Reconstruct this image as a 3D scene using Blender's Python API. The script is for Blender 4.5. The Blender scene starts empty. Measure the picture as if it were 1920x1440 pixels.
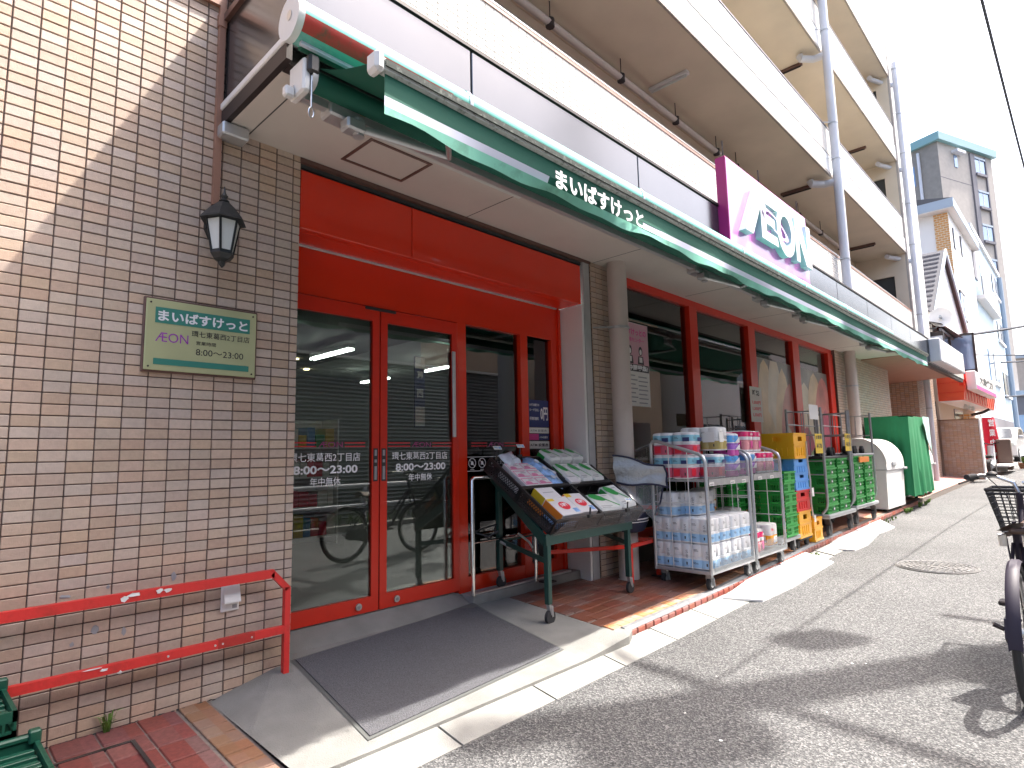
import bpy, math, random
from mathutils import Vector, Matrix
rnd = random.Random(7)
S = bpy.context.scene
COL = S.collection
PI = math.pi
# ------------------------------------------------------------------ camera
cam_d = bpy.data.cameras.new("camera"); cam = bpy.data.objects.new("camera", cam_d); COL.objects.link(cam)
Rm = Matrix(((0.69553649, -0.07146797, -0.71492749), (-0.7181899, -0.09794885, -0.68891893), (-0.02079069, 0.99262196, -0.11945457)))
cam.matrix_world = Matrix.Translation((0, -3.24, 1.25)) @ Rm.to_4x4()
cam_d.sensor_width = 36; cam_d.lens = 1120.39 / 1920 * 36; cam_d.clip_start = 0.05; cam_d.clip_end = 1500
S.camera = cam
# ------------------------------------------------------------------ light
SX, SY = 0.49, 0.28                      # sideways drift of the sunlight per metre of fall
sun_d = bpy.data.lights.new("sun", "SUN"); sun_d.energy = 2.9; sun_d.angle = math.radians(0.55); sun_d.color = (1, 0.95, 0.88)
sun = bpy.data.objects.new("sun", sun_d); COL.objects.link(sun)
sdir = Vector((-SX, SY, -1)).normalized()
sun.rotation_euler = sdir.to_track_quat('-Z', 'Y').to_euler(); sun.location = (8, -5, 20)
W = bpy.data.worlds.new("World"); S.world = W; W.use_nodes = True
nt = W.node_tree; nt.nodes.clear()
sky = nt.nodes.new("ShaderNodeTexSky"); sky.sky_type = 'NISHITA'; sky.sun_disc = False
sky.sun_elevation = math.atan2(1, math.hypot(SX, SY)); sky.sun_rotation = math.atan2(SX, -SY)
sky.air_density = 1.0; sky.dust_density = 6.0; sky.ozone_density = 1.0
bg = nt.nodes.new("ShaderNodeBackground"); bg.inputs[1].default_value = 0.15
wo = nt.nodes.new("ShaderNodeOutputWorld"); nt.links.new(sky.outputs[0], bg.inputs[0]); nt.links.new(bg.outputs[0], wo.inputs[0])
S.render.engine = 'CYCLES'
S.cycles.use_denoising = True
S.cycles.max_bounces = 8; S.cycles.transparent_max_bounces = 16
S.cycles.caustics_reflective = False; S.cycles.caustics_refractive = False
S.view_settings.view_transform = 'Standard'; S.view_settings.look = 'None'; S.view_settings.gamma = 1
S.view_settings.use_curve_mapping = False; S.view_settings.exposure = 1.98

# ------------------------------------------------------------------ materials
M = {}
def mat(name, col, rough=0.6, metal=0.0, var=0.0, vscale=6.0, bump=0.0, bscale=40.0, spec=0.5, emit=None, estr=0.0, coord='Position', coat=0.0, dirt=0.0, dscale=3.0, dcol=(0.05, 0.045, 0.04), detail=4):
    m = bpy.data.materials.new(name); m.use_nodes = True; M[name] = m
    n = m.node_tree.nodes; l = m.node_tree.links; b = n["Principled BSDF"]
    b.inputs["Roughness"].default_value = rough; b.inputs["Metallic"].default_value = metal
    b.inputs["Specular IOR Level"].default_value = spec; b.inputs["Coat Weight"].default_value = coat
    c4 = (*col, 1); b.inputs["Base Color"].default_value = c4
    m.diffuse_color = c4
    if coord == 'Position': g = n.new("ShaderNodeNewGeometry"); co = g.outputs["Position"]
    else: g = n.new("ShaderNodeTexCoord"); co = g.outputs["Object"]
    last = None
    if var:
        t = n.new("ShaderNodeTexNoise"); t.inputs["Scale"].default_value = vscale; t.inputs["Detail"].default_value = detail
        l.new(co, t.inputs["Vector"])
        x = n.new("ShaderNodeMapRange"); x.inputs[1].default_value = 0.3; x.inputs[2].default_value = 0.7
        x.inputs[3].default_value = 1 - var; x.inputs[4].default_value = 1 + var; l.new(t.outputs[0], x.inputs[0])
        h = n.new("ShaderNodeHueSaturation"); h.inputs["Color"].default_value = c4; l.new(x.outputs[0], h.inputs["Value"])
        last = h.outputs[0]
    if dirt:
        t = n.new("ShaderNodeTexNoise"); t.inputs["Scale"].default_value = dscale; t.inputs["Detail"].default_value = 8; t.inputs["Roughness"].default_value = 0.65
        l.new(co, t.inputs["Vector"])
        x = n.new("ShaderNodeMapRange"); x.inputs[1].default_value = 0.52; x.inputs[2].default_value = 0.72; x.inputs[4].default_value = dirt; l.new(t.outputs[0], x.inputs[0])
        mx = n.new("ShaderNodeMix"); mx.data_type = 'RGBA'; mx.inputs["A"].default_value = c4; mx.inputs["B"].default_value = (*dcol, 1)
        if last: l.new(last, mx.inputs["A"])
        l.new(x.outputs[0], mx.inputs["Factor"]); last = mx.outputs["Result"]
    if last: l.new(last, b.inputs["Base Color"])
    if bump:
        t = n.new("ShaderNodeTexNoise"); t.inputs["Scale"].default_value = bscale; t.inputs["Detail"].default_value = 3; l.new(co, t.inputs["Vector"])
        bm = n.new("ShaderNodeBump"); bm.inputs["Strength"].default_value = bump; bm.inputs["Distance"].default_value = 0.01
        l.new(t.outputs[0], bm.inputs["Height"]); l.new(bm.outputs[0], b.inputs["Normal"])
    if emit: b.inputs["Emission Color"].default_value = (*emit, 1); b.inputs["Emission Strength"].default_value = estr
    return m
def glass(name, tint=(0.8, 0.86, 0.84), k=1.9, add=0.0, rough=0.0, haze=0.0, hazecol=(.6, .65, .68)):
    m = bpy.data.materials.new(name); m.use_nodes = True; M[name] = m
    n = m.node_tree.nodes; l = m.node_tree.links; n.clear()
    o = n.new("ShaderNodeOutputMaterial"); tr = n.new("ShaderNodeBsdfTransparent"); tr.inputs[0].default_value = (*tint, 1)
    gl = n.new("ShaderNodeBsdfGlossy"); gl.inputs["Roughness"].default_value = rough
    fr = n.new("ShaderNodeFresnel"); fr.inputs[0].default_value = 1.5
    mu = n.new("ShaderNodeMath"); mu.operation = 'MULTIPLY_ADD'; mu.inputs[1].default_value = k; mu.inputs[2].default_value = add; mu.use_clamp = True
    mx = n.new("ShaderNodeMixShader"); l.new(fr.outputs[0], mu.inputs[0]); l.new(mu.outputs[0], mx.inputs[0])
    src = tr.outputs[0]
    if haze:
        df = n.new("ShaderNodeBsdfDiffuse"); df.inputs[0].default_value = (*hazecol, 1)
        m2 = n.new("ShaderNodeMixShader"); m2.inputs[0].default_value = haze; l.new(tr.outputs[0], m2.inputs[1]); l.new(df.outputs[0], m2.inputs[2]); src = m2.outputs[0]
    l.new(src, mx.inputs[1]); l.new(gl.outputs[0], mx.inputs[2]); l.new(mx.outputs[0], o.inputs[0])
    return m
def tilemat(name, col, cw, ch, cell='xz', rough=0.45, spread=0.085, var=0.06, off=(0, 0), dirt=0.0):
    """ceramic tile whose shade differs from tile to tile (hash of its place in the grid)"""
    m = mat(name, col, rough=rough, bump=0.25, bscale=260)
    n = m.node_tree.nodes; l = m.node_tree.links; b = n["Principled BSDF"]
    g = n.new("ShaderNodeNewGeometry"); s = n.new("ShaderNodeSeparateXYZ"); l.new(g.outputs["Position"], s.inputs[0])
    def fl(sock, size, o):
        a = n.new("ShaderNodeMath"); a.operation = 'MULTIPLY_ADD'; a.inputs[1].default_value = 1 / size; a.inputs[2].default_value = -o / size + 100; l.new(sock, a.inputs[0])
        f = n.new("ShaderNodeMath"); f.operation = 'FLOOR'; l.new(a.outputs[0], f.inputs[0]); return f.outputs[0]
    ax = {'x': 0, 'y': 1, 'z': 2}
    cx = n.new("ShaderNodeCombineXYZ")
    l.new(fl(s.outputs[ax[cell[0]]], cw, off[0]), cx.inputs[0]); l.new(fl(s.outputs[ax[cell[1]]], ch, off[1]), cx.inputs[1])
    w = n.new("ShaderNodeTexWhiteNoise"); w.noise_dimensions = '2D'; l.new(cx.outputs[0], w.inputs["Vector"])
    t = n.new("ShaderNodeTexNoise"); t.inputs["Scale"].default_value = 55; t.inputs["Detail"].default_value = 3; l.new(g.outputs["Position"], t.inputs["Vector"])
    a = n.new("ShaderNodeMapRange"); a.inputs[3].default_value = 1 - spread; a.inputs[4].default_value = 1 + spread; l.new(w.outputs["Value"], a.inputs[0])
    a2 = n.new("ShaderNodeMapRange"); a2.inputs[1].default_value = .3; a2.inputs[2].default_value = .7; a2.inputs[3].default_value = 1 - var; a2.inputs[4].default_value = 1 + var; l.new(t.outputs[0], a2.inputs[0])
    mu = n.new("ShaderNodeMath"); mu.operation = 'MULTIPLY'; l.new(a.outputs[0], mu.inputs[0]); l.new(a2.outputs[0], mu.inputs[1])
    h = n.new("ShaderNodeHueSaturation"); h.inputs["Color"].default_value = (*col, 1); l.new(mu.outputs[0], h.inputs["Value"])
    sp = n.new("ShaderNodeSeparateColor"); l.new(w.outputs["Color"], sp.inputs[0])
    a3 = n.new("ShaderNodeMapRange"); a3.inputs[3].default_value = .985; a3.inputs[4].default_value = 1.012; l.new(sp.outputs[1], a3.inputs[0])
    hh = n.new("ShaderNodeMath"); hh.operation = 'MULTIPLY'; hh.inputs[1].default_value = 0.5; l.new(a3.outputs[0], hh.inputs[0]); l.new(hh.outputs[0], h.inputs["Hue"])
    a4 = n.new("ShaderNodeMapRange"); a4.inputs[3].default_value = .75; a4.inputs[4].default_value = 1.2; l.new(sp.outputs[2], a4.inputs[0]); l.new(a4.outputs[0], h.inputs["Saturation"])
    out = h.outputs[0]
    if dirt:
        t = n.new("ShaderNodeTexNoise"); t.inputs["Scale"].default_value = 2.2; t.inputs["Detail"].default_value = 8; t.inputs["Roughness"].default_value = .7; l.new(g.outputs["Position"], t.inputs["Vector"])
        x = n.new("ShaderNodeMapRange"); x.inputs[1].default_value = 0.48; x.inputs[2].default_value = 0.75; x.inputs[4].default_value = dirt; l.new(t.outputs[0], x.inputs[0])
        mx = n.new("ShaderNodeMix"); mx.data_type = 'RGBA'; mx.inputs["B"].default_value = (.05, .045, .04, 1); l.new(out, mx.inputs["A"]); l.new(x.outputs[0], mx.inputs["Factor"]); out = mx.outputs["Result"]
    l.new(out, b.inputs["Base Color"])
    return m
def brickmat(name, c1, c2, mortar, bw, bh, plane='xz', ms=0.006, offset=0.0, rough=.6, origin=(0, 0)):
    m = mat(name, c1, rough=rough); n = m.node_tree.nodes; l = m.node_tree.links; b = n["Principled BSDF"]
    g = n.new("ShaderNodeNewGeometry"); s = n.new("ShaderNodeSeparateXYZ"); l.new(g.outputs["Position"], s.inputs[0])
    cx = n.new("ShaderNodeCombineXYZ"); ax = {'x': 0, 'y': 1, 'z': 2}
    l.new(s.outputs[ax[plane[0]]], cx.inputs[0]); l.new(s.outputs[ax[plane[1]]], cx.inputs[1])
    t = n.new("ShaderNodeTexBrick"); t.offset = offset; t.squash = 1
    t.inputs["Scale"].default_value = 1; t.inputs["Brick Width"].default_value = bw; t.inputs["Row Height"].default_value = bh; t.inputs["Mortar Size"].default_value = ms / 2
    t.inputs["Color1"].default_value = (*c1, 1); t.inputs["Color2"].default_value = (*c2, 1); t.inputs["Mortar"].default_value = (*mortar, 1)
    l.new(cx.outputs[0], t.inputs["Vector"]); l.new(t.outputs["Color"], b.inputs["Base Color"])
    bm = n.new("ShaderNodeBump"); bm.inputs["Strength"].default_value = .6; bm.inputs["Distance"].default_value = .004; bm.invert = True
    l.new(t.outputs["Fac"], bm.inputs["Height"]); l.new(bm.outputs[0], b.inputs["Normal"])
    return m
def bands(name, stops, axis=2, rough=0.3, bump=0.0, bscale=30, spec=.5):
    """flat print on a wrapper: colour steps along the object's own axis"""
    m = mat(name, stops[0][1], rough=rough, spec=spec, bump=bump, bscale=bscale, coord='Object')
    n = m.node_tree.nodes; l = m.node_tree.links; b = n["Principled BSDF"]
    tc = n.new("ShaderNodeTexCoord"); s = n.new("ShaderNodeSeparateXYZ"); l.new(tc.outputs["Object"], s.inputs[0])
    r = n.new("ShaderNodeValToRGB"); r.color_ramp.interpolation = 'CONSTANT'
    while len(r.color_ramp.elements) < len(stops): r.color_ramp.elements.new(0.5)
    for e, (p, c) in zip(r.color_ramp.elements, stops): e.position = p; e.color = (*c, 1)
    l.new(s.outputs[axis], r.inputs[0]); l.new(r.outputs[0], b.inputs["Base Color"])
    return m

WALLC = (0.52, 0.40, 0.315)
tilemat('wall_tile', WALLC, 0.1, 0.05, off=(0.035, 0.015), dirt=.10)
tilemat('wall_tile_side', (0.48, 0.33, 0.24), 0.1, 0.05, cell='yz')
tilemat('parapet_tile', (0.72, 0.685, 0.63), 0.1, 0.05, spread=.04, var=.03, off=(0.035, 0.015))
mat('grout', (0.12, 0.088, 0.078), .9, var=.2, vscale=20)
mat('grout_light', (0.11, 0.10, 0.09), .9)
mat('white_paint', (0.82, 0.81, 0.78), .6, var=.04, vscale=2, dirt=.12, dscale=2.5, dcol=(.3, .26, .2))
mat('cream_paint', (0.70, 0.62, 0.50), .75, var=.07, vscale=1.2, bump=.1, bscale=60)
mat('soffit_board', (0.62, 0.58, 0.53), .55, var=.04, vscale=1.5, dirt=.06, dscale=2)
mat('red_panel', (0.74, 0.036, 0.010), .22, var=.04, vscale=2, coat=.2)
mat('red_frame', (0.68, 0.028, 0.010), .32, dirt=.15, dscale=6, dcol=(.2, .02, .02))
mat('red_paint', (0.66, 0.035, 0.03), .45, dirt=.55, dscale=9, dcol=(.30, .03, .02), bump=.15, bscale=50)
mat('red_worn', (0.45, 0.03, 0.022), .6, dirt=.9, dscale=38, dcol=(.10, .035, .03))
mat('steel', (0.62, 0.62, 0.62), .28, metal=1, var=.08, vscale=5)
mat('chrome', (0.8, 0.8, 0.78), .12, metal=1)
mat('galv', (0.42, 0.43, 0.44), .45, metal=.7, var=.12, vscale=20)
mat('alu', (0.55, 0.56, 0.57), .38, metal=.6, var=.06, vscale=9)
mat('dark_metal', (0.045, 0.035, 0.035), .5, metal=.4)
mat('brown_metal', (0.13, 0.07, 0.055), .45, dirt=.5, dscale=5, dcol=(.03, .02, .02))
mat('black', (0.018, 0.018, 0.02), .5)
mat('black_plastic', (0.022, 0.021, 0.022), .42, var=.2, vscale=25)
mat('rubber', (0.03, 0.03, 0.032), .75)
mat('white_plastic', (0.74, 0.74, 0.73), .35, dirt=.05, dscale=5)
mat('grey_plastic', (0.30, 0.31, 0.32), .4)
mat('white', (0.8, 0.8, 0.8), .5)
mat('paper', (0.78, 0.77, 0.74), .7)
mat('print_dark', (0.03, 0.03, 0.035), .5); mat('print_white', (0.82, 0.82, 0.84), .5)
mat('print_navy', (0.03, 0.045, 0.16), .5); mat('print_red', (0.75, 0.02, 0.05), .45); mat('print_pink', (0.70, 0.05, 0.28), .45)
mat('print_orange', (0.85, 0.25, 0.03), .45); mat('print_yellow', (0.75, 0.52, 0.03), .45); mat('print_green', (0.02, 0.30, 0.06), .4)
mat('print_blue', (0.08, 0.28, 0.62), .4); mat('print_teal', (0.04, 0.22, 0.17), .45); mat('print_purple', (0.33, 0.06, 0.42), .45); mat('print_grey', (.32, .33, .35), .5)
mat('decal_white', (0.88, 0.88, 0.92), .6); mat('decal_red', (0.62, 0.02, 0.03), .4); mat('decal_pink', (0.35, 0.03, 0.18), .4)
mat('brass', (0.50, 0.52, 0.29), .30, metal=.25, var=.1, vscale=3)
mat('awning_green', (0.006, 0.115, 0.075), .75, var=.12, vscale=3, dirt=.25, dscale=6, dcol=(.02, .05, .03))
mat('awning_white', (0.62, 0.65, 0.78), .7, var=.04, vscale=4)
mat('awning_sunlit', (0.20, 0.55, 0.42), .7, dirt=.6, dscale=7, dcol=(.07, .20, .13), var=.12, vscale=5)  # valance foot: sunlight through the green cloth painted in as a paler green
mat('hood_green', (0.16, 0.48, 0.42), .25, dirt=.35, dscale=8, dcol=(.03, .12, .08), var=.05, vscale=2)
mat('hood_red', (0.45, 0.035, 0.025), .5, dirt=.9, dscale=16, dcol=(.02, .08, .04))
mat('bar_dirty', (0.50, 0.53, 0.50), .4, dirt=1, dscale=26, dcol=(.012, .03, .016), metal=.2)
mat('conduit_brown', (0.33, 0.17, 0.115), .5, var=.06, vscale=5)
mat('pipe_beige', (0.52, 0.46, 0.42), .45, var=.06, vscale=4, dirt=.15, dscale=4)
mat('pipe_white', (0.60, 0.61, 0.66), .4, var=.05, vscale=3)
mat('concrete', (0.215, 0.213, 0.20), .85, var=.14, vscale=5, bump=.4, bscale=160, dirt=.35, dscale=2.2, dcol=(.13, .13, .12), detail=10)
mat('concrete_pale', (0.29, 0.288, 0.27), .85, var=.10, vscale=9, bump=.4, bscale=180, dirt=.25, dscale=3.5, dcol=(.2, .19, .15), detail=10)
mat('floor_grout', (0.20, 0.17, 0.15), .9, var=.2, vscale=30)
tilemat('floor_tile', (0.17, 0.065, 0.045), 0.2, 0.095, cell='xy', rough=.5, spread=.10, dirt=.4)
tilemat('orange_tile', (0.50, 0.25, 0.14), 0.1, 0.1, cell='xy', rough=.6, spread=.08)
tilemat('red_paver', (0.20, 0.068, 0.06), 0.16, 0.16, cell='xy', rough=.7, spread=.12, var=.18, dirt=.3)
tilemat('brown_paver', (0.24, 0.135, 0.085), 0.1, 0.1, cell='xy', rough=.7, spread=.08)
tilemat('kerb_brick', (0.36, 0.13, 0.10), 0.11, 0.5, cell='xy', rough=.7, spread=.12, var=.12)
mat('mat_grey', (0.105, 0.105, 0.115), .95, var=.25, vscale=120, bump=1.0, bscale=200, dirt=.25, dscale=3, dcol=(.06, .06, .055))
mat('mat_edge', (0.10, 0.105, 0.10), .6)
mat('rack_green', (0.012, 0.055, 0.045), .38, dirt=.2, dscale=20, dcol=(.01, .02, .02))
mat('crate_green', (0.03, 0.34, 0.06), .4, spec=.4); mat('crate_dark', (0.008, 0.075, 0.045), .42)
mat('crate_yellow', (0.85, 0.42, 0.01), .4); mat('crate_blue', (0.12, 0.36, 0.80), .4); mat('crate_red', (0.62, 0.02, 0.02), .4)
mat('cloth_green', (0.015, 0.20, 0.075), .8, var=.12, vscale=3); mat('cloth_pale', (0.45, 0.68, 0.62), .7)
mat('silver_sheet', (0.42, 0.45, 0.48), .35, metal=.3, bump=1, bscale=30, dirt=.5, dscale=7, dcol=(.25, .22, .18)); mat('navy_trim', (0.015, 0.018, 0.05), .6)
mat('sign_pale', (.66, .46, .74), .4); mat('sign_magenta', (0.70, 0.20, 0.60), .18, coat=.3); mat('sign_side', (0.40, 0.015, 0.16), .4); mat('sign_white', (.82, .82, .84), .35); mat('sign_edge', (0.42, 0.66, 0.64), .35)
mat('petal_cream', (0.62, 0.46, 0.27), .3, coord='Object', var=.2, vscale=3); mat('petal_pink', (0.55, 0.20, 0.17), .3, var=.3, vscale=2.5); mat('petal_pale', (0.60, 0.52, 0.40), .3, var=.15, vscale=3); mat('petal_rose', (0.45, 0.10, 0.16), .3, var=.3, vscale=4)
mat('film_grey', (0.20, 0.20, 0.19), .3, var=.5, vscale=2); mat('leaf_print', (0.28, 0.42, 0.20), .3, var=.4, vscale=4)
mat('leaf', (0.12, 0.22, 0.04), .6, var=.3, vscale=9); mat('bike_purple', (0.016, 0.010, 0.026), .6); mat('nosing', (0.17, 0.175, 0.18), .5, var=.2, vscale=14, dirt=.4, dscale=12); mat('bar_groove', (.02, .03, .025), .8, dirt=.9, dscale=40, dcol=(.22, .25, .22)); mat('bike_brown', (0.10, 0.06, 0.04), .5)
mat('steel_panel', (0.15, 0.15, 0.16), .20, metal=.85, var=.05, vscale=1.3, dirt=.12, dscale=3, dcol=(.2, .19, .19), bump=.06, bscale=2.2)
mat('frost_glass', (0.62, 0.66, 0.64), .35, spec=.6)
mat('lamp_black', (0.014, 0.018, 0.02), .42, dirt=.25, dscale=30, dcol=(.07, .08, .08))
mat('tube_light', (0.9, 0.9, 0.9), .4, emit=(1, 1, 0.93), estr=7); mat('spot_light', (0.9, 0.8, 0.6), .4, emit=(1, 0.75, 0.42), estr=5)
mat('int_ceiling', (0.20, 0.21, 0.20), .8); mat('int_wall', (0.12, 0.125, 0.12), .8, var=.05, vscale=2); mat('int_floor', (0.07, 0.065, 0.06), .35, var=.1); mat('int_ceiling_lit', (0.62, 0.65, 0.62), .8); mat('int_wall_pale', (.45, .46, .44), .8); mat('int_dark', (0.05, 0.055, 0.055), .7)
glass('door_glass', (0.66, 0.72, 0.70), 1.9, .015)
glass('window_glass', (0.70, 0.77, 0.75), 1.5, .015)
glass('plexi', (0.88, 0.91, 0.93), .7, 0.0, rough=.12, haze=.16, hazecol=(.62, .64, .67))
glass('wrap_film', (0.97, 0.98, 0.99), 1.8, .03, rough=.10, haze=.05, hazecol=(.8, .82, .85))
mat('house_white', (0.78, 0.76, 0.74), .7); mat('house_cream', (0.66, 0.50, 0.36), .7); mat('house_blue', (0.50, 0.62, 0.72), .6); mat('roof_grey', (0.13, 0.13, 0.14), .95, spec=.1)
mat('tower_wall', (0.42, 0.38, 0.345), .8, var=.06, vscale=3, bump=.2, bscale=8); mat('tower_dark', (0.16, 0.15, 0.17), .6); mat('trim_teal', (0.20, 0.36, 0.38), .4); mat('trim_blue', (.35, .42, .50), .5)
mat('win_blue', (0.22, 0.32, 0.48), .08, metal=.2, spec=.8); mat('win_dark', (0.05, 0.055, 0.07), .15, spec=.8)
brickmat('orange_brick', (0.62, 0.30, 0.09), (0.55, 0.26, 0.08), (.62, .52, .38), .20, .10, 'yz', .03, .5)
brickmat('pillar_brick', (0.44, 0.27, 0.19), (0.40, 0.24, 0.17), (.17, .11, .09), .10, .05, 'yz', .007)
brickmat('tile_far', (0.48, 0.36, 0.29), (0.44, 0.33, 0.27), (.15, .10, .09), .10, .05, 'xz', .008)
mat('orange_metal', (0.72, 0.085, 0.03), .4, dirt=.2, dscale=2, dcol=(.5, .04, .02)); mat('car_white', (.72, .73, .75), .25, coat=.5); mat('monument', (.12, .08, .065), .4)
mat('corrugated', (0.23, 0.24, 0.25), .5, metal=.3, var=.05, vscale=3); mat('wood_brown', (.22, .12, .06), .6); mat('skin', (.55, .35, .25), .6)
mat('cable', (0.03, 0.035, 0.05), .6); mat('grass', (.10, .16, .04), .8, var=.4, vscale=5)
mat('pole_concrete', (.40, .40, .38), .8)
# asphalt: pale worn aggregate in dark binder
def asphalt():
    m = mat('asphalt', (0.2, 0.2, 0.2), .85); n = m.node_tree.nodes; l = m.node_tree.links; b = n["Principled BSDF"]
    g = n.new("ShaderNodeNewGeometry")
    v = n.new("ShaderNodeTexVoronoi"); v.inputs["Scale"].default_value = 120; l.new(g.outputs["Position"], v.inputs["Vector"])
    t = n.new("ShaderNodeTexNoise"); t.inputs["Scale"].default_value = 60; t.inputs["Detail"].default_value = 6; t.inputs["Roughness"].default_value = .7; l.new(g.outputs["Position"], t.inputs["Vector"])
    big = n.new("ShaderNodeTexNoise"); big.inputs["Scale"].default_value = .9; big.inputs["Detail"].default_value = 7; l.new(g.outputs["Position"], big.inputs["Vector"])
    sc = n.new("ShaderNodeSeparateColor"); l.new(v.outputs["Color"], sc.inputs[0])
    r = n.new("ShaderNodeValToRGB"); e = r.color_ramp.elements
    e[0].position = 0.0; e[0].color = (.022, .022, .024, 1); e[1].position = 1; e[1].color = (.26, .258, .252, 1); k = e.new(.5); k.color = (.080, .081, .083, 1)
    a = n.new("ShaderNodeMath"); a.operation = 'MULTIPLY_ADD'; a.inputs[1].default_value = .6; l.new(sc.outputs[0], a.inputs[0])
    x = n.new("ShaderNodeMapRange"); x.inputs[1].default_value = .3; x.inputs[2].default_value = .7; x.inputs[4].default_value = .4; l.new(t.outputs[0], x.inputs[0]); l.new(x.outputs[0], a.inputs[2]); l.new(a.outputs[0], r.inputs[0])
    h = n.new("ShaderNodeHueSaturation"); l.new(r.outputs[0], h.inputs["Color"])
    y = n.new("ShaderNodeMapRange"); y.inputs[1].default_value = .3; y.inputs[2].default_value = .7; y.inputs[3].default_value = .86; y.inputs[4].default_value = 1.14; l.new(big.outputs[0], y.inputs[0]); l.new(y.outputs[0], h.inputs["Value"])
    l.new(h.outputs[0], b.inputs["Base Color"])
    bm = n.new("ShaderNodeBump"); bm.inputs["Strength"].default_value = .9; bm.inputs["Distance"].default_value = .006
    ad = n.new("ShaderNodeMath"); ad.operation = 'ADD'; l.new(v.outputs["Distance"], ad.inputs[0]); l.new(t.outputs[0], ad.inputs[1]); l.new(ad.outputs[0], bm.inputs["Height"]); l.new(bm.outputs[0], b.inputs["Normal"])
asphalt()

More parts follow.
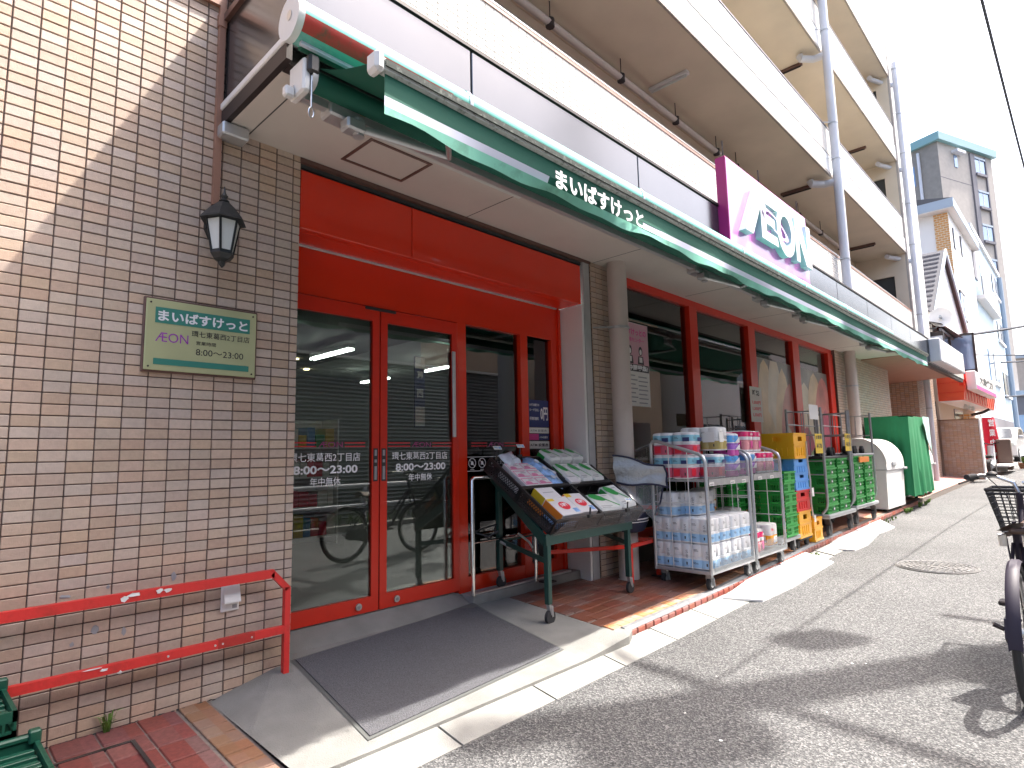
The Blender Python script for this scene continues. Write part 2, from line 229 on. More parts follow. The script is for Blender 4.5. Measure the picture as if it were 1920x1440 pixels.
# ------------------------------------------------------------------ helpers
class MB:
    def __init__(s): s.v = []; s.f = []; s.mi = []; s.c = 0; s.pr = []
    def add(s, vs, fs):
        o = len(s.v); s.pr.append((o, o + len(vs), len(s.f), len(s.f) + len(fs))); s.v += [tuple(v) for v in vs]; s.f += [tuple(i + o for i in f) for f in fs]; s.mi += [s.c] * len(fs); return s
    def mat(s, i): s.c = i; return s
    def box(s, x0, x1, y0, y1, z0, z1):
        return s.add([(x0, y0, z0), (x1, y0, z0), (x1, y1, z0), (x0, y1, z0), (x0, y0, z1), (x1, y0, z1), (x1, y1, z1), (x0, y1, z1)],
                     [(0, 3, 2, 1), (4, 5, 6, 7), (0, 1, 5, 4), (1, 2, 6, 5), (2, 3, 7, 6), (3, 0, 4, 7)])
    def bbox(s, x0, x1, y0, y1, z0, z1, b=.004):
        """box with chamfered edges"""
        vs = []; 
        for sx, X in ((1, x0), (-1, x1)):
            for sy, Y in ((1, y0), (-1, y1)):
                for sz, Z in ((1, z0), (-1, z1)):
                    vs += [(X, Y + sy * b, Z + sz * b), (X + sx * b, Y, Z + sz * b), (X + sx * b, Y + sy * b, Z)]
        def i(a, c, d, k): return ((a * 2 + c) * 2 + d) * 3 + k
        fs = [(i(0,0,0,0), i(0,0,1,0), i(0,1,1,0), i(0,1,0,0)), (i(1,0,0,0), i(1,1,0,0), i(1,1,1,0), i(1,0,1,0)),
              (i(0,0,0,1), i(1,0,0,1), i(1,0,1,1), i(0,0,1,1)), (i(0,1,0,1), i(0,1,1,1), i(1,1,1,1), i(1,1,0,1)),
              (i(0,0,0,2), i(0,1,0,2), i(1,1,0,2), i(1,0,0,2)), (i(0,0,1,2), i(1,0,1,2), i(1,1,1,2), i(0,1,1,2))]
        for c in (0, 1):
            for d in (0, 1): fs.append((i(0,c,d,1), i(0,c,d,2), i(1,c,d,2), i(1,c,d,1)))
        for a in (0, 1):
            for d in (0, 1): fs.append((i(a,0,d,0), i(a,0,d,2), i(a,1,d,2), i(a,1,d,0)))
        for a in (0, 1):
            for c in (0, 1): fs.append((i(a,c,0,0), i(a,c,0,1), i(a,c,1,1), i(a,c,1,0)))
        for a in (0, 1):
            for c in (0, 1):
                for d in (0, 1): fs.append((i(a,c,d,0), i(a,c,d,1), i(a,c,d,2)))
        return s.add(vs, fs)
    def quad(s, a, b, c, d): return s.add([a, b, c, d], [(0, 1, 2, 3)])
    def bar(s, p, q, w, h=None, up=(0, 0, 1)):
        """rectangular bar from p to q, width w (sideways) and height h"""
        h = h or w; p = Vector(p); q = Vector(q); d = (q - p).normalized(); u = Vector(up)
        if abs(d.dot(u)) > .98: u = Vector((0, 1, 0))
        a = d.cross(u).normalized() * w / 2; b = a.cross(d).normalized() * h / 2
        vs = [p - a - b, p + a - b, p + a + b, p - a + b, q - a - b, q + a - b, q + a + b, q - a + b]
        return s.add(vs, [(0, 3, 2, 1), (4, 5, 6, 7), (0, 1, 5, 4), (1, 2, 6, 5), (2, 3, 7, 6), (3, 0, 4, 7)])
    def cyl(s, p, q, r0, r1=None, n=10, cap=True):
        r1 = r0 if r1 is None else r1; p = Vector(p); q = Vector(q); d = (q - p).normalized()
        u = Vector((0, 0, 1)) if abs(d.z) < .9 else Vector((1, 0, 0)); a = d.cross(u).normalized(); b = d.cross(a)
        vs = []
        for c, r in ((p, r0), (q, r1)):
            for i in range(n): t = 2 * PI * i / n; vs.append(c + (a * math.cos(t) + b * math.sin(t)) * r)
        fs = [(i, (i + 1) % n, n + (i + 1) % n, n + i) for i in range(n)]
        if cap: fs += [tuple(range(n))[::-1], tuple(range(n, 2 * n))]
        return s.add(vs, fs)
    def tube(s, pts, r, n=8, closed=False):
        pts = [Vector(p) for p in pts]; vs = []; fs = []; m = len(pts); pa = None
        for k, p in enumerate(pts):
            d = (pts[(k + 1) % m] - pts[k - 1]) if (closed or 0 < k < m - 1) else ((pts[1] - pts[0]) if k == 0 else (pts[-1] - pts[-2]))
            d.normalize()
            if pa is None: u = Vector((0, 0, 1)) if abs(d.z) < .9 else Vector((1, 0, 0)); a = d.cross(u).normalized()
            else: a = (pa - d * pa.dot(d)).normalized()
            pa = a; b = d.cross(a)
            for i in range(n): t = 2 * PI * i / n; vs.append(p + (a * math.cos(t) + b * math.sin(t)) * r)
        for k in range(m if closed else m - 1):
            o = k * n; o2 = ((k + 1) % m) * n
            for i in range(n): fs.append((o + i, o + (i + 1) % n, o2 + (i + 1) % n, o2 + i))
        if not closed: fs += [tuple(range(n))[::-1], tuple(range((m - 1) * n, m * n))]
        return s.add(vs, fs)
    def prism(s, pts, axis, d0, d1):
        """polygon pts (2D) extruded along axis: 'x' pts=(y,z); 'y' pts=(x,z); 'z' pts=(x,y)"""
        def P(p, d): return {'x': (d, p[0], p[1]), 'y': (p[0], d, p[1]), 'z': (p[0], p[1], d)}[axis]
        n = len(pts); vs = [P(p, d0) for p in pts] + [P(p, d1) for p in pts]
        ar = sum(pts[i][0] * pts[(i + 1) % n][1] - pts[(i + 1) % n][0] * pts[i][1] for i in range(n))
        flip = (ar > 0) == (axis != 'y')
        fs = [(i, (i + 1) % n, n + (i + 1) % n, n + i) for i in range(n)] + [tuple(range(n))[::-1], tuple(range(n, 2 * n))]
        if (d1 < d0) == flip: fs = [f[::-1] for f in fs]
        return s.add(vs, fs)
    def lathe(s, prof, c=(0, 0, 0), n=16):
        vs = []; fs = []; m = len(prof)
        for r, z in prof:
            for i in range(n): t = 2 * PI * i / n; vs.append((c[0] + r * math.cos(t), c[1] + r * math.sin(t), c[2] + z))
        for k in range(m - 1):
            for i in range(n): fs.append((k * n + i, k * n + (i + 1) % n, (k + 1) * n + (i + 1) % n, (k + 1) * n + i))
        fs += [tuple(range(n))[::-1], tuple(range((m - 1) * n, m * n))]
        return s.add(vs, fs)
    def grid(s, fn, nu, nv):
        vs = [fn(i / nu, j / nv) for j in range(nv + 1) for i in range(nu + 1)]
        return s.add(vs, [(j * (nu + 1) + i, j * (nu + 1) + i + 1, (j + 1) * (nu + 1) + i + 1, (j + 1) * (nu + 1) + i) for j in range(nv) for i in range(nu)])
    def xform(s, mtx): s.v = [tuple(mtx @ Vector(v)) for v in s.v]; return s
    def mesh(s, name, mats, smooth=False):
        me = bpy.data.meshes.new(name); me.from_pydata(s.v, [], s.f)
        for m in (mats if isinstance(mats, (list, tuple)) else [mats]): me.materials.append(M[m])
        if any(s.mi): me.polygons.foreach_set('material_index', s.mi)
        if smooth:
            me.polygons.foreach_set('use_smooth', [True] * len(me.polygons)); me.set_sharp_from_angle(angle=math.radians(38))
        me.update(); return me
def tag(o, label=None, cat=None, group=None, kind=None):
    if label: o['label'] = label
    if cat: o['category'] = cat
    if group: o['group'] = group
    if kind: o['kind'] = kind
    return o
def link(name, me, parent=None, world=True):
    o = bpy.data.objects.new(name, me); COL.objects.link(o)
    if parent is not None:
        o.parent = parent
        if world: o.matrix_parent_inverse = Matrix.Translation(-Vector(WL.get(parent.name, (0, 0, 0))))
    WL[o.name] = (0, 0, 0)
    return o
WL = {}
def thing(name, label, cat, loc=(0, 0, 0), group=None, rz=0, kind=None, world=True):
    o = bpy.data.objects.new(name, None); COL.objects.link(o); o.empty_display_size = .2
    o.location = loc; o.rotation_euler = (0, 0, rz); WL[o.name] = tuple(loc) if world else (0, 0, 0)
    if not world: WL[o.name] = (0, 0, 0)
    return tag(o, label, cat, group, kind)
APART = {'bolt', 'screw', 'hook', 'hanger', 'foot_plate', 'rear_frame', 'side_beam', 'saddle_spring', 'door_pull_slot', 'red_stripe', 'price_tag', 'price_print', 'bay_frame', 'crossarm', 'slab_foot', 'strap_tag', 'tape_scrap', 'wheel_fork', 'handle_bar', 'cage_rung'}
def part(name, mb, mats, parent=None, smooth=False, world=True, label=None, kind=None):
    if name in APART and len(mb.pr) > 1:                       # shapes that stand apart become parts of their own
        for a, b, c, d in mb.pr:
            q = MB().add(mb.v[a:b], [tuple(i - a for i in f) for f in mb.f[c:d]]); o = link(name, q.mesh(name, mats, smooth), parent, world)
        return o
    o = link(name, mb.mesh(name, mats, smooth), parent, world)
    return tag(o, label, None, None, kind)
def single(name, mb, mats, label, cat, group=None, smooth=False):
    return tag(link(name, mb.mesh(name, mats, smooth)), label, cat, group)
def dup(root, loc, rz=None, label=None, group=None):
    r = root.copy(); COL.objects.link(r); r.location = loc
    if rz is not None: r.rotation_euler = (0, 0, rz)
    if label: r['label'] = label
    if group: r['group'] = group
    for ch in list(root.children):
        c = ch.copy(); COL.objects.link(c); c.parent = r
        for g_ in list(ch.children):
            d = g_.copy(); COL.objects.link(d); d.parent = c
    return r
_tc = {}
def glyphs(body, bold=0.0):
    k = (body, bold)
    if k in _tc: return _tc[k]
    c = bpy.data.curves.new("lettering", "FONT"); c.body = body; c.offset = bold; c.resolution_u = 3
    o = bpy.data.objects.new("lettering", c); COL.objects.link(o)
    dg = bpy.context.evaluated_depsgraph_get(); dg.update()
    me = bpy.data.meshes.new_from_object(o.evaluated_get(dg))
    vs = [tuple(v.co) for v in me.vertices]; fs = [tuple(p.vertices) for p in me.polygons]
    bpy.data.objects.remove(o); bpy.data.meshes.remove(me); bpy.data.curves.remove(c)
    _tc[k] = (vs, fs); return vs, fs
def text_mb(body, w, h, origin, U, V, ext=0.0, bold=0.0, mb=None, center=False):
    """lettering fitted into w x h; U, V unit vectors of the sheet; ext = relief towards the viewer (U x V)"""
    vs, fs = glyphs(body, bold); mb = mb or MB()
    if not vs: return mb
    x0 = min(v[0] for v in vs); x1 = max(v[0] for v in vs); y0 = min(v[1] for v in vs); y1 = max(v[1] for v in vs)
    sy = h / (y1 - y0); sx = (w / (x1 - x0)) if w else sy
    O = Vector(origin); U = Vector(U); V = Vector(V); Nn = U.cross(V)
    pts = [O + U * ((v[0] - x0) * sx) + V * ((v[1] - y0) * sy) + Nn * ext for v in vs]
    return mb.add(pts, fs)
FU, FV = (1, 0, 0), (0, 0, 1)          # sheet facing the street
LU, LV = (0, -1, 0), (0, 0, 1)         # sheet facing down the street (normal -x)
def front_text(name, body, x0, z0, w, h, y, m, parent, bold=0.0):
    return part(name, text_mb(body, w, h, (x0, y, z0), FU, FV, bold=bold), m, parent)
def g(x): return .014 * (min(max(x, 5), 70) - 5)
def side(x, y): return .16 + .08 * y + g(x)                # sidewalk surface
# text meshes are made first, while the scene is still small
for _b, _o in (("まいばすけっと", .03), ("まいばすけっと", .02), ("環七東葛西2丁目店", .004), ("営業時間", .004), ("8:00〜23:00", 0), ("8:00〜23:00", .03), ("年中無休", .008),
            ("ÆON", 0), ("環七東葛西2丁目店", .008), ("感じて混ぜれば、", .02), ("本格カレー", .02), ("みずほ銀行の", .02), ("カード引出し", .02), ("0円", .03), ("手数料無料", .02), ("ATM 設置店", .02), ("葛", .03), ("西", .03),
            ("ばすけっとの", .03), ("採用センター", .02), ("く仲間募集!", .04), ("時給", .03), ("1,050円", .02), ("1,300円", .02), ("1,350円", .02), ("¥178", .03), ("お買得", .02),
            ("S8", .02), ("90m", .02), ("110", .02), ("5箱", .03), ("まいばすけっと", 0), ("大衆焼肉", .03), ("営", .03), ("業", .02), ("中", .03), ("止", .02)): glyphs(_b, _o)
# ================================================================== SETTING
mb = MB(); xs = [-60, -20, 0, 5, 15, 30, 50, 70, 400]
for a, b in zip(xs, xs[1:]): mb.quad((a, -120, g(a) - .006), (b, -120, g(b) - .006), (b, 120, g(b) - .006), (a, 120, g(a) - .006))
part('ground', mb, 'asphalt', kind='structure')
mb = MB()
for a, b in zip(range(-20, 70, 1), range(-19, 71, 1)): mb.quad((a, -5.6, g(a)), (b, -5.6, g(b)), (b, -1.0, g(b)), (a, -1.0, g(a)))
part('road', mb, 'asphalt', kind='structure')
def ky(x):                                                    # street face of the kerb
    P = [(-5, -1.0), (3.4, -.90), (8, -.74), (14, -.68), (30, -.62), (60, -.6)]
    for (a, ya), (b, yb) in zip(P, P[1:]):
        if x <= b: return ya + (yb - ya) * (x - a) / (b - a)
    return P[-1][1]
# gutter of concrete slabs
gut = part('gutter', MB().box(-5, 15, -.9, -.88, -.1, -.05), 'concrete', kind='structure')
x = -1.4
k = 0
while x < 9.9:
    m_ = MB(); a, b = x + .004, x + .636; zt = .012 + g(x)
    ya = ky(a) - .02 if x > 3.2 else ky(a) - .0; 
    m_.add([(a, ky(a) - .22, zt - .008), (b, ky(b) - .22, zt - .008), (b, ky(b) - .012, zt + .03), (a, ky(a) - .012, zt + .03),
            (a, ky(a) - .22, -.03 + g(x)), (b, ky(b) - .22, -.03 + g(x)), (b, ky(b) - .012, -.03 + g(x)), (a, ky(a) - .012, -.03 + g(x))],
           [(0, 1, 2, 3), (0, 4, 5, 1), (1, 5, 6, 2), (0, 3, 7, 4)])
    part('gutter_slab', m_, 'concrete_pale', gut); x += .645
# kerb: red brick faces, metal nosing, orange edge tiles
kerb = MB()
for i in range(0, 70):
    a, b = 3.5 + i * .5, 4.0 + i * .5
    kerb.add([(a, ky(a) + .012, -.05 + g(a)), (b, ky(b) + .012, -.05 + g(b)), (b, ky(b) + .012, side(b, ky(b)) - .012), (a, ky(a) + .012, side(a, ky(a)) - .012),
              (a, ky(a) + .3, side(a, ky(a)) - .012), (b, ky(b) + .3, side(b, ky(b)) - .012)], [(0, 1, 2, 3), (3, 2, 5, 4)])
kerb = part('kerb', kerb, 'floor_grout', kind='structure')
bm_ = MB().bbox(-.05, .05, -.014, .02, -.031, .031, .006).mesh('brick', 'kerb_brick')
for i in range(130):
    x = 3.56 + i * .11
    if x > 14: break
    o = link('brick', bm_, kerb); o.location = (x, ky(x) + .012, side(x, ky(x)) - .045 + rnd.uniform(-.002, .002)); o.rotation_euler = (0, rnd.uniform(-.01, .01), math.atan2(ky(x + .1) - ky(x), .1))
mb = MB()
for i in range(0, 34):                                        # worn metal nosing strip
    a, b = 3.48 + i * .2, 3.68 + i * .2
    if b > 8.9: break
    w = .045 + .006 * math.sin(i * 1.7)
    P = lambda x, o, h: (x, ky(x) + o, side(x, ky(x)) + h)
    mb.add([P(a, .0, -.012), P(b, .0, -.012), P(a, .02, .008), P(b, .02, .008), P(a, w, .012), P(b, w, .012), P(a, w + .012, .002), P(b, w + .012, .002)], [(0, 1, 3, 2), (2, 3, 5, 4), (4, 5, 7, 6)])
part('metal_nosing', mb, 'nosing', kerb)
# sidewalk right of the entrance ramp
sw = MB()
for i in range(0, 60):
    a, b = 3.396 + i * .5, 3.896 + i * .5
    sw.quad((a, ky(a) + .01, side(a, ky(a)) - .006), (b, ky(b) + .01, side(b, ky(b)) - .006), (b, .9, side(b, .9) - .006), (a, .9, side(a, .9) - .006))
sw = part('sidewalk', sw, 'floor_grout', kind='structure')
tm = MB().bbox(-.098, .098, -.0455, .0455, -.008, 0, .0025).mesh('tile', 'floor_tile')
om = MB().bbox(-.0475, .0475, -.046, .046, -.008, 0, .0025).mesh('edge_tile', 'orange_tile')
pitch = math.atan(.08); n_t = 0; rest = MB()
for j in range(11):
    y = ky(4) + .20 + j * .095
    for i in range(80):
        x = 3.5 + i * .2 + (.1 if j % 2 else 0)
        yy = y + (ky(x) - ky(4))
        if yy > .2 or x > 19: continue
        if x < 3.46: continue
        if x < 9.0 and n_t < 250 and yy < .14:
            o = link('tile', tm, sw); o.location = (x, yy, side(x, yy) + rnd.uniform(-.0008, .0008)); o.rotation_euler = (pitch, -(.014 if x > 5 else 0), 0); n_t += 1
        else:
            z = side(x, yy); rest.add([(x - .098, yy - .0455, z - .0036), (x + .098, yy - .0455, z - .0036), (x + .098, yy + .0455, z + .0036), (x - .098, yy + .0455, z + .0036)], [(0, 1, 2, 3)])
part('tile_field', rest, 'floor_tile', sw, kind='stuff')
for i in range(48):
    x = 3.47 + i * .1; y = ky(x) + .107
    o = link('edge_tile', om, sw); o.location = (x, y, side(x, y) + .0005); o.rotation_euler = (pitch, 0, 0)
rest = MB()
for i in range(48, 220):
    x = 3.52 + i * .1; y = ky(x) + .107; z = side(x, y) + .001
    rest.add([(x - .0475, y - .046, z - .0035), (x + .0475, y - .046, z - .0035), (x + .0475, y + .046, z + .0035), (x - .0475, y + .046, z + .0035)], [(0, 1, 2, 3)])
part('edge_tile_row', rest, 'orange_tile', sw, kind='stuff')
# far pink pavement in front of the next shop
mb = MB()
for i in range(0, 30):
    a, b = 15.6 + i * .5, 16.1 + i * .5
    mb.quad((a, ky(a) + .012, side(a, ky(a)) + .004), (b, ky(b) + .012, side(b, ky(b)) + .004), (b, .4, side(b, .4) + .004), (a, .4, side(a, .4) + .004))
mat('pink_pave', (0.42, 0.22, 0.19), .7, var=.08, vscale=4); part('far_pavement', mb, 'pink_pave', kind='structure')
# entrance ramp
def rz(y): return .17 + .116 * (y - .07) + max(0, y - .10) * .37
hm = MB().bbox(-.048, .048, -.0455, .0455, -.008, 0, .0025).mesh('tile', 'floor_tile')
for j in range(0, 11, 1):
    y = ky(4) + .20 + j * .095
    if j % 2 and y < .14: o = link('tile', hm, sw); o.location = (3.45, y, side(3.45, y)); o.rotation_euler = (pitch, 0, 0)
mb = MB()
xs = [1.17, 1.5, 2.1, 2.95, 3.15, 3.395]
for a, b in zip(xs, xs[1:]):
    for y0, y1 in ((-.97, -.5), (-.5, 0), (0, .10), (.10, .27)):
        def zc_(x, y):
            t = max(0, min(1, (1.5 - x) / .33)); q = max(0, min(1, (x - 2.95) / .45)); return (rz(y) * (1 - t) + t * (.085 + .03 * y)) * (1 - q) + q * (side(x, y) - .001)
        mb.quad((a, y0, zc_(a, y0)), (b, y0, zc_(b, y0)), (b, y1, zc_(b, y1)), (a, y1, zc_(a, y1)))
for a, b in zip(xs, xs[1:]): mb.quad((a, -.97, -.05), (b, -.97, -.05), (b, -.97, zc_(b, -.97)), (a, -.97, zc_(a, -.97)))
mb.add([(3.395, -.97, zc_(3.395, -.97)), (3.50, -.925, .088), (3.50, -.84, .095), (3.395, -.84, zc_(3.395, -.84)), (3.395, -.97, -.05), (3.50, -.925, -.05)], [(0, 1, 2, 3), (4, 5, 1, 0)])
part('entrance_ramp', mb, 'concrete', kind='structure')
# left paving: red pavers with a brown border
lp = MB().quad((-3, -.98, .032), (1.175, -.98, .032), (1.175, .1, .092), (-3, .1, .092)); lp = part('left_pavement', lp, 'floor_grout', kind='structure')
pm = MB().bbox(-.077, .077, -.077, .077, -.01, 0, .004).mesh('paver', 'red_paver'); bm2 = MB().bbox(-.062, .062, -.045, .045, -.01, 0, .003).mesh('border_paver', 'brown_paver')
for i in range(9):
    for j in range(7):
        x = .94 - i * .16; y = -.075 - j * .16
        if y < -.97: continue
        o = link('paver', pm, lp); o.location = (x, y, .094 + .056 * y + rnd.uniform(-.0015, .0015)); o.rotation_euler = (.056 + rnd.uniform(-.006, .006), rnd.uniform(-.006, .006), 0)
for j in range(10):
    y = -.04 - j * .097; o = link('border_paver', bm2, lp); o.location = (1.095 + .0 * j, y, .0955 + .056 * y); o.rotation_euler = (.056, 0, 0)
# steel frame of an access cover in the pavers
mb = MB(); fx0, fx1, fy0, fy1 = .30, .80, -.62, -.19
for a in ((fx0, fx1, fy1 - .008, fy1 + .008), (fx0, fx1, fy0 - .008, fy0 + .008)): mb.box(*a, .05, .094 + .056 * a[2] + .004)
for a in ((fx0 - .008, fx0 + .008, fy0, fy1), (fx1 - .008, fx1 + .008, fy0, fy1)): mb.add([(a[0], fy0, .066), (a[1], fy0, .066), (a[1], fy1, .0885), (a[0], fy1, .0885)], [(0, 1, 2, 3)])
single('access_cover_frame', mb, 'steel_panel', 'thin steel frame of an access cover set in the red paving by the handrail', 'access cover')

# ================================================================== STORE BUILDING
B = thing('store_building', 'tiled apartment building with a red fronted grocery shop on its ground floor', 'building', (10, 0, 0))
X0, X1 = -3.0, 21.3
def tiles_on(x0, x1, z0, z1, y, holes=(), jx=1.535, jz=1.365, w=.1, h=.05, gap=.0048):
    out = []; i0 = math.floor((x0 - jx) / w); i1 = math.ceil((x1 - jx) / w); k0 = math.floor((z0 - jz) / h); k1 = math.ceil((z1 - jz) / h)
    for i in range(i0, i1):
        a = max(jx + i * w + gap / 2, x0); b = min(jx + (i + 1) * w - gap / 2, x1)
        if b - a < .012: continue
        for k_ in range(k0, k1):
            c = max(jz + k_ * h + gap / 2, z0); d = min(jz + (k_ + 1) * h - gap / 2, z1)
            if d - c < .01: continue
            if any(a < q[1] and b > q[0] and c < q[3] and d > q[2] for q in holes): continue
            out.append((a, b, c, d))
    return out
def add_tiles(mb, lst, y, t=.006):
    for a, b, c, d in lst:
        j = rnd.uniform(-.0006, .0006); y0 = y + j
        e = .0022
        mb.add([(a, y, c), (b, y, c), (b, y, d), (a, y, d), (a + e, y0 - t, c + e), (b - e, y0 - t, c + e), (b - e, y0 - t, d - e), (a + e, y0 - t, d - e)],
               [(4, 5, 6, 7), (0, 1, 5, 4), (1, 2, 6, 5), (2, 3, 7, 6), (3, 0, 4, 7)])
wall_l = part('left_wall', MB().box(X0, 1.577, 0.0, .45, -.1, 12.6), 'grout', B)
fr = cam.matrix_world.inverted()
def proj(p):
    v = fr @ Vector(p); return (960 + 1120.39 * v.x / -v.z, 720 - 1120.39 * v.y / -v.z) if v.z < -.05 else None
tl = tiles_on(X0, 1.581, .0, 4.6, 0); single_t = []; stuff_t = []
for t in tl:
    p = proj(((t[0] + t[1]) / 2, 0, (t[2] + t[3]) / 2)); inside = p and -20 < p[0] < 1940 and -15 < p[1] < 1455
    (single_t if inside and t[1] - t[0] > .09 and t[3] - t[2] > .04 else stuff_t).append(t)
single_t.sort(key=lambda t: (t[0] ** 2 + 3.24 ** 2 + ((t[2] - 1.25) * 1.0) ** 2)); stuff_t += single_t[298:]; single_t = single_t[:298]
fm = MB().bbox(-.0476, .0476, -.0065, .002, -.0226, .0226, .0022).mesh('tile', 'wall_tile')
for a, b, c, d in single_t:
    o = link('tile', fm, wall_l); o.location = ((a + b) / 2, rnd.uniform(-.0006, .0006), (c + d) / 2); o.rotation_euler = (rnd.uniform(-.005, .005), 0, rnd.uniform(-.004, .004))
mb = MB(); add_tiles(mb, stuff_t, 0); part('tile_field', mb, 'wall_tile', wall_l, kind='stuff')
brickmat('wall_tile_high', (.5, .375, .305), (.47, .35, .29), (.12, .075, .07), .1, .05, 'xz', .006)
part('upper_wall_face', MB().quad((X0, -.004, 4.6), (1.1, -.004, 4.6), (1.1, -.004, 12.6), (X0, -.004, 12.6)), 'wall_tile_high', wall_l)
# tile returns beside the entrance
def side_tiles(x, y0, y1, z0, z1, sgn):
    mb = MB(); y = y0
    while y < y1 - .01:
        z = z0
        while z < z1 - .01:
            a, b, c, d = y + .003, min(y + .1, y1) - .003, z + .003, min(z + .05, z1) - .003; X = x + sgn * .005
            if b - a > .01: mb.add([(x, a, c), (x, b, c), (x, b, d), (x, a, d), (X, a + .002, c + .002), (X, b - .002, c + .002), (X, b - .002, d - .002), (X, a + .002, d - .002)], [(4, 5, 6, 7), (0, 1, 5, 4), (1, 2, 6, 5), (2, 3, 7, 6), (3, 0, 4, 7)])
            z += .05
        y += .1
    return mb
# pillar 1 between entrance and windows, pillar 2, wall section, end pier
P1 = part('tiled_pillar', MB().box(4.46, 5.0, 0.004, .45, -.1, 3.05), 'grout', B)
mb = MB(); add_tiles(mb, tiles_on(4.455, 5.0, .1, 3.05, 0), .004); part('tile_field', mb, 'wall_tile', P1, kind='stuff')
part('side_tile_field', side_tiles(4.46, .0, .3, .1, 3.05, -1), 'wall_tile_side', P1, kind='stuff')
P2 = part('tiled_wall_section', MB().box(11.86, 15.8, 0.0, .45, -.1, 3.05), 'grout', B)
mb = MB(); add_tiles(mb, tiles_on(11.86, 15.8, .2, 3.05, -.002), -.002); part('tile_field', mb, 'wall_tile', P2, kind='stuff')
P3 = part('end_pier', MB().box(19.0, X1, 0.0, 1.4, -.1, 3.35), 'grout', B)
mb = MB(); add_tiles(mb, tiles_on(19.0, X1, .3, 3.35, 0), 0); part('tile_field', mb, 'wall_tile', P3, kind='stuff')
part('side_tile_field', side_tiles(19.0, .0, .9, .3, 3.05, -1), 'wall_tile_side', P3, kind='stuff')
# low plinth under the shop windows, window band
part('window_plinth', MB().box(5.0, 11.86, .10, .40, -.1, .42), 'dark_metal', B)
# ---------------------------------------------------------------- soffit and canopy
sof = part('soffit', MB().box(1.14, 13.6, -.70, 1.2, 3.05, 3.07), 'soffit_board', B)
for x in (1.255, 2.9, 4.5, 6.3, 8.1, 9.9, 11.7): part('board_joint', MB().box(x - .003, x + .003, -.70, 0, 3.0485, 3.052), 'int_dark', sof)
part('hatch_frame', MB().box(1.76, 2.2, -.48, -.462, 3.044, 3.052).box(1.76, 2.2, -.17, -.152, 3.044, 3.052).box(1.76, 1.778, -.462, -.17, 3.044, 3.052).box(2.182, 2.2, -.462, -.17, 3.044, 3.052), 'brown_metal', sof)
part('soffit_return', MB().add([(13.6, -.78, 3.05), (19.0, -.78, 3.05), (19.0, 1.2, 2.98), (13.6, 1.2, 2.98)], [(0, 1, 2, 3)]).add([(13.6, -.78, 3.05), (13.6, 1.2, 2.98), (13.6, 1.2, 3.1), (13.6, -.78, 3.1)], [(0, 1, 2, 3)]), 'conduit_brown', B)
part('canopy_side', MB().box(1.128, 1.14, -.79, 0, 3.06, 3.7), 'steel_panel', B)
part('canopy_edge_trim', MB().bbox(1.105, 1.135, -.815, .0, 3.135, 3.175, .006), 'white_plastic', B)
part('canopy_dark_band', MB().box(1.112, 1.14, -.80, 0, 3.052, 3.13), 'dark_metal', B)
part('canopy_top_trim', MB().box(1.105, 1.135, -.80, .0, 3.66, 3.70), 'brown_metal', B)
part('canopy_front_band', MB().box(1.14, 20.9, -.775, -.70, 3.046, 3.14), 'dark_metal', B)
seams = [1.14, 2.24, 4.06, 5.76, 7.55, 9.34, 10.95, 12.57, 14.15, 15.77, 17.4, 20.9]
for a, b in zip(seams, seams[1:]):
    part('fascia_panel', MB().bbox(a + .006, b - .006, -.80, -.775, 3.12, 3.655, .004), 'steel_panel', B)
part('fascia_backing', MB().box(1.14, 20.9, -.774, -.76, 3.1, 3.68), 'dark_metal', B)
part('fascia_top_trim', MB().box(1.13, 20.92, -.812, -.77, 3.662, 3.685), 'dark_metal', B)
mb = MB().add([(1.13, -.80, 3.685), (20.92, -.80, 3.685), (20.92, -.66, 3.80), (1.13, -.66, 3.80), (1.13, 0, 3.86), (20.92, 0, 3.86)], [(0, 1, 2, 3), (3, 2, 5, 4)])
part('flashing', mb, 'steel_panel', B)
part('junction_box', MB().bbox(1.095, 1.235, -.11, -.008, 2.975, 3.045, .008), 'alu', B)
# ---------------------------------------------------------------- upper storeys
part('corridor_back_wall', MB().box(1.1, 19.4, 1.25, 1.4, 3.86, 12.2), 'cream_paint', B)
for zc, zt in ((6.65, 7.08), (9.35, 9.80), (11.95, 12.5)):
    part('floor_slab', MB().box(1.1, 19.3, .02, 1.25, zc, zc + .2), 'cream_paint', B)
    part('slab_beam', MB().box(1.1, 19.3, -.012, .10, zc + .012, zt), 'white_paint', B)
    mb = MB(); x = 1.1
    while x < 19.3: mb.box(x, x + .044, -.02, .012, zc - .012, zc + .045); x += .05
    part('edge_tile_row', mb, 'tower_wall', B, kind='stuff')
    part('drip_groove', MB().box(1.1, 19.3, -.016, -.01, zt - .006, zt + .004), 'int_dark', B)
for z0, z1 in ((3.80, 4.97), (7.08, 7.68), (9.80, 10.40)):
    pw = part('parapet', MB().box(1.1, 19.3, .002, .13, z0, z1 - .01), 'grout_light', B)
    mb = MB(); add_tiles(mb, tiles_on(1.1, 19.3, z0, z1, 0), .002); part('tile_field', mb, 'parapet_tile', pw, kind='stuff')
    part('coping', MB().box(1.1, 19.3, -.012, .15, z1 - .012, z1 + .02), 'tower_dark' if z0 > 5 else 'conduit_brown', pw)
    mb = MB().tube([(1.1, .06, z1 + .10), (19.2, .06, z1 + .10)], .018, 8); x = 1.6
    while x < 19.2: mb.cyl((x, .06, z1), (x, .06, z1 + .1), .012, n=6); x += 1.15
    part('handrail', mb, 'steel' if z0 < 5 else 'trim_blue', pw)
part('corridor_floor', MB().box(1.1, 19.3, .13, 1.25, 3.86, 3.95), 'concrete', B)
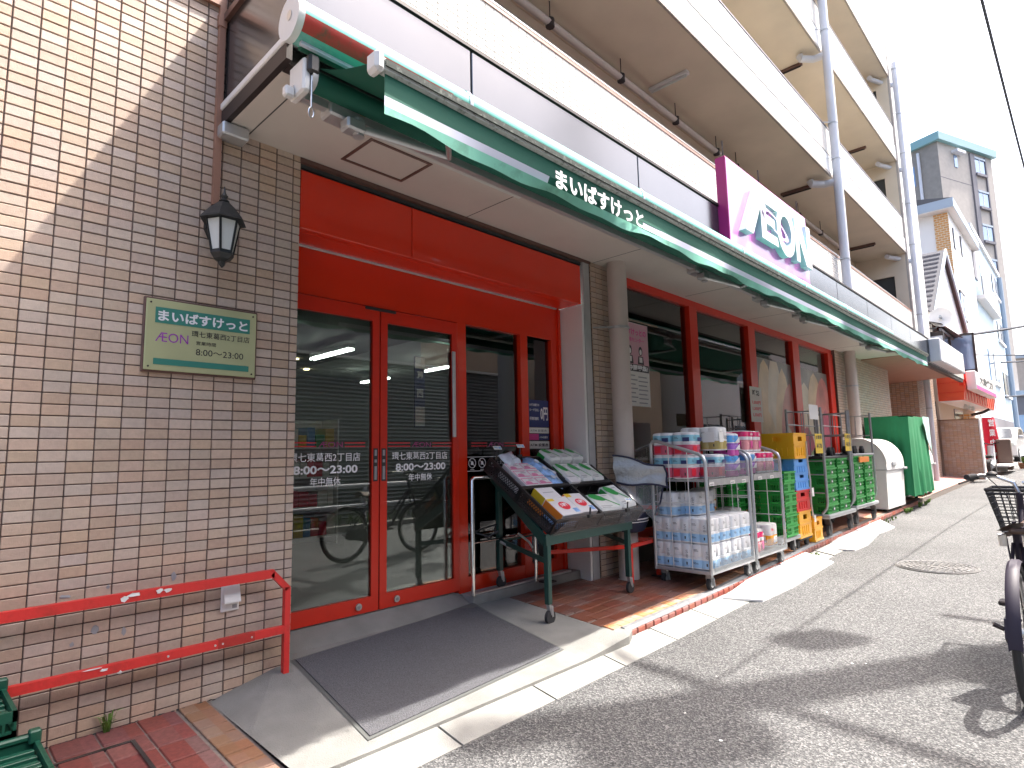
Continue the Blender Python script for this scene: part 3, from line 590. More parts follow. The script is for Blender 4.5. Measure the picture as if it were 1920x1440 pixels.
for z0 in (3.95, 6.85, 9.55):
    d = part('corridor_end_wall', MB().box(19.3, 19.42, .02, .32, z0, z0 + 2.7).box(19.3, 19.42, 1.0, 1.25, z0, z0 + 2.7).box(19.3, 19.42, .32, 1.0, z0 + 2.1, z0 + 2.7), 'cream_paint', B)
    part('stair_opening', MB().box(19.36, 19.44, .30, 1.02, z0, z0 + 2.12), 'int_dark', d)
part('end_pier_upper', MB().box(19.42, X1 + .3, -.02, 1.4, 3.36, 12.9), 'white_paint', B)
part('end_pier_tile_edge', MB().box(19.30, 19.42, -.03, .02, 3.36, 12.9), 'tower_wall', B)
st = part('stair_tower', MB().box(16.6, 20.9, .3, 4, 12.5, 18.5), 'tower_wall', B)
brickmat('tower_tile', (.40, .38, .37), (.36, .34, .33), (.25, .24, .24), .1, .05, 'xz', .01)
part('tower_tile_face', MB().quad((16.6, .29, 12.5), (20.9, .29, 12.5), (20.9, .29, 18.5), (16.6, .29, 18.5)), 'tower_tile', st)
part('roof_parapet', MB().box(1.1, 20.9, -.015, .15, 12.5, 13.3), 'white_paint', B)
part('roof_deck', MB().box(-3, 21.4, .15, 6, 12.3, 12.5), 'concrete', B)
# pipes hung below the corridor ceiling, peeling beam
for q in ((1.2, 10.6), (12.9, 17.2)): part('hung_pipe', MB().tube([(q[0], .92, 6.36), (q[1], .92, 6.36)], .045, 10), 'pipe_beige', B, smooth=True)
for x in (2.2, 3.7, 5.1, 6.6, 8.1, 9.5, 10.3, 13.5, 15, 16.5): part('pipe_hanger', MB().cyl((x, .92, 6.36), (x, .92, 6.65), .007, n=5).cyl((x, .92, 6.31), (x, .92, 6.41), .055, n=8), 'dark_metal', B)
mat('peeling', (.50, .44, .42), .7, dirt=1, dscale=5.5, dcol=(.13, .12, .12)); part('peeling_beam', MB().box(1.1, 19.2, 1.0, 1.25, 5.95, 6.22), 'peeling', B)
part('corridor_door_band', MB().box(1.1, 19.2, 1.225, 1.249, 4.0, 5.9), 'brown_metal', B)
for z in (6.65, 9.35):
    for k_, x in enumerate((7.5, 12.75, 17.7)):
        t = thing('ceiling_lamp', '%s slim lamp under the %s balcony ceiling, %s' % ('white' if (k_ == 0 and z < 7) else 'brown', 'lower' if z < 7 else 'upper', ('directly above the big letter sign' if k_ == 0 else 'beside the tall white downpipe' if k_ == 1 else 'towards the far end')), 'lamp', (x, .68, z - .003), 'lamps under the balcony ceilings')
        part('lamp_body', MB().bbox(x - .045, x + .045, .38, 1.0, z - .055, z - .004, .006), 'white_plastic' if (k_ == 0 and z < 7) else 'brown_metal', t)
        part('lamp_tube', MB().cyl((x, .41, z - .075), (x, .97, z - .075), .016, n=8), 'frost_glass' if (k_ == 0 and z < 7) else 'dark_metal', t)
# ---------------------------------------------------------------- downpipes
def pipe(label, pts, r, brk, m='pipe_white', arms=()):
    t = thing('downpipe', label, 'pipe', (pts[0][0], pts[0][1], pts[0][2]), 'downpipes on the building front')
    part('pipe_run', MB().tube(pts, r, 14), m, t, smooth=True)
    for z in brk: part('bracket', MB().cyl((pts[0][0], pts[0][1], z - .012), (pts[0][0], pts[0][1], z + .012), r + .008, n=14).bar((pts[0][0] - r, pts[0][1], z), (pts[0][0] - .22, .0, z), .012), 'galv', t)
    for a in arms: part('side_arm', MB().tube(a, r * .85, 10), m, t, smooth=True)
pipe('beige painted downpipe left of the shop windows, beside the toilet paper cart', [(4.68, -.14, .1), (4.68, -.14, 3.05)], .092, (2.42,), 'pipe_beige')
pipe('beige painted downpipe standing behind the roll cages of green crates', [(12.28, -.14, .2), (12.28, -.14, 3.05)], .10, (2.4,), 'pipe_beige')
A = lambda z: [(12.62, -.13, z), (12.62, .12, z + .02), (12.42, .30, z + .02), (12.42, .32, z + .09)]
pipe('tall white downpipe crossing the balconies above the big letter sign', [(12.62, -.13, 3.7), (12.62, -.13, 13)], .085, (4.9, 6.95, 7.7, 9.7, 10.4), arms=[A(6.5), A(9.2)])
A = lambda z: [(19.55, -.13, z), (19.5, .1, z + .12), (18.9, .35, z + .12), (18.75, .35, z + .1)]
pipe('tall white downpipe at the far right end of the building', [(19.55, -.13, .3), (19.55, -.13, 12.4)], .075, (2.3, 4.9, 6.9, 8.1, 9.6, 10.8, 12.2), arms=[A(6.4), A(9.1), A(11.7)])
# brown conduit down to the wall lantern
t = thing('conduit', 'brown conduit running down the tiled wall to the black lantern', 'conduit', (1.098, -.02, 2.6))
part('conduit_run', MB().box(1.085, 1.118, -.034, -.007, 2.60, 3.62).box(1.085, 1.118, -.034, -.007, 3.69, 4.4), 'conduit_brown', t); part('conduit_elbow', MB().box(.86, 1.085, -.034, -.007, 3.74, 3.775).box(1.08, 1.122, -.038, -.007, 3.62, 3.69), 'conduit_brown', t)
# ---------------------------------------------------------------- entrance
part('recess_ceiling', MB().box(1.577, 4.45, 0.02, .9, 3.0, 3.04), 'int_dark', B)
tk = part('shutter_track', MB().box(1.577, 4.45, -.01, .03, 3.022, 3.048), 'brown_metal', B)
part('shutter_slot', MB().box(1.577, 4.36, .03, .10, 2.985, 3.02), 'dark_metal', B)
part('red_fascia', MB().bbox(1.585, 2.395, -.002, .06, 2.615, 2.975, .003).bbox(2.40, 4.295, -.002, .06, 2.615, 2.975, .003), 'red_panel', B)
part('red_fascia_underside', MB().box(1.585, 4.295, .06, .30, 2.613, 2.635), 'red_panel', B)
part('white_jamb', MB().box(4.30, 4.33, .0, .32, .16, 2.612).box(4.285, 4.30, .26, .32, .16, 2.612), 'white_plastic', B)
part('alu_jamb', MB().box(4.335, 4.425, -.005, .3, .16, 3.02), 'alu', B)
part('track_gap', MB().box(4.425, 4.455, .01, .3, .16, 3.05), 'black', B)
F0 = .262                                                      # street face of the door frame
fl = part('entrance_frame', MB().box(1.585, 4.285, F0, F0 + .06, 2.30, 2.615).box(3.02, 3.11, F0 - .006, F0 + .06, .235, 2.30).box(3.745, 3.835, F0 - .003, F0 + .06, .235, 2.30).box(4.165, 4.245, F0, F0 + .06, .235, 2.30)
          .box(4.252, 4.284, F0 - .02, F0 + .06, .235, 2.60).box(3.11, 4.165, F0, F0 + .06, .235, .345), 'red_panel', B)
part('light_strip', MB().bbox(1.59, 4.24, F0 - .018, F0 - .001, 2.60, 2.628, .003), 'alu', fl)
part('frame_gap', MB().box(4.245, 4.252, F0 + .01, F0 + .05, .235, 2.6), 'black', fl)
part('door_sensor', MB().bbox(2.19, 2.44, F0 - .02, F0 + .0, 2.272, 2.292, .004), 'dark_metal', fl)
for (a, b, z0, z1) in ((3.11, 3.745, .345, 2.30), (3.835, 4.165, .345, 2.385)):
    part('fixed_glass', MB().box(a, b, .30, .308, z0, z1), 'door_glass', fl)
part('glass_edge', MB().box(3.835, 4.165, F0 + .002, F0 + .055, 2.30, 2.385), 'int_dark', fl)
def leaf(x0, x1, lockx, pull):
    z0, z1 = .262, 2.292; s = .055
    L = part('sliding_door', MB().box(x0, x1, F0 - .01, F0 + .03, z1 - .095, z1).box(x0, x1, F0 - .01, F0 + .03, z0, z0 + .095).box(x0, x0 + s, F0 - .01, F0 + .03, z0 + .095, z1 - .095).box(x1 - s, x1, F0 - .01, F0 + .03, z0 + .095, z1 - .095), 'red_frame', B)
    part('glass', MB().box(x0 + s, x1 - s, F0 + .004, F0 + .010, z0 + .095, z1 - .095), 'door_glass', L)
    part('lock', MB().cyl((lockx, F0 - .011, .308), (lockx, F0 - .022, .308), .022, n=18), 'steel', L, smooth=True)
    part('lock_core', MB().cyl((lockx, F0 - .022, .308), (lockx, F0 - .025, .308), .010, n=12), 'galv', L)
    part('door_pull', MB().box(pull - .017, pull + .017, F0 - .012, F0 - .0095, 1.10, 1.32), 'print_dark', L)
    part('door_pull_slot', MB().box(pull - .009, pull + .009, F0 - .0135, F0 - .0115, 1.11, 1.20).box(pull - .009, pull + .009, F0 - .0135, F0 - .0115, 1.225, 1.245).box(pull - .009, pull + .009, F0 - .0135, F0 - .0115, 1.27, 1.31), 'print_grey', L)
    return L
LF = leaf(1.60, 2.308, 2.157, 2.28); RF = leaf(2.318, 3.02, 2.451, 2.345)
part('door_gap', MB().box(2.309, 2.317, F0, F0 + .04, .26, 2.29), 'black', B)
yd = F0 - .001
def decals(x0, x1, xt0, xt1, L):
    c = (x0 + x1) / 2
    mb = MB()
    for z in (1.357, 1.334): mb.box(x0, c - .10, yd, yd + .002, z - .004, z + .004).box(c + .10, x1, yd, yd + .002, z - .004, z + .004)
    part('red_stripe', mb, 'decal_red', L); front_text('lettering', 'ÆON', c - .085, 1.328, .17, .036, yd, 'decal_pink', L)
    if xt0:
        front_text('lettering', '環七東葛西2丁目店', xt0, 1.238, xt1 - xt0, .056, yd, 'decal_white', L, .008)
        front_text('lettering', '8:00〜23:00', xt0 + .03, 1.162, (xt1 - xt0) * .9, .052, yd, 'decal_white', L, .03)
        front_text('lettering', '年中無休', xt0 + .14, 1.088, .21, .052, yd, 'decal_white', L, .008)
decals(1.70, 2.205, 1.675, 2.168, LF); decals(2.39, 2.957, 2.42, 2.915, RF); decals(3.16, 3.70, None, None, fl)
yg = .298
mb = MB()                                                      # pictogram plate: rounded outline and five rings
for a in ((3.13, 3.70, 1.245, 1.250), (3.13, 3.70, 1.135, 1.140)): mb.box(a[0], a[1], yg, yg + .001, a[2], a[3])
for a in (3.13, 3.695): mb.box(a, a + .005, yg, yg + .001, 1.14, 1.245)
for i in range(5):
    cx, cz = 3.20 + i * .107, 1.20
    mb.add([(cx + r * math.cos(t * PI / 12), yg - .0005, cz + r * math.sin(t * PI / 12)) for r in (.040, .034) for t in range(24)], [(t, (t + 1) % 24, 24 + (t + 1) % 24, 24 + t) for t in range(24)])
    mb.bar((cx - .025, yg - .0007, cz + .024), (cx + .025, yg - .0007, cz - .024), .001, .005)
    mb.add([(cx - .016, yg - .0006, cz - .014), (cx + .016, yg - .0006, cz - .014), (cx + .012, yg - .0006, cz + .008), (cx, yg - .0006, cz + .018), (cx - .012, yg - .0006, cz + .008)], [(0, 1, 2, 3, 4)])
    mb.box(cx - .02, cx + .02, yg, yg + .001, 1.146, 1.151)
part('pictogram_strip', mb, 'decal_white', fl)
def card(parent, x0, x1, z0, z1, y, m, name='sticker'): return part(name, MB().box(x0, x1, y, y + .0015, z0, z1), m, parent)
c = card(fl, 3.87, 4.14, 1.50, 1.74, .297, 'print_navy'); front_text('lettering', 'みずほ銀行の', 3.885, 1.685, .13, .024, .2965, 'print_white', c, .02); front_text('lettering', 'カード引出し', 3.885, 1.64, .13, .024, .2965, 'print_white', c, .02)
front_text('lettering', '0円', 4.03, 1.56, .10, .12, .2965, 'print_white', c, .03); front_text('lettering', '手数料無料', 3.885, 1.56, .12, .03, .2965, 'print_white', c, .02)
c = card(fl, 3.87, 4.14, 1.445, 1.495, .297, 'paper'); front_text('lettering', 'ATM 設置店', 3.89, 1.458, .22, .022, .2965, 'print_grey', c, .02)
c = card(fl, 3.87, 4.0, 1.385, 1.44, .297, 'print_pink'); c = card(fl, 4.0, 4.14, 1.385, 1.44, .297, 'print_navy'); front_text('lettering', 'ATM 設置店', 4.01, 1.40, .11, .02, .2965, 'print_white', c, .02)
c = card(fl, 3.87, 4.14, 1.31, 1.375, .297, 'paper'); front_text('lettering', 'ATM 設置店', 3.885, 1.328, .24, .028, .2965, 'print_dark', c, .02)
# door step
part('door_step', MB().bbox(3.03, 4.46, .115, .50, .02, .238, .006), 'concrete_pale', B)
part('door_sill', MB().box(1.58, 3.03, .235, .45, .05, .235), 'concrete', B)
part('sill_rail', MB().bbox(3.05, 4.2, .135, .150, .238, .252, .003), 'steel', B)
for z in (2.06,): part('safety_bar', MB().bbox(2.955, 2.985, F0 - .03, F0 - .012, 1.40, 2.06, .004), 'alu', RF)
# ---------------------------------------------------------------- shop windows
wf = part('window_frame', MB().box(5.0, 11.84, .045, .11, 2.965, 3.048).box(5.0, 11.84, .045, .11, .42, .50), 'red_frame', B)
mull = [(5.0, 5.02), (6.43, 6.62), (8.11, 8.34), (9.81, 10.09), (11.58, 11.84)]
for a, b in mull: part('mullion', MB().bbox(a, b, .03, .115, .50, 2.964, .003), 'red_frame', wf)
for (a, b), (c_, d_) in zip(mull, mull[1:]): part('window_pane', MB().box(b, c_, .09, .098, .50, 2.965), 'window_glass', wf)
for (a, b), (c_, d_) in zip(mull[:2], mull[1:3]): part('blind_rail', MB().box(b, c_, .125, .15, 2.90, 2.94), 'int_ceiling', wf)
# posters on the glass
ys = .084; mat('poster_pink', (.62, .36, .42), .6)
P = tag(link('recruiting_poster', MB().box(5.04, 5.56, ys, ys + .002, 1.73, 2.60).mesh('recruiting_poster', 'paper')), 'pink and white poster with two sketched workers taped behind the first shop window', 'poster')
part('pink_area', MB().box(5.045, 5.555, ys - .002, ys - .001, 2.10, 2.595), 'poster_pink', P)
front_text('lettering', 'ばすけっとの', 5.09, 2.47, .43, .07, ys - .003, 'print_pink', P, .03); front_text('lettering', '採用センター', 5.12, 2.40, .36, .045, ys - .003, 'print_pink', P, .02)
part('text_band', MB().box(5.06, 5.55, ys - .003, ys - .002, 2.09, 2.165), 'print_dark', P); front_text('lettering', 'く仲間募集!', 5.08, 2.10, .45, .06, ys - .004, 'print_white', P, .04)
for cx in (5.20, 5.40):
    part('drawn_figure', MB().add([(cx - .06, ys - .003, 2.17), (cx + .06, ys - .003, 2.17), (cx + .045, ys - .003, 2.255), (cx - .045, ys - .003, 2.255)], [(0, 1, 2, 3)]).add([(cx + .036 * math.cos(t * PI / 8), ys - .003, 2.31 + .05 * math.sin(t * PI / 8)) for t in range(16)], [tuple(range(16))]), 'print_dark', P)
    part('drawn_face', MB().add([(cx + .022 * math.cos(t * PI / 8), ys - .004, 2.30 + .03 * math.sin(t * PI / 8)) for t in range(16)], [tuple(range(16))]).box(cx - .028, cx + .028, ys - .0042, ys - .0035, 2.19, 2.245), 'paper', P)
mb = MB()
for k_ in range(7):
    z = 2.04 - k_ * .045; mb.box(5.09 + (k_ % 3) * .03, 5.28 + (k_ % 2) * .04, ys - .002, ys - .001, z, z + .012).box(5.34, 5.50 + (k_ % 2) * .02, ys - .002, ys - .001, z - .01, z + .002)
part('small_print', mb, 'print_grey', P); part('print_mark', MB().box(5.08, 5.12, ys - .002, ys - .001, 1.77, 1.82), 'print_red', P)
P = tag(link('wage_poster', MB().box(8.0, 8.40, .020, .022, 1.64, 2.12).mesh('wage_poster', 'paper')), 'white poster with three red prices on the glass beside a red mullion', 'poster')
front_text('lettering', '時給', 8.08, 2.00, .24, .08, .018, 'print_dark', P, .03)
for k_, s_ in enumerate(("1,050円", "1,300円", "1,350円")): front_text('lettering', s_, 8.06, 1.88 - k_ * .085, .28, .05, .018, 'print_red', P, .02)
# tulip films
film = tag(link('tulip_film', MB().box(8.36, 9.80, .080, .083, .52, 2.58).box(10.10, 11.57, .080, .083, .52, 2.58).mesh('tulip_film', 'film_grey')), 'window film printed with big cream and pink tulip petals across the two far windows', 'window film')
def petal(cx, z0, z1, w, lean, m, k_):
    n = 14; L_ = []; w *= 2.1;
    for i in range(n + 1):
        t = i / n; ww = w * (math.sin(PI * min(1, t * .86 + .14)) ** .55) * (1 - .10 * t); L_.append((cx + lean * t * t, z0 + (z1 - z0) * t, ww / 2))
    y = .078 - .0006 * k_; vs = [(a - c_, y, b) for a, b, c_ in L_] + [(a + c_, y, b) for a, b, c_ in L_]; mb = MB()
    mb.add(vs, [(i, n + 1 + i, n + 2 + i, i + 1) for i in range(n)]); mb.v = [(min(max(v[0], LIM[0]), LIM[1]), v[1], min(max(v[2], .53), 2.57)) for v in mb.v]
    part('petal', mb, m, film)
LIM = (8.37, 9.79)
k_ = 0
for a in ((8.75, .6, 2.62, .36, -.05, 'petal_cream'), (9.08, .6, 2.75, .34, .0, 'petal_pale'), (9.36, .7, 2.5, .36, .04, 'petal_cream'), (9.62, .9, 2.28, .40, .05, 'petal_pink'), (8.50, .55, 1.75, .30, -.12, 'petal_pale'), (8.80, .5, 1.85, .34, -.10, 'petal_cream'),
          (9.12, .5, 1.35, .30, .02, 'petal_pale'), (9.42, .5, 1.62, .30, .08, 'petal_pale'), (9.70, .5, 1.45, .28, .02, 'petal_cream'), (8.45, .5, 1.2, .2, 0, 'petal_cream')): k_ += 1; petal(*a, k_)
LIM = (10.11, 11.56); k_ = 0
for a in ((10.35, 1.1, 2.35, .42, .0, 'petal_pale'), (10.85, 1.3, 2.55, .40, .0, 'petal_cream'), (11.25, 1.4, 2.5, .42, .04, 'petal_pink'), (10.80, 1.0, 1.98, .44, .0, 'petal_pale'), (11.35, 1.3, 1.95, .22, .0, 'petal_rose'), (11.15, 1.2, 1.8, .16, 0, 'petal_rose'),
          (10.30, .9, 1.62, .36, .02, 'petal_rose'), (10.55, .5, 1.25, .30, .0, 'leaf_print'), (10.85, .5, 1.05, .26, 0, 'leaf_print'), (10.25, .5, 1.0, .3, 0, 'leaf_print'), (11.2, .5, 1.3, .2, 0, 'film_grey')): k_ += 1; petal(*a, k_)
# ---------------------------------------------------------------- shop interior
part('interior_ceiling', MB().box(1.58, 5.2, .34, 8, 2.95, 3.0), 'int_ceiling', B); part('interior_ceiling', MB().box(5.2, 11.86, .34, 8, 2.95, 3.0), 'int_ceiling_lit', B); part('interior_floor', MB().box(1.58, 11.86, .3, 8, .1, .24), 'int_floor', B)  # one ceiling; its brighter light on the right is painted as a paler colour
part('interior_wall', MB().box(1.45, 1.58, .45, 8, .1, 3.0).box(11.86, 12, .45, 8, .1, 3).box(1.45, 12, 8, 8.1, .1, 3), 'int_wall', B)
shadow_wall = part('interior_upper_case', MB().box(7.4, 10.5, 2.2, 2.5, .24, 2.1), 'int_wall_pale', B); part('ceiling_beam', MB().box(5.2, 11.8, 1.3, 1.5, 2.7, 2.949), 'int_ceiling_lit', B); part('ceiling_duct', MB().tube([(5.4, .9, 2.8), (11.6, .9, 2.8)], .06, 10), 'int_wall_pale', B)
fx = thing('store_shelf', 'dim shop shelf with packets seen behind the left sliding door', 'shelf', (2.2, 4.2, .24), 'shelves inside the shop')
def shelf_unit(x0, y0, lab):
    t = thing('store_shelf', lab, 'shelf', (x0, y0, .24), 'shelves inside the shop')
    part('shelf_frame', MB().box(x0 - .45, x0 + .45, y0, y0 + .03, .24, 1.75).box(x0 - .47, x0 - .45, y0 - .4, y0 + .03, .24, 1.75).box(x0 + .45, x0 + .47, y0 - .4, y0 + .03, .24, 1.75), 'white_plastic', t)
    for z in (.35, .70, 1.05, 1.4): part('shelf_board', MB().box(x0 - .45, x0 + .45, y0 - .4, y0, z - .02, z), 'white_plastic', t)
    for z in (.35, .70, 1.05, 1.4):
        x = x0 - .42; mb = [MB() for _ in range(5)]
        while x < x0 + .35:
            w = rnd.uniform(.07, .14); mb[rnd.randrange(5)].bbox(x, x + w, y0 - .36, y0 - .05, z, z + rnd.uniform(.14, .26), .004); x += w + .006
        for m_, b_ in zip(('print_red', 'print_yellow', 'print_green', 'paper', 'print_blue'), mb):
            if b_.v: part('packets', b_, m_, t, kind='stuff')
bpy.data.objects.remove(fx)
shelf_unit(2.3, 3.6, 'dim shelf of packets behind the left sliding door'); shelf_unit(3.4, 3.9, 'dim shelf of packets behind the right sliding door'); shelf_unit(6.6, 3.0, 'dim shelf of packets behind the poster window'); shelf_unit(7.9, 3.2, 'dim shelf of packets behind the second shop window')
for (x, y, z, l_, ax, lab) in ((4.3, 4.5, 2.75, 1.1, 'y', 'lit tube lamp seen high in the left sliding door'), (6.4, 4.8, 2.75, .9, 'y', 'lit tube lamp seen high in the right sliding door'), (6.4, 6.6, 2.75, .9, 'y', 'lit tube lamp deepest inside the shop'), (3.1, 5.6, 2.75, .9, 'y', 'lit tube lamp far inside behind the left sliding door'),
                               (3.3, 1.0, 2.86, 1.6, 'x', 'unseen tube lamp added above the sliding doors to light the banners inside'), (5.7, .45, 2.78, .6, 'x', 'lit tube lamp at the top of the poster window'), (8.9, .62, 2.72, 1.0, 'x', 'lit tube lamp high in the second shop window'), (8.2, 3.4, 2.86, 1.2, 'x', 'tube lamp added deep behind the second shop window to brighten the interior'), (6.8, 2.4, 2.86, 1.2, 'x', 'tube lamp added deep behind the poster window to brighten the interior')):  # lamps above the doors and deep at right are added to brighten the interior
    t = thing('tube_lamp', lab, 'lamp', (x, y, z), 'tube lamps inside the shop'); d = l_ / 2
    if ax == 'y': part('lamp_body', MB().box(x - .05, x + .05, y - d, y + d, z + .02, z + .08), 'white_plastic', t); part('tube', MB().cyl((x - .03, y - d, z), (x - .03, y + d, z), .014, n=8).cyl((x + .03, y - d, z), (x + .03, y + d, z), .014, n=8), 'tube_light', t)
    else: part('lamp_body', MB().box(x - d, x + d, y - .05, y + .05, z + .02, z + .08), 'white_plastic', t); part('tube', MB().cyl((x - d, y, z), (x + d, y, z), .016, n=8), 'tube_light', t)
for i, (x, y) in enumerate(((2.2, 1.6), (2.9, 2.0), (2.6, 3.1), (4.6, 6.2), (5.3, 7.2))):
    single('spot_lamp', MB().cyl((x, y, 2.94), (x, y, 2.93), .05, n=12), 'spot_light', 'small warm downlight in the dim ceiling behind the sliding doors', 'lamp', 'warm downlights inside the shop')
t = tag(link('curry_banner', MB().box(4.12, 4.80, 1.5, 1.51, 2.23, 2.55).mesh('curry_banner', 'print_yellow')), 'yellow hanging banner with black writing behind the fixed entrance glass', 'banner')
front_text('lettering', '感じて混ぜれば、', 4.15, 2.42, .62, .08, 1.497, 'print_dark', t, .02); front_text('lettering', '本格カレー', 4.17, 2.27, .56, .11, 1.497, 'print_dark', t, .02)
t = tag(link('vertical_banner', MB().box(3.54, 3.665, 1.5, 1.51, 1.55, 2.25).mesh('vertical_banner', 'print_navy')), 'narrow upright banner of navy and white behind the right sliding door', 'banner')
part('white_top', MB().box(3.545, 3.66, 1.497, 1.499, 2.13, 2.245), 'paper', t); front_text('lettering', '葛', 3.56, 2.02, .085, .085, 1.497, 'print_white', t, .03); front_text('lettering', '西', 3.56, 1.84, .085, .085, 1.497, 'print_white', t, .03); part('white_foot', MB().box(3.545, 3.66, 1.497, 1.499, 1.56, 1.75), 'paper', t)
# back entrance on the right
part('back_recess', MB().box(15.8, 19.0, 1.2, 1.3, .2, 3.0), 'white_paint', B)
part('recess_side', MB().box(15.75, 15.8, .0, 1.2, .2, 3.0), 'white_paint', B)
bd = part('back_door', MB().box(16.9, 17.0, 1.14, 1.2, .3, 2.35).box(17.75, 17.85, 1.14, 1.2, .3, 2.35).box(16.9, 17.85, 1.14, 1.2, 2.27, 2.36), 'dark_metal', B); part('door_leaf', MB().box(17.0, 17.75, 1.16, 1.19, .3, 2.27), 'galv', bd)
mb = MB()
for k_ in range(3): mb.tube([(17.375 + (.12 + .07 * k_) * math.cos(t * PI / 8), 1.15, 1.75 + (.2 + .1 * k_) * math.sin(t * PI / 8)) for t in range(9)], .012, 6)
part('door_grille', mb, 'white_plastic', bd)
t = thing('globe_lamp', 'small round wall lamp beside the back door on the right', 'lamp', (18.2, 1.15, 2.55)); part('globe', MB().lathe([(.02, -.11), (.08, -.08), (.11, 0), (.08, .08), (.03, .11)], (18.2, 1.05, 2.5), 14), 'frost_glass', t, smooth=True); part('lamp_mount', MB().bbox(18.13, 18.27, 1.05, 1.2, 2.6, 2.66, .01), 'dark_metal', t)
# ================================================================== THINGS ON THE LEFT WALL
t = thing('wall_lantern', 'black coach lantern with frosted panes on the shaded tiled wall', 'lantern', (1.105, -.09, 2.45))
part('back_plate', MB().prism([(1.10 + .068 * math.cos(k * PI / 4 + PI / 8) * .72, 2.50 + .10 * math.sin(k * PI / 4 + PI / 8)) for k in range(8)], 'y', -.04, -.006), 'lamp_black', t)
part('arm', MB().tube([(1.10, -.04, 2.47), (1.10, -.10, 2.44), (1.10, -.13, 2.47), (1.10, -.13, 2.52)], .012, 8), 'lamp_black', t, smooth=True)
cx, cy = 1.105, -.14
part('roof', MB().lathe([(.115, 2.475), (.108, 2.487), (.07, 2.535), (.045, 2.56), (.03, 2.575)], (cx, cy, 0), 6), 'lamp_black', t)
part('finial', MB().lathe([(.012, 2.57), (.026, 2.585), (.012, 2.60), (.018, 2.612), (.007, 2.63), (.002, 2.665)], (cx, cy, 0), 10), 'lamp_black', t, smooth=True)
mb = MB()
for k in range(6):
    a = k * PI / 3; b = a + PI / 3
    P0 = lambda r, z, q: (cx + r * math.cos(q), cy + r * math.sin(q), z)
    mb.add([P0(.050, 2.315, a + .07), P0(.050, 2.315, b - .07), P0(.078, 2.470, b - .07), P0(.078, 2.470, a + .07)], [(0, 1, 2, 3)])
part('frosted_pane', mb, 'frost_glass', t)
mb = MB()
for k in range(6): a = k * PI / 3; mb.bar((cx + .052 * math.cos(a), cy + .052 * math.sin(a), 2.31), (cx + .081 * math.cos(a), cy + .081 * math.sin(a), 2.478), .010)
part('rib', mb, 'lamp_black', t)
part('base', MB().lathe([(.055, 2.318), (.058, 2.30), (.042, 2.275), (.02, 2.262), (.014, 2.245), (.003, 2.232)], (cx, cy, 0), 6), 'lamp_black', t)
# plaque
t = thing('shop_plaque', 'brass plaque with green bars, shop name and opening hours on the tiled wall', 'sign', (1.07, -.02, 1.87))
part('backing_board', MB().bbox(.797, 1.343, -.024, -.007, 1.687, 2.056, .004), 'brown_metal', t)
pl = part('brass_plate', MB().bbox(.806, 1.335, -.030, -.0245, 1.697, 2.046, .002), 'brass', t)
part('green_field', MB().box(.846, 1.300, -.0315, -.0302, 1.930, 2.008), 'print_teal', pl); part('green_bar', MB().box(.846, 1.300, -.0315, -.0302, 1.725, 1.755), 'print_teal', pl)
front_text('lettering', 'まいばすけっと', .858, 1.940, .43, .056, -.0325, 'print_white', pl, .03)
front_text('lettering', '環七東葛西2丁目店', 1.012, 1.880, .288, .032, -.0312, 'print_dark', pl, .004); front_text('lettering', '営業時間', 1.035, 1.840, .095, .020, -.0312, 'print_dark', pl, .004)
front_text('lettering', '8:00〜23:00', 1.035, 1.788, .235, .032, -.0312, 'print_dark', pl); front_text('lettering', 'ÆON', .850, 1.838, .148, .046, -.0312, 'print_purple', pl)
mb = MB()
for x in (.825, 1.316):
    for z in (1.714, 2.028): mb.cyl((x, -.030, z), (x, -.033, z), .0045, n=10)
part('screw', mb, 'dark_metal', pl)
# handrail
t = thing('red_handrail', 'low red steel handrail along the foot of the tiled wall', 'handrail', (1.515, -.09, .1))
part('post', MB().bar((1.515, -.088, .09), (1.515, -.088, .585), .030), 'red_paint', t); part('base_plate', MB().bbox(1.478, 1.552, -.125, -.05, .086, .098, .003), 'red_paint', t)
part('top_rail', MB().bar((1.515, -.088, .578), (1.432, -.088, .668), .030).bar((1.44, -.088, .665), (-.6, -.088, .655), .030, .042), 'red_paint', t)
part('lower_rail', MB().bar((1.50, -.088, .372), (1.34, -.088, .372), .028, .038).bar((1.175, -.088, .372), (-.6, -.088, .372), .028, .038), 'red_paint', t); part('worn_sleeve', MB().bar((1.345, -.088, .372), (1.17, -.088, .372), .032, .042), 'red_worn', t)
mb = MB()
for x in (.36, .95, 1.155, 1.19, 1.33): mb.cyl((x, -.102, .372), (x, -.106, .372), .005, n=8)
part('bolt', mb, 'steel', t)
mb = MB(); rr = random.Random(3)
def shred(mb, x, z, w, h, y, n=9):
    pts = [(x + w * math.cos(2 * PI * k / n) * rr.uniform(.5, 1), z + h * math.sin(2 * PI * k / n) * rr.uniform(.5, 1)) for k in range(n)]
    mb.add([(a, y + rr.uniform(-.002, .002), b) for a, b in pts] , [tuple(range(n))])
for a in ((.80, .672, .035, .012), (.935, .668, .022, .012), (.90, .671, .018, .013), (.76, .66, .02, .016)): shred(mb, *a, -.1085)
for a in ((.70, .378, .02, .008), (.66, .39, .05, .004), (.76, .352, .012, .009)): shred(mb, *a, -.1075)
part('tape_scrap', mb, 'paper', t)
mb = MB()
for a in ((.985, .712, .016, .026), (.68, .53, .022, .022), (.60, .485, .014, .013), (.79, .50, .012, .024), (.56, .69, .03, .012), (.72, .705, .010, .012)): shred(mb, *a, -.0085)
single('tape_residue', mb, 'print_grey', 'torn scraps of old white tape stuck on the tiled wall around the red handrail', 'tape scraps')['kind'] = 'stuff'
t = thing('outlet_cover', 'white hooded socket cover on the tiled wall just under the red top rail', 'socket', (1.25, -.02, .57))
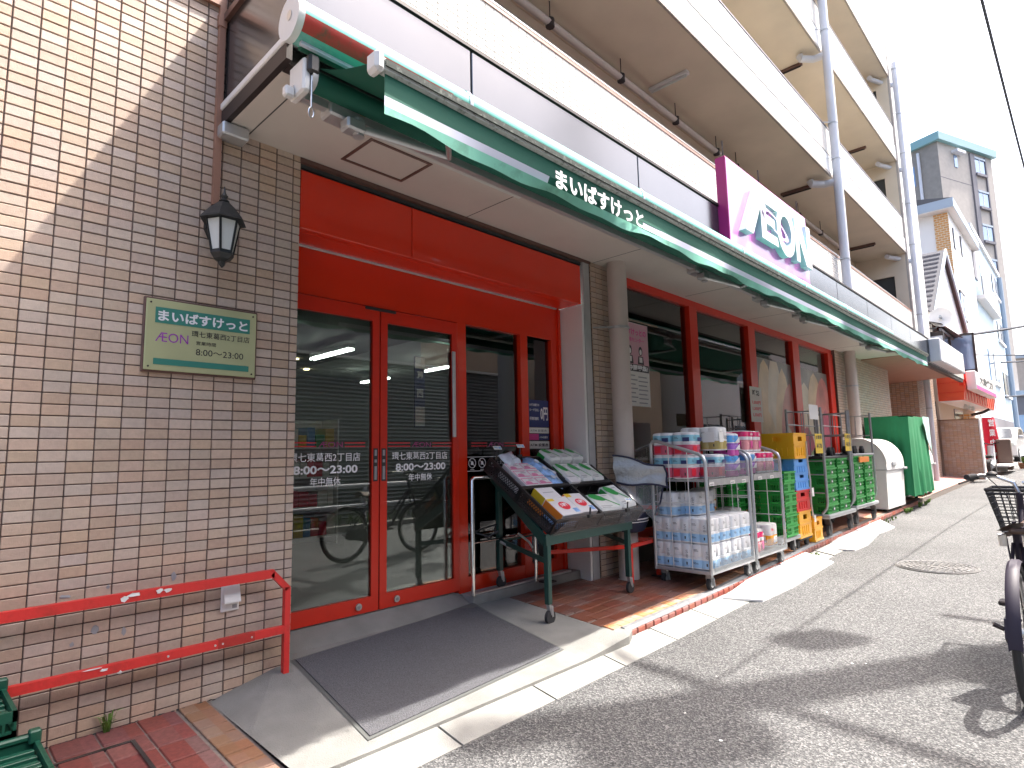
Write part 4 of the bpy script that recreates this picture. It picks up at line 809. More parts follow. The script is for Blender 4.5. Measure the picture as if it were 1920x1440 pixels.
part('cover_plate', MB().bbox(1.207, 1.297, -.018, -.006, .498, .640, .005), 'white_plastic', t)
part('hood', MB().prism([(-.018, .638), (-.028, .625), (-.052, .552), (-.052, .545), (-.018, .545)], 'x', 1.212, 1.292), 'white_plastic', t); part('lock_slot', MB().box(1.262, 1.285, -.02, -.0175, .512, .530), 'print_grey', t)
# weeds by the wall
mb = MB(); rr = random.Random(5)
def blades(mb, x, y, z, n, l, rr):
    for k in range(n):
        a = rr.uniform(0, 2 * PI); h = l * rr.uniform(.5, 1); s = h * rr.uniform(.3, .9); w = .0035 + h * .03
        dx, dy = math.cos(a), math.sin(a) * .6 - .2; px, py = -dy * w, dx * w
        p0 = (x + rr.uniform(-.01, .01), y + rr.uniform(-.005, .005), z); p1 = (p0[0] + dx * s * .5, p0[1] + dy * s * .5, z + h * .75); p2 = (p0[0] + dx * s, p0[1] + dy * s, z + h * .8)
        mb.add([(p0[0] - px, p0[1] - py, p0[2]), (p0[0] + px, p0[1] + py, p0[2]), (p1[0] + px, p1[1] + py, p1[2]), (p1[0] - px, p1[1] - py, p1[2]), p2], [(0, 1, 2, 3), (3, 2, 4)])
blades(mb, .74, -.03, .09, 16, .12, rr); single('weed', mb, 'leaf', 'small grassy weed at the foot of the tiled wall above the red paving', 'weed')
mb = MB()
for k in range(60): shred(mb, rr.uniform(.5, 1.35), .094, .012, .004, -.012 + rr.uniform(-.006, .003), 6)
single('wall_foot_debris', mb, 'int_dark', 'dark leaf litter in the crack along the foot of the tiled wall', 'litter')['kind'] = 'stuff'

# ================================================================== AWNING
t = thing('awning', 'long green awning with white stripe and lettering over the shop front', 'awning', (6, -1.0, 2.95))
def halfround(x0, x1, r, cy, cz, n=14, a0=-.15 * PI, a1=1.25 * PI):
    mb = MB(); A_ = [a0 + (a1 - a0) * k / n for k in range(n + 1)]
    vs = [(X, cy - r * math.sin(a) * 1.0, cz + r * math.cos(a)) for X in (x0, x1) for a in A_]
    return mb.add(vs, [(k, k + 1, n + 2 + k, n + 1 + k) for k in range(n)])
hs = [1.10, 2.06, 3.80, 5.60, 7.35, 8.98, 10.60, 11.65]
for a, b in zip(hs, hs[1:]): part('hood_section', halfround(a, b, .092, -.905, 3.165), 'hood_green', t, smooth=True)
for a in hs[1:-1]: part('hood_joint', halfround(a - .012, a + .012, .096, -.905, 3.165), 'awning_white', t, smooth=True)
part('hood_end_cap', MB().cyl((1.07, -.905, 3.165), (1.10, -.905, 3.165), .098, n=24), 'white_plastic', t, smooth=True); part('cap_hole', MB().cyl((1.066, -.915, 3.17), (1.07, -.915, 3.17), .022, n=14), 'steel', t)
part('hood_underside', halfround(1.102, 1.93, .0935, -.905, 3.165, 6, .50 * PI + .15, .50 * PI + .95), 'hood_red', t, smooth=True)
part('hood_lip', MB().box(1.12, 11.6, -.925, -.905, 3.060, 3.075), 'awning_white', t); part('rolled_cloth_upper', MB().tube([(1.14, -.88, 3.09), (11.6, -.88, 3.09)], .03, 10), 'awning_green', t, smooth=True)
part('cloth_roll', MB().tube([(1.205, -.86, 2.955), (11.5, -.86, 2.955)], .050, 16), 'awning_green', t, smooth=True)
part('roll_collar', MB().cyl((1.185, -.86, 2.955), (1.21, -.86, 2.955), .056, n=16), 'white_plastic', t, smooth=True)
part('torsion_bar', MB().box(1.14, 11.5, -.815, -.775, 2.885, 2.925), 'alu', t)
part('end_bracket', MB().bbox(1.145, 1.185, -.90, -.76, 2.87, 3.03, .01).bbox(1.10, 1.145, -.83, -.79, 2.86, 2.91, .008), 'white_plastic', t)
part('gear_box', MB().bbox(1.16, 1.215, -.925, -.865, 2.955, 3.045, .012), 'black_plastic', t)
part('crank_eye', MB().cyl((1.185, -.90, 2.95), (1.185, -.90, 2.80), .005, n=8).tube([(1.185 + .012 * math.cos(k * PI / 6), -.90, 2.775 + .024 * math.sin(k * PI / 6)) for k in range(12)], .004, 6, closed=True), 'steel', t, smooth=True)
for x in (1.36, 4.95, 6.4, 7.6, 10.55):
    a = part('arm_bracket', MB().bbox(x - .05, x + .10, -.84, -.74, 2.855, 2.94, .01).bbox(x + .02, x + .12, -.88, -.80, 2.80, 2.86, .01).cyl((x + .10, -.84, 2.79), (x + .10, -.84, 2.88), .028, n=12), 'alu' if x < 2 else 'galv', t)
    part('folding_arm', MB().tube([(x + .10, -.85, 2.83), (x + .55, -.98, 2.80), (x + .16, -1.42, 2.72)], .02, 8), 'alu', t, smooth=True)
part('light_casing', MB().bbox(1.47, 2.72, -.80, -.715, 2.90, 2.955, .01), 'frost_glass', t); part('casing_label', MB().box(1.49, 1.52, -.803, -.80, 2.915, 2.935), 'print_yellow', t); part('casing_tail', MB().bbox(2.72, 11.3, -.79, -.745, 2.925, 2.955, .006), 'galv', t)
FY, FZ = -1.45, 2.715
cl = part('sloping_cloth', MB().grid(lambda u, v: (1.215 + (1.165 - 1.215) * v + (11.5 - 1.2) * u, -.90 + (FY + .90) * v, 3.0 + (FZ + .02 - 3.0) * v - .02 * math.sin(PI * v)), 24, 4), 'awning_green', t, smooth=True)
part('front_bar', MB().prism([(FY - .028, FZ - .02), (FY - .034, FZ + .012), (FY - .012, FZ + .036), (FY + .018, FZ + .032), (FY + .028, FZ - .01), (FY, FZ - .032)], 'x', 1.175, 11.45), 'bar_dirty', t)
part('bar_groove', MB().box(1.18, 11.45, FY - .0375, FY - .030, FZ - .010, FZ + .016), 'bar_groove', t)
part('front_bar_cap', MB().bbox(1.135, 1.178, FY - .040, FY + .035, FZ - .040, FZ + .044, .014), 'white_plastic', t)
def wave(x, d): return .007 * d * math.sin(x * 5.1 + 1.3 * math.sin(x * 1.7)) + .009 * d * math.sin(x * 2.3) - .01 * d
def valance(x0, x1, z0, z1, off, m, name, nu=160, foot=False):
    part(name, MB().grid(lambda u, v: (x0 + (x1 - x0) * u, FY - .012 - off - wave(x0 + (x1 - x0) * u, (1 - v) * ((FZ - z0) / .19)) * 1.0,
         (z0 + (z1 - z0) * v) + ((.010 * math.sin((x0 + (x1 - x0) * u) * 6.3) + .006 * math.sin((x0 + (x1 - x0) * u) * 15.1)) * (1 - v) if foot else 0)), nu, 4), m, t, smooth=True)
VX0, VX1 = 1.19, 11.4
valance(VX0, VX1, 2.60, 2.70, 0, 'awning_green', 'valance_top')
valance(VX0, 2.14, 2.560, 2.60, .0, 'awning_white', 'valance_stripe', 30); valance(2.14, 2.985, 2.560, 2.60, .0, 'awning_green', 'valance_stripe_gap', 20); valance(2.985, VX1, 2.560, 2.60, .0, 'awning_white', 'valance_stripe', 140)
valance(VX0, VX1, 2.522, 2.560, .0, 'awning_sunlit', 'valance_foot', foot=True)
front_text('lettering', 'まいばすけっと', 2.165, 2.545, .80, .105, FY - .030, 'print_white', t, .03)
part('end_stay', MB().tube([(10.7, -.8, 2.90), (11.3, -1.42, 2.76)], .012, 6), 'dark_metal', t)
# ================================================================== BIG LETTER SIGN
t = thing('letter_sign', 'magenta box sign with big white raised letters above the green awning', 'sign', (6.6, -.9, 3.7))
SXL, SXR, SZ0, SZ1, SYF = 5.52, 7.82, 3.25, 4.155, -.90
part('sign_box', MB().box(SXL, SXR, SYF, SYF + .10, SZ0, SZ1), 'sign_side', t); part('sign_face', MB().box(SXL + .01, SXR - .01, SYF - .004, SYF - .0005, SZ0 + .01, SZ1 - .01), 'sign_magenta', t)
part('rear_frame', MB().box(SXL + .02, SXL + .08, SYF + .1, SYF + .16, SZ0 - .1, SZ1 - .45).box(SXR - .1, SXR - .04, SYF + .1, SYF + .16, SZ0 - .1, SZ1 - .45), 'tower_dark', t)
part('hanger', MB().cyl((5.6, SYF + .05, SZ1), (5.6, SYF + .05, SZ1 + .2), .008, n=6).cyl((6.5, SYF + .05, SZ1), (6.5, SYF + .05, SZ1 + .2), .008, n=6).cyl((7.7, SYF + .05, SZ1), (7.7, SYF + .05, SZ1 + .2), .008, n=6), 'dark_metal', t)
def letter(name, polys):
    m_ = MB()
    for P_ in polys:
        n = len(P_); y0, y1 = SYF - .075, SYF - .004
        vs = [(a, y0, b) for a, b in P_] + [(a, y1, b) for a, b in P_]
        ar = sum(P_[i][0] * P_[(i + 1) % n][1] - P_[(i + 1) % n][0] * P_[i][1] for i in range(n))
        if ar < 0: vs = [vs[n - 1 - i] for i in range(n)] + [vs[2 * n - 1 - i] for i in range(n)]
        m_.mat(0).add(vs, [tuple(range(n))]); m_.mat(1).add(vs, [(i, n + i, n + (i + 1) % n, (i + 1) % n) for i in range(n)])
    part(name, m_, ['sign_white', 'sign_edge'], t)
zb, zt = 3.44, 3.98
letter('letter_a', [[(5.74, zb), (5.93, zb), (6.157, zb + .35), (6.157, zt), (6.11, zt)]])
letter('letter_e', [[(6.16, zb + .02), (6.30, zb + .02), (6.30, zt), (6.16, zt)], [(6.30, zt - .11), (6.62, zt - .11), (6.68, zt), (6.30, zt)], [(6.30, zb + .21), (6.54, zb + .21), (6.54, zb + .31), (6.30, zb + .31)], [(6.30, zb + .02), (6.62, zb + .02), (6.60, zb + .12), (6.30, zb + .12)]])
C = []; cxo, czo = 6.88, (zb + zt) / 2
ring = [[(cxo + r * math.cos(a), czo + r * 1.06 * math.sin(a)) for r in (.28, .165) for a in (k * PI / 16, (k + 1) * PI / 16)] for k in range(32)]
letter('letter_o', [[q[0], q[1], q[3], q[2]] for q in ring])
letter('letter_n', [[(7.18, zb), (7.298, zb), (7.298, zt - .02), (7.18, zt - .02)], [(7.30, zt - .02), (7.30, zt - .24), (7.51, zb), (7.57, zb), (7.57, zb + .14), (7.38, zt - .02)], [(7.572, zb), (7.71, zb), (7.71, zt - .02), (7.572, zt - .02)]])
mb = MB(); N = 28
for k in range(N):
    a, b = 2 * PI * k / N, 2 * PI * (k + 1) / N
    E_ = lambda q, r: (6.55 + r * math.cos(q) * .36 + r * math.sin(q) * .02, SYF - .085, 3.69 + r * math.sin(q) * .085 - r * math.cos(q) * .09)
    mb.add([E_(a, 1), E_(b, 1), E_(b, .76), E_(a, .76)], [(0, 1, 2, 3)])
part('swirl', mb, 'sign_pale', t)
# ================================================================== DOOR MAT
def on_ramp(x, y, h=0): return (x, y, rz(y) + h)
c4 = [(1.50, -.90), (2.94, -.80), (3.04, .13), (1.60, .02)]
mb = MB(); 
def matp(u, v): 
    x = (1 - v) * ((1 - u) * c4[0][0] + u * c4[1][0]) + v * ((1 - u) * c4[3][0] + u * c4[2][0]); y = (1 - v) * ((1 - u) * c4[0][1] + u * c4[1][1]) + v * ((1 - u) * c4[3][1] + u * c4[2][1])
    return x, y
dm = thing('door_mat', 'large grey loop pile door mat lying on the entrance ramp', 'mat', (2.25, -.4, .1))
part('mat_backing', MB().grid(lambda u, v: on_ramp(*matp(u, v), .004), 6, 4), 'mat_edge', dm)
part('mat_pile', MB().grid(lambda u, v: on_ramp(*matp(.014 + u * .972, .02 + v * .96), .009), 6, 4).grid(lambda u, v: on_ramp(*matp(.014 + u * .972, .02), .004 + .005 * v), 6, 1).grid(lambda u, v: on_ramp(*matp(.014, .02 + u * .96), .004 + .005 * v), 6, 1), 'mat_grey', dm)
# U shaped chrome bar and red frame
t = thing('chrome_barrier', 'chrome U shaped bar standing by the entrance glass behind the green display rack', 'barrier', (3.35, .10, .24))
part('bar', MB().tube([(3.03, .115, .24), (3.03, .115, 1.075), (3.045, .115, 1.09), (3.70, .115, 1.09), (3.715, .115, 1.075), (3.715, .115, .24)], .0155, 12), 'chrome', t, smooth=True); part('cross_bar', MB().tube([(3.03, .115, .62), (3.715, .115, .62)], .009, 8), 'chrome', t, smooth=True)
part('hook', MB().tube([(3.3, .1, .60), (3.36, .05, .55), (3.42, .05, .56)], .009, 8).tube([(3.5, .1, .64), (3.58, .06, .57), (3.62, .06, .52)], .009, 8), 'alu', t, smooth=True)
mb = MB()
pts = [(3.045, .10, .69), (3.10, .02, .665), (3.16, -.02, .70), (3.20, .04, .67), (3.24, .10, .70), (3.28, .12, .73)]
part('bungee_cord', mb.tube(pts, .006, 6).tube([(3.045, .1, .70), (3.15, .12, .715), (3.28, .12, .73)], .006, 6).tube([(3.08, .04, .67), (3.12, .03, .64), (3.15, .04, .66)], .006, 6), 'black', t, smooth=True)
t = thing('red_floor_frame', 'low red square tube frame on the red floor tiles beside the rack', 'frame', (4.6, -.2, .15))
part('frame_tube', MB().bar((4.92, -.30, .15), (4.92, -.30, .77), .034).bar((4.92, -.30, .755), (4.70, .10, .755), .034).bar((4.92, -.30, .47), (4.40, -.345, .47), .030).bar((4.40, -.345, .13), (4.40, -.345, .47), .030).bar((4.40, -.345, .47), (3.75, .02, .47), .030).bar((3.75, .02, .17), (3.75, .02, .76), .034).bar((4.92, -.30, .47), (4.75, .0, .47), .03), 'red_frame', t)
part('foot_plate', MB().box(4.87, 4.97, -.35, -.25, .146, .156).box(3.70, 3.80, -.03, .07, .236, .248), 'dark_metal', t)
t = thing('cone_weight', 'pale perforated plastic weight with a red foot under the display rack', 'cone', (4.6, -.16, .15))
part('cone_body', MB().lathe([(.055, 0), (.053, .17), (.047, .175), (.042, .42), (.04, .43)], (4.6, -.16, .15), 14), 'pipe_beige', t, smooth=True); part('cone_base', MB().bbox(4.545, 4.655, -.215, -.105, .145, .155), 'pipe_beige', t)
t = thing('silver_sheet_cover', 'crumpled silver insulating cover with navy edging beside the rack', 'cover', (4.85, -.05, .9))
def sh(u, v): return (4.49 + .27 * u + .03 * v + .012 * math.sin(9 * v + 4 * u), -.14 - .35 * u - .02 * v + .012 * math.sin(11 * u + 2 * v), 1.235 - .105 * u - (.24 - .06 * u) * v + .012 * math.sin(7 * u + 3 * v))
part('sheet', MB().grid(sh, 14, 8), 'silver_sheet', t, smooth=True)
part('edge_binding', MB().tube([sh(k / 10, 0) for k in range(11)], .010, 6).tube([sh(1, k / 8) for k in range(9)], .010, 6).tube([sh(k / 10, 1) for k in range(11)], .010, 6), 'navy_trim', t, smooth=True)
part('hanging_flap', MB().grid(lambda u, v: (4.55 + .19 * u - .06 * v, -.20 - .28 * u + .02 * math.sin(4 * v), .985 - .03 * u - .30 * v * u - .05 * v), 8, 6), 'plexi', t, smooth=True)
part('strap', MB().tube([(4.77, -.47, .95), (4.75, -.45, .82), (4.72, -.42, .74), (4.80, -.36, .70)], .008, 6).tube([(4.86, -.30, .74), (4.93, -.33, .72), (4.97, -.29, .77)], .011, 6), 'navy_trim', t, smooth=True)
t = thing('bag', 'dark navy and white striped bag hanging under the display rack by the red frame', 'bag', (4.66, -.2, .6))
part('bag_body', MB().xform(Matrix.Identity(4)).lathe([(.02, -.10), (.11, -.08), (.15, -.02), (.155, .05), (.13, .09), (.05, .10)], (0, 0, 0), 16).xform(Matrix.Translation((4.68, -.2, .64)) @ Matrix.Diagonal((1.25, .7, 1, 1))), 'navy_trim', t, smooth=True)
part('bag_stripe', MB().tube([(4.68 + .197 * math.cos(k * PI / 8), -.2 + .112 * math.sin(k * PI / 8), .672) for k in range(16)], .006, 6, closed=True).tube([(4.68 + .197 * math.cos(k * PI / 8), -.2 + .112 * math.sin(k * PI / 8), .648) for k in range(16)], .004, 6, closed=True), 'white', t, smooth=True)

# ================================================================== GREEN DISPLAY RACK
t = thing('display_rack', 'dark green tilted display rack on castors in front of the entrance', 'rack', (3.8, -.1, .14))
L = {'bl': (3.36, .17), 'fl': (3.20, -.46), 'br': (4.50, .20), 'fr': (4.25, -.42)}
tops = {'bl': 1.06, 'fl': .66, 'br': 1.06, 'fr': .66}
def flz(x, y): return .238 if (y > .115 and x > 3.03) else (rz(y) if x < 3.4 else side(x, y))
for k, (x, y) in L.items():
    z0 = flz(x, y); o = part('leg', MB().bbox(x - .02, x + .02, y - .02, y + .02, z0 + .13, tops[k], .003), 'rack_green', t)
    part('castor_fork', MB().bar((x, y, z0 + .13), (x + .02, y, z0 + .06), .03, .022).bar((x + .018, y - .016, z0 + .12), (x + .025, y - .016, z0 + .045), .016, .004).bar((x + .018, y + .016, z0 + .12), (x + .025, y + .016, z0 + .045), .016, .004), 'galv', o)
    part('castor_wheel', MB().cyl((x + .012, y - .012, z0 + .045), (x + .012, y + .012, z0 + .045), .045, n=20), 'rubber', o, smooth=True)
bl, fl_, br, fr_ = [Vector((L[k][0], L[k][1], tops[k])) for k in ('bl', 'fl', 'br', 'fr')]
part('side_beam', MB().bar(fl_ + Vector((-.02, 0, 0)), bl + Vector((-.03, .04, .03)), .022, .07).bar(fr_ + Vector((.02, 0, 0)), br + Vector((0, .04, .03)), .022, .07), 'rack_green', t)
part('front_beam', MB().bar(fl_ + Vector((-.03, -.01, .01)), fr_ + Vector((.05, -.01, .01)), .022, .075), 'rack_green', t)
part('back_beam', MB().bar(bl, br, .022, .05), 'rack_green', t)
part('stretcher', MB().bar((3.36, .17, .60), (3.20, -.46, .52), .012, .035).bar((4.50, .20, .60), (4.25, -.42, .52), .012, .035).bar((3.36, .17, .60), (4.50, .20, .60), .012, .03), 'rack_green', t)
# tilted frame of reference of the rack top: u along x, v up the slope
O_ = Vector((3.23, -.47, .70)); Uv = (Vector((4.34, -.44, .70)) - O_).normalized(); Vv = (Vector((3.36, .13, 1.12)) - O_).normalized(); Nn = Uv.cross(Vv).normalized(); Vv = Nn.cross(Uv)
TM = Matrix((( Uv.x, Vv.x, Nn.x, O_.x), (Uv.y, Vv.y, Nn.y, O_.y), (Uv.z, Vv.z, Nn.z, O_.z), (0, 0, 0, 1)))
SLEN = .74; WID = 1.12
def basket(x0, x1, y0, y1, h, lab):
    tt = thing('display_basket', lab, 'basket', TM @ Vector(((x0 + x1) / 2, (y0 + y1) / 2, 0)), 'black baskets on the display rack')
    rim = MB(); lat = MB()
    for a in ((x0, y0, x1, y0), (x1, y0, x1, y1), (x1, y1, x0, y1), (x0, y1, x0, y0)):
        rim.bar((a[0], a[1], h), (a[2], a[3], h), .016, .022).bar((a[0], a[1], .01), (a[2], a[3], .01), .012, .02)
        d = Vector((a[2] - a[0], a[3] - a[1], 0)); n = int(d.length / .022); 
        for k in range(n):
            p = Vector((a[0], a[1], 0)) + d * (k / n); q = Vector((a[0], a[1], 0)) + d * min(1, (k + 2.5) / n); q2 = Vector((a[0], a[1], 0)) + d * max(0, (k - 2.5) / n)
            lat.bar(p + Vector((0, 0, .02)), q + Vector((0, 0, h - .01)), .003, .005); lat.bar(p + Vector((0, 0, .02)), q2 + Vector((0, 0, h - .01)), .003, .005)
        nb = max(1, int(d.length / .28))
        for k in range(nb + 1): p = Vector((a[0], a[1], 0)) + d * (k / nb); rim.bar(p + Vector((0, 0, .0)), p + Vector((0, 0, h)), .016, .016)
    floor = MB().box(x0, x1, y0, y1, 0, .006)
    for nm, m_ in (('rim', rim), ('lattice', lat), ('basket_floor', floor)): m_.xform(TM); part(nm, m_, 'black_plastic', tt)
basket(-.02, .55, -.0, .37, .115, 'black lattice basket at the lower left of the rack, holding small tissue boxes'); basket(.56, 1.13, -.0, .37, .115, 'black lattice basket at the lower right of the rack, holding green tissue packs')
basket(-.02, .55, .385, .76, .115, 'black lattice basket at the upper left of the rack, holding pink boxes'); basket(.56, 1.13, .385, .76, .115, 'black lattice basket at the upper right of the rack, holding white packs with green leaves')
def rackbox(name, lab, cat, x, y, z, w, d, h, mats, group=None, extra=None, rot=0, r=.004):
    """a packet lying in a basket; local frame of the rack"""
    o = link(name, MB().bbox(-w / 2, w / 2, -d / 2, d / 2, 0, h, r).mesh(name, mats), None)
    o.matrix_world = TM @ Matrix.Translation((x, y, z)) @ Matrix.Rotation(rot, 4, 'Z'); tag(o, lab, cat, group)
    if extra:
        for nm, mb_, mm in extra(w, d, h): c = link(nm, mb_.mesh(nm, mm), o, world=False); c.parent = o
    return o
# pink tissue boxes 2 x 3
def pink(w, d, h):
    return [('box_outline', MB().box(-w / 2 + .008, w / 2 - .008, -d / 2 + .008, -d / 2 + .018, h, h + .0012).box(-w / 2 + .008, -w / 2 + .014, -d / 2 + .018, d / 2 - .008, h, h + .0012).box(-w / 2 + .014, w / 2 - .008, d / 2 - .014, d / 2 - .008, h, h + .0012), 'sheet_pink'),
            ('petal_mark', MB().add([(-.02 + .036 * math.cos(k * PI / 5), -.018 + .020 * math.sin(k * PI / 5), h + .0015) for k in range(10)], [tuple(range(10))]), 'sheet_pink'), ('print_line', MB().box(.0, w / 2 - .02, .008, .014, h, h + .001).box(.01, w / 2 - .03, .022, .026, h, h + .001), 'print_grey')]
mat('sheet_pink', (.66, .22, .38), .5); mat('box_white', (.72, .70, .72), .4, var=.03)
nm_ = (('bottom left', 'bottom right'), ('middle left', 'middle right'), ('top left', 'top right'))
for i in range(2):
    for j in range(3): rackbox('tissue_box', 'white tissue box with a pink outline, %s of six in the upper left basket' % nm_[j][i], 'tissue box', .125 + i * .158, .445 + j * .095, .010, .154, .092, .115, 'box_white', 'pink outlined tissue boxes', pink)
def pouchm(n, name, m_, s=1.0):
    rr = random.Random(n); W_, D_ = .20 * s, .13 * s
    def f(u, v): e = (math.sin(PI * u) ** .5) * (math.sin(PI * v) ** .5); return ((u - .5) * W_ + .01 * math.sin(7 * v + n), (v - .5) * D_, .028 * e + .006 * math.sin(9 * u + n * 2) * math.sin(7 * v))
    return MB().grid(f, 14, 10).grid(lambda u, v: ((u - .5) * W_, (v - .5) * D_, -.004), 2, 2)
mat('pouch_blue', (.25, .42, .72), .25, var=.5, vscale=16, coord='Object'); mat('pouch_white', (.60, .66, .76), .22, var=.2, vscale=14, coord='Object')
for k, (x, y, z, r, m_, lab) in enumerate(((.16, .725, .13, .25, 'pouch_white', 'pale blue wet wipe pouch propped up behind the pink boxes'), (.40, .66, .12, -.9, 'pouch_blue', 'blue and white pouch wedged beside the pink boxes, top one'),
                                           (.43, .58, .11, -1.1, 'pouch_blue', 'blue and white pouch with a round lid, middle one of its heap'), (.43, .47, .10, -.8, 'pouch_blue', 'blue and white pouch lowest in its heap by the basket rim'), (.52, .54, .09, 1.2, 'pouch_white', 'clear film pouch slumped against the green leaf packs'))):
    o = link('wipe_pouch', pouchm(k, 'wipe_pouch', m_).mesh('wipe_pouch', m_, True)); o.matrix_world = TM @ Matrix.Translation((x, y, z)) @ Matrix.Rotation(r, 4, 'Z') @ Matrix.Rotation(.25 if k == 0 else 0, 4, 'X'); tag(o, lab, 'pouch', 'wipe pouches')
    c = link('lid', MB().cyl((0, 0, .028), (0, 0, .036), .022, n=16).mesh('lid', 'pouch_white', True), o, False)
mat('pack_white', (.74, .76, .75), .25, var=.04, vscale=9, coord='Object', bump=.25, bscale=28)
def leafy(w, d, h):
    m1 = MB()
    N = 14
    m1.add([(w * (-.20 + .28 * math.cos(2 * PI * k / N)), d * (.22 + .20 * math.sin(2 * PI * k / N) - .10 * math.cos(2 * PI * k / N)), h + .001) for k in range(N)], [tuple(range(N))])
    m1.add([(w * .0, d * .12, h + .0012), (w * .06, d * .16, h + .0012), (w * .44, -d * .30, h + .0012), (w * .40, -d * .36, h + .0012)], [(0, 1, 2, 3)])
    m1.box(-w / 2 - .0012, -w / 2 + .001, -d * .1, d * .42, h * .2, h * .85)
    return [('leaf_mark', m1, 'print_green'), ('small_print', MB().box(w * .02, w * .30, d * .30, d * .33, h, h + .001).box(-w * .38, w * .1, -d * .32, -d * .28, h, h + .001).box(-w * .38, -w * .02, -d * .40, -d * .37, h, h + .001), 'print_grey')]
for i in range(3):
    rackbox('tissue_pack', 'white soft pack with a green leaf, %s in the front row, upper right basket' % ('left', 'middle', 'right')[i], 'tissue pack', .67 + i * .165, .52, .012, .160, .24, .130, 'pack_white', 'green leaf tissue packs', leafy, .05 * (i - 1), .018)
    rackbox('tissue_pack', 'white soft pack with a green corner, %s in the back row, upper right basket' % ('left', 'middle', 'right')[i], 'tissue pack', .64 + i * .165, .73, .012, .160, .15, .165, 'pack_white', 'green leaf tissue packs', leafy, .04 * (1 - i), .018)
def sun_(w, d, h):
    m1 = MB(); N = 18; m1.add([(.0 + .058 * math.cos(2 * PI * k / N), -.002 + .044 * math.sin(2 * PI * k / N), h + .001) for k in range(N)], [tuple(range(N))])
    return [('red_oval', m1, 'print_red'), ('lettering', text_mb('5箱', .075, .04, (-.037, -.012, h + .002), (1, 0, 0), (0, 1, 0), bold=.03), 'print_white'), ('colour_strip', MB().box(-w / 2 - .001, -w / 2 + .001, -d / 2 + .004, d / 2 - .004, .004, h - .004), 'print_orange'),
            ('leaf_mark', MB().box(w * .22, w * .45, -d * .42, -d * .2, h, h + .001), 'pouch_blue'), ('yellow_corner', MB().box(-w / 2, -w * .2, d * .30, d * .48, h, h + .001), 'print_yellow')]
rackbox('tissue_box', 'white carton with a red oval, left one at the front of the rack', 'tissue box', .20, .13, .07, .24, .20, .065, 'box_white', 'red oval cartons', sun_, .02); rackbox('tissue_box', 'white carton with a red oval and a price clip, right one at the front', 'tissue box', .43, .15, .07, .20, .22, .06, 'box_white', 'red oval cartons', sun_, -.03)
rackbox('tissue_box', 'carton with a blue end lying under the left red oval carton', 'tissue box', .21, .10, .012, .25, .15, .056, 'pouch_blue'); rackbox('tissue_box', 'white and yellow carton at the back of the lower left basket', 'tissue box', .17, .28, .07, .20, .13, .07, 'box_white', 'yellow ended cartons', lambda w, d, h: [('yellow_end', MB().box(-w / 2 - .001, -w / 2 + .001, -d / 2 + .003, d / 2 - .003, .0, h), 'print_yellow'), ('print_line', MB().box(-w * .3, w * .3, .0, .006, h, h + .001), 'print_grey')])
rackbox('tissue_box', 'orange ended carton under the yellow one in the lower left basket', 'tissue box', .17, .26, .012, .22, .16, .056, 'print_orange')
rackbox('tissue_pack', 'white soft pack with green leaves, left one in the lower right basket', 'tissue pack', .73, .13, .07, .30, .20, .062, 'pack_white', 'green leaf tissue packs', leafy, -.05, .018); rackbox('tissue_pack', 'white soft pack with a green leaf, right one in the lower right basket', 'tissue pack', .995, .18, .07, .23, .28, .064, 'pack_white', 'green leaf tissue packs', leafy, .1, .018)
rackbox('tissue_pack', 'white soft pack flat on the floor of the lower right basket', 'tissue pack', .88, .15, .012, .40, .22, .056, 'pack_white')
rackbox('white_carton', 'plain white carton leaning on the rim of the upper right basket', 'carton', .62, .41, .06, .13, .07, .085, 'box_white')
o = single('plastic_guard', MB().add([TM @ Vector(v) for v in ((-.01, -.015, .0), (1.12, -.015, .0), (1.16, -.035, .20), (.09, -.035, .17))], [(0, 1, 2, 3)]), 'plexi', 'clear plastic sheet guard along the front of the display rack', 'plastic guard')
for k, (x, y, z, tx, lab) in enumerate(((.30, -.03, .175, 0, 'black clip on the plastic guard in front of the red oval cartons'), (.80, -.03, .18, 1, 'white price card on a black clip at the plastic guard'), (.03, .76, .14, 1, 'white price card on a clip above the upper left basket'), (.30, .77, .15, 1, 'white price card on a clip at the back centre of the rack'))):
    p = TM @ Vector((x, y, z)); tt = thing('price_clip', lab, 'price clip', p, 'price clips on the rack')
    part('clip', MB().bbox(p.x - .022, p.x + .022, p.y - .012, p.y + .012, p.z - .03, p.z - .005, .003).cyl((p.x, p.y, p.z - .01), (p.x + .008, p.y, p.z + .045), .006, n=8), 'black_plastic', tt)
    if tx:
        c = part('price_card', MB().xform(Matrix.Identity(4)).bbox(-.042, .042, -.0008, .0008, -.016, .016, .0004).xform(Matrix.Translation((p.x + .008, p.y - .006, p.z + .062)) @ Matrix.Rotation(-.6, 4, 'X')), 'paper', tt)
        part('price_print', MB().box(-.035, .01, -.0015, -.001, -.004, .002).box(-.035, .0, -.0015, -.001, .005, .009).box(.015, .035, -.0015, -.001, -.010, .008).xform(Matrix.Translation((p.x + .008, p.y - .006, p.z + .062)) @ Matrix.Rotation(-.6, 4, 'X')), 'pouch_blue', c)

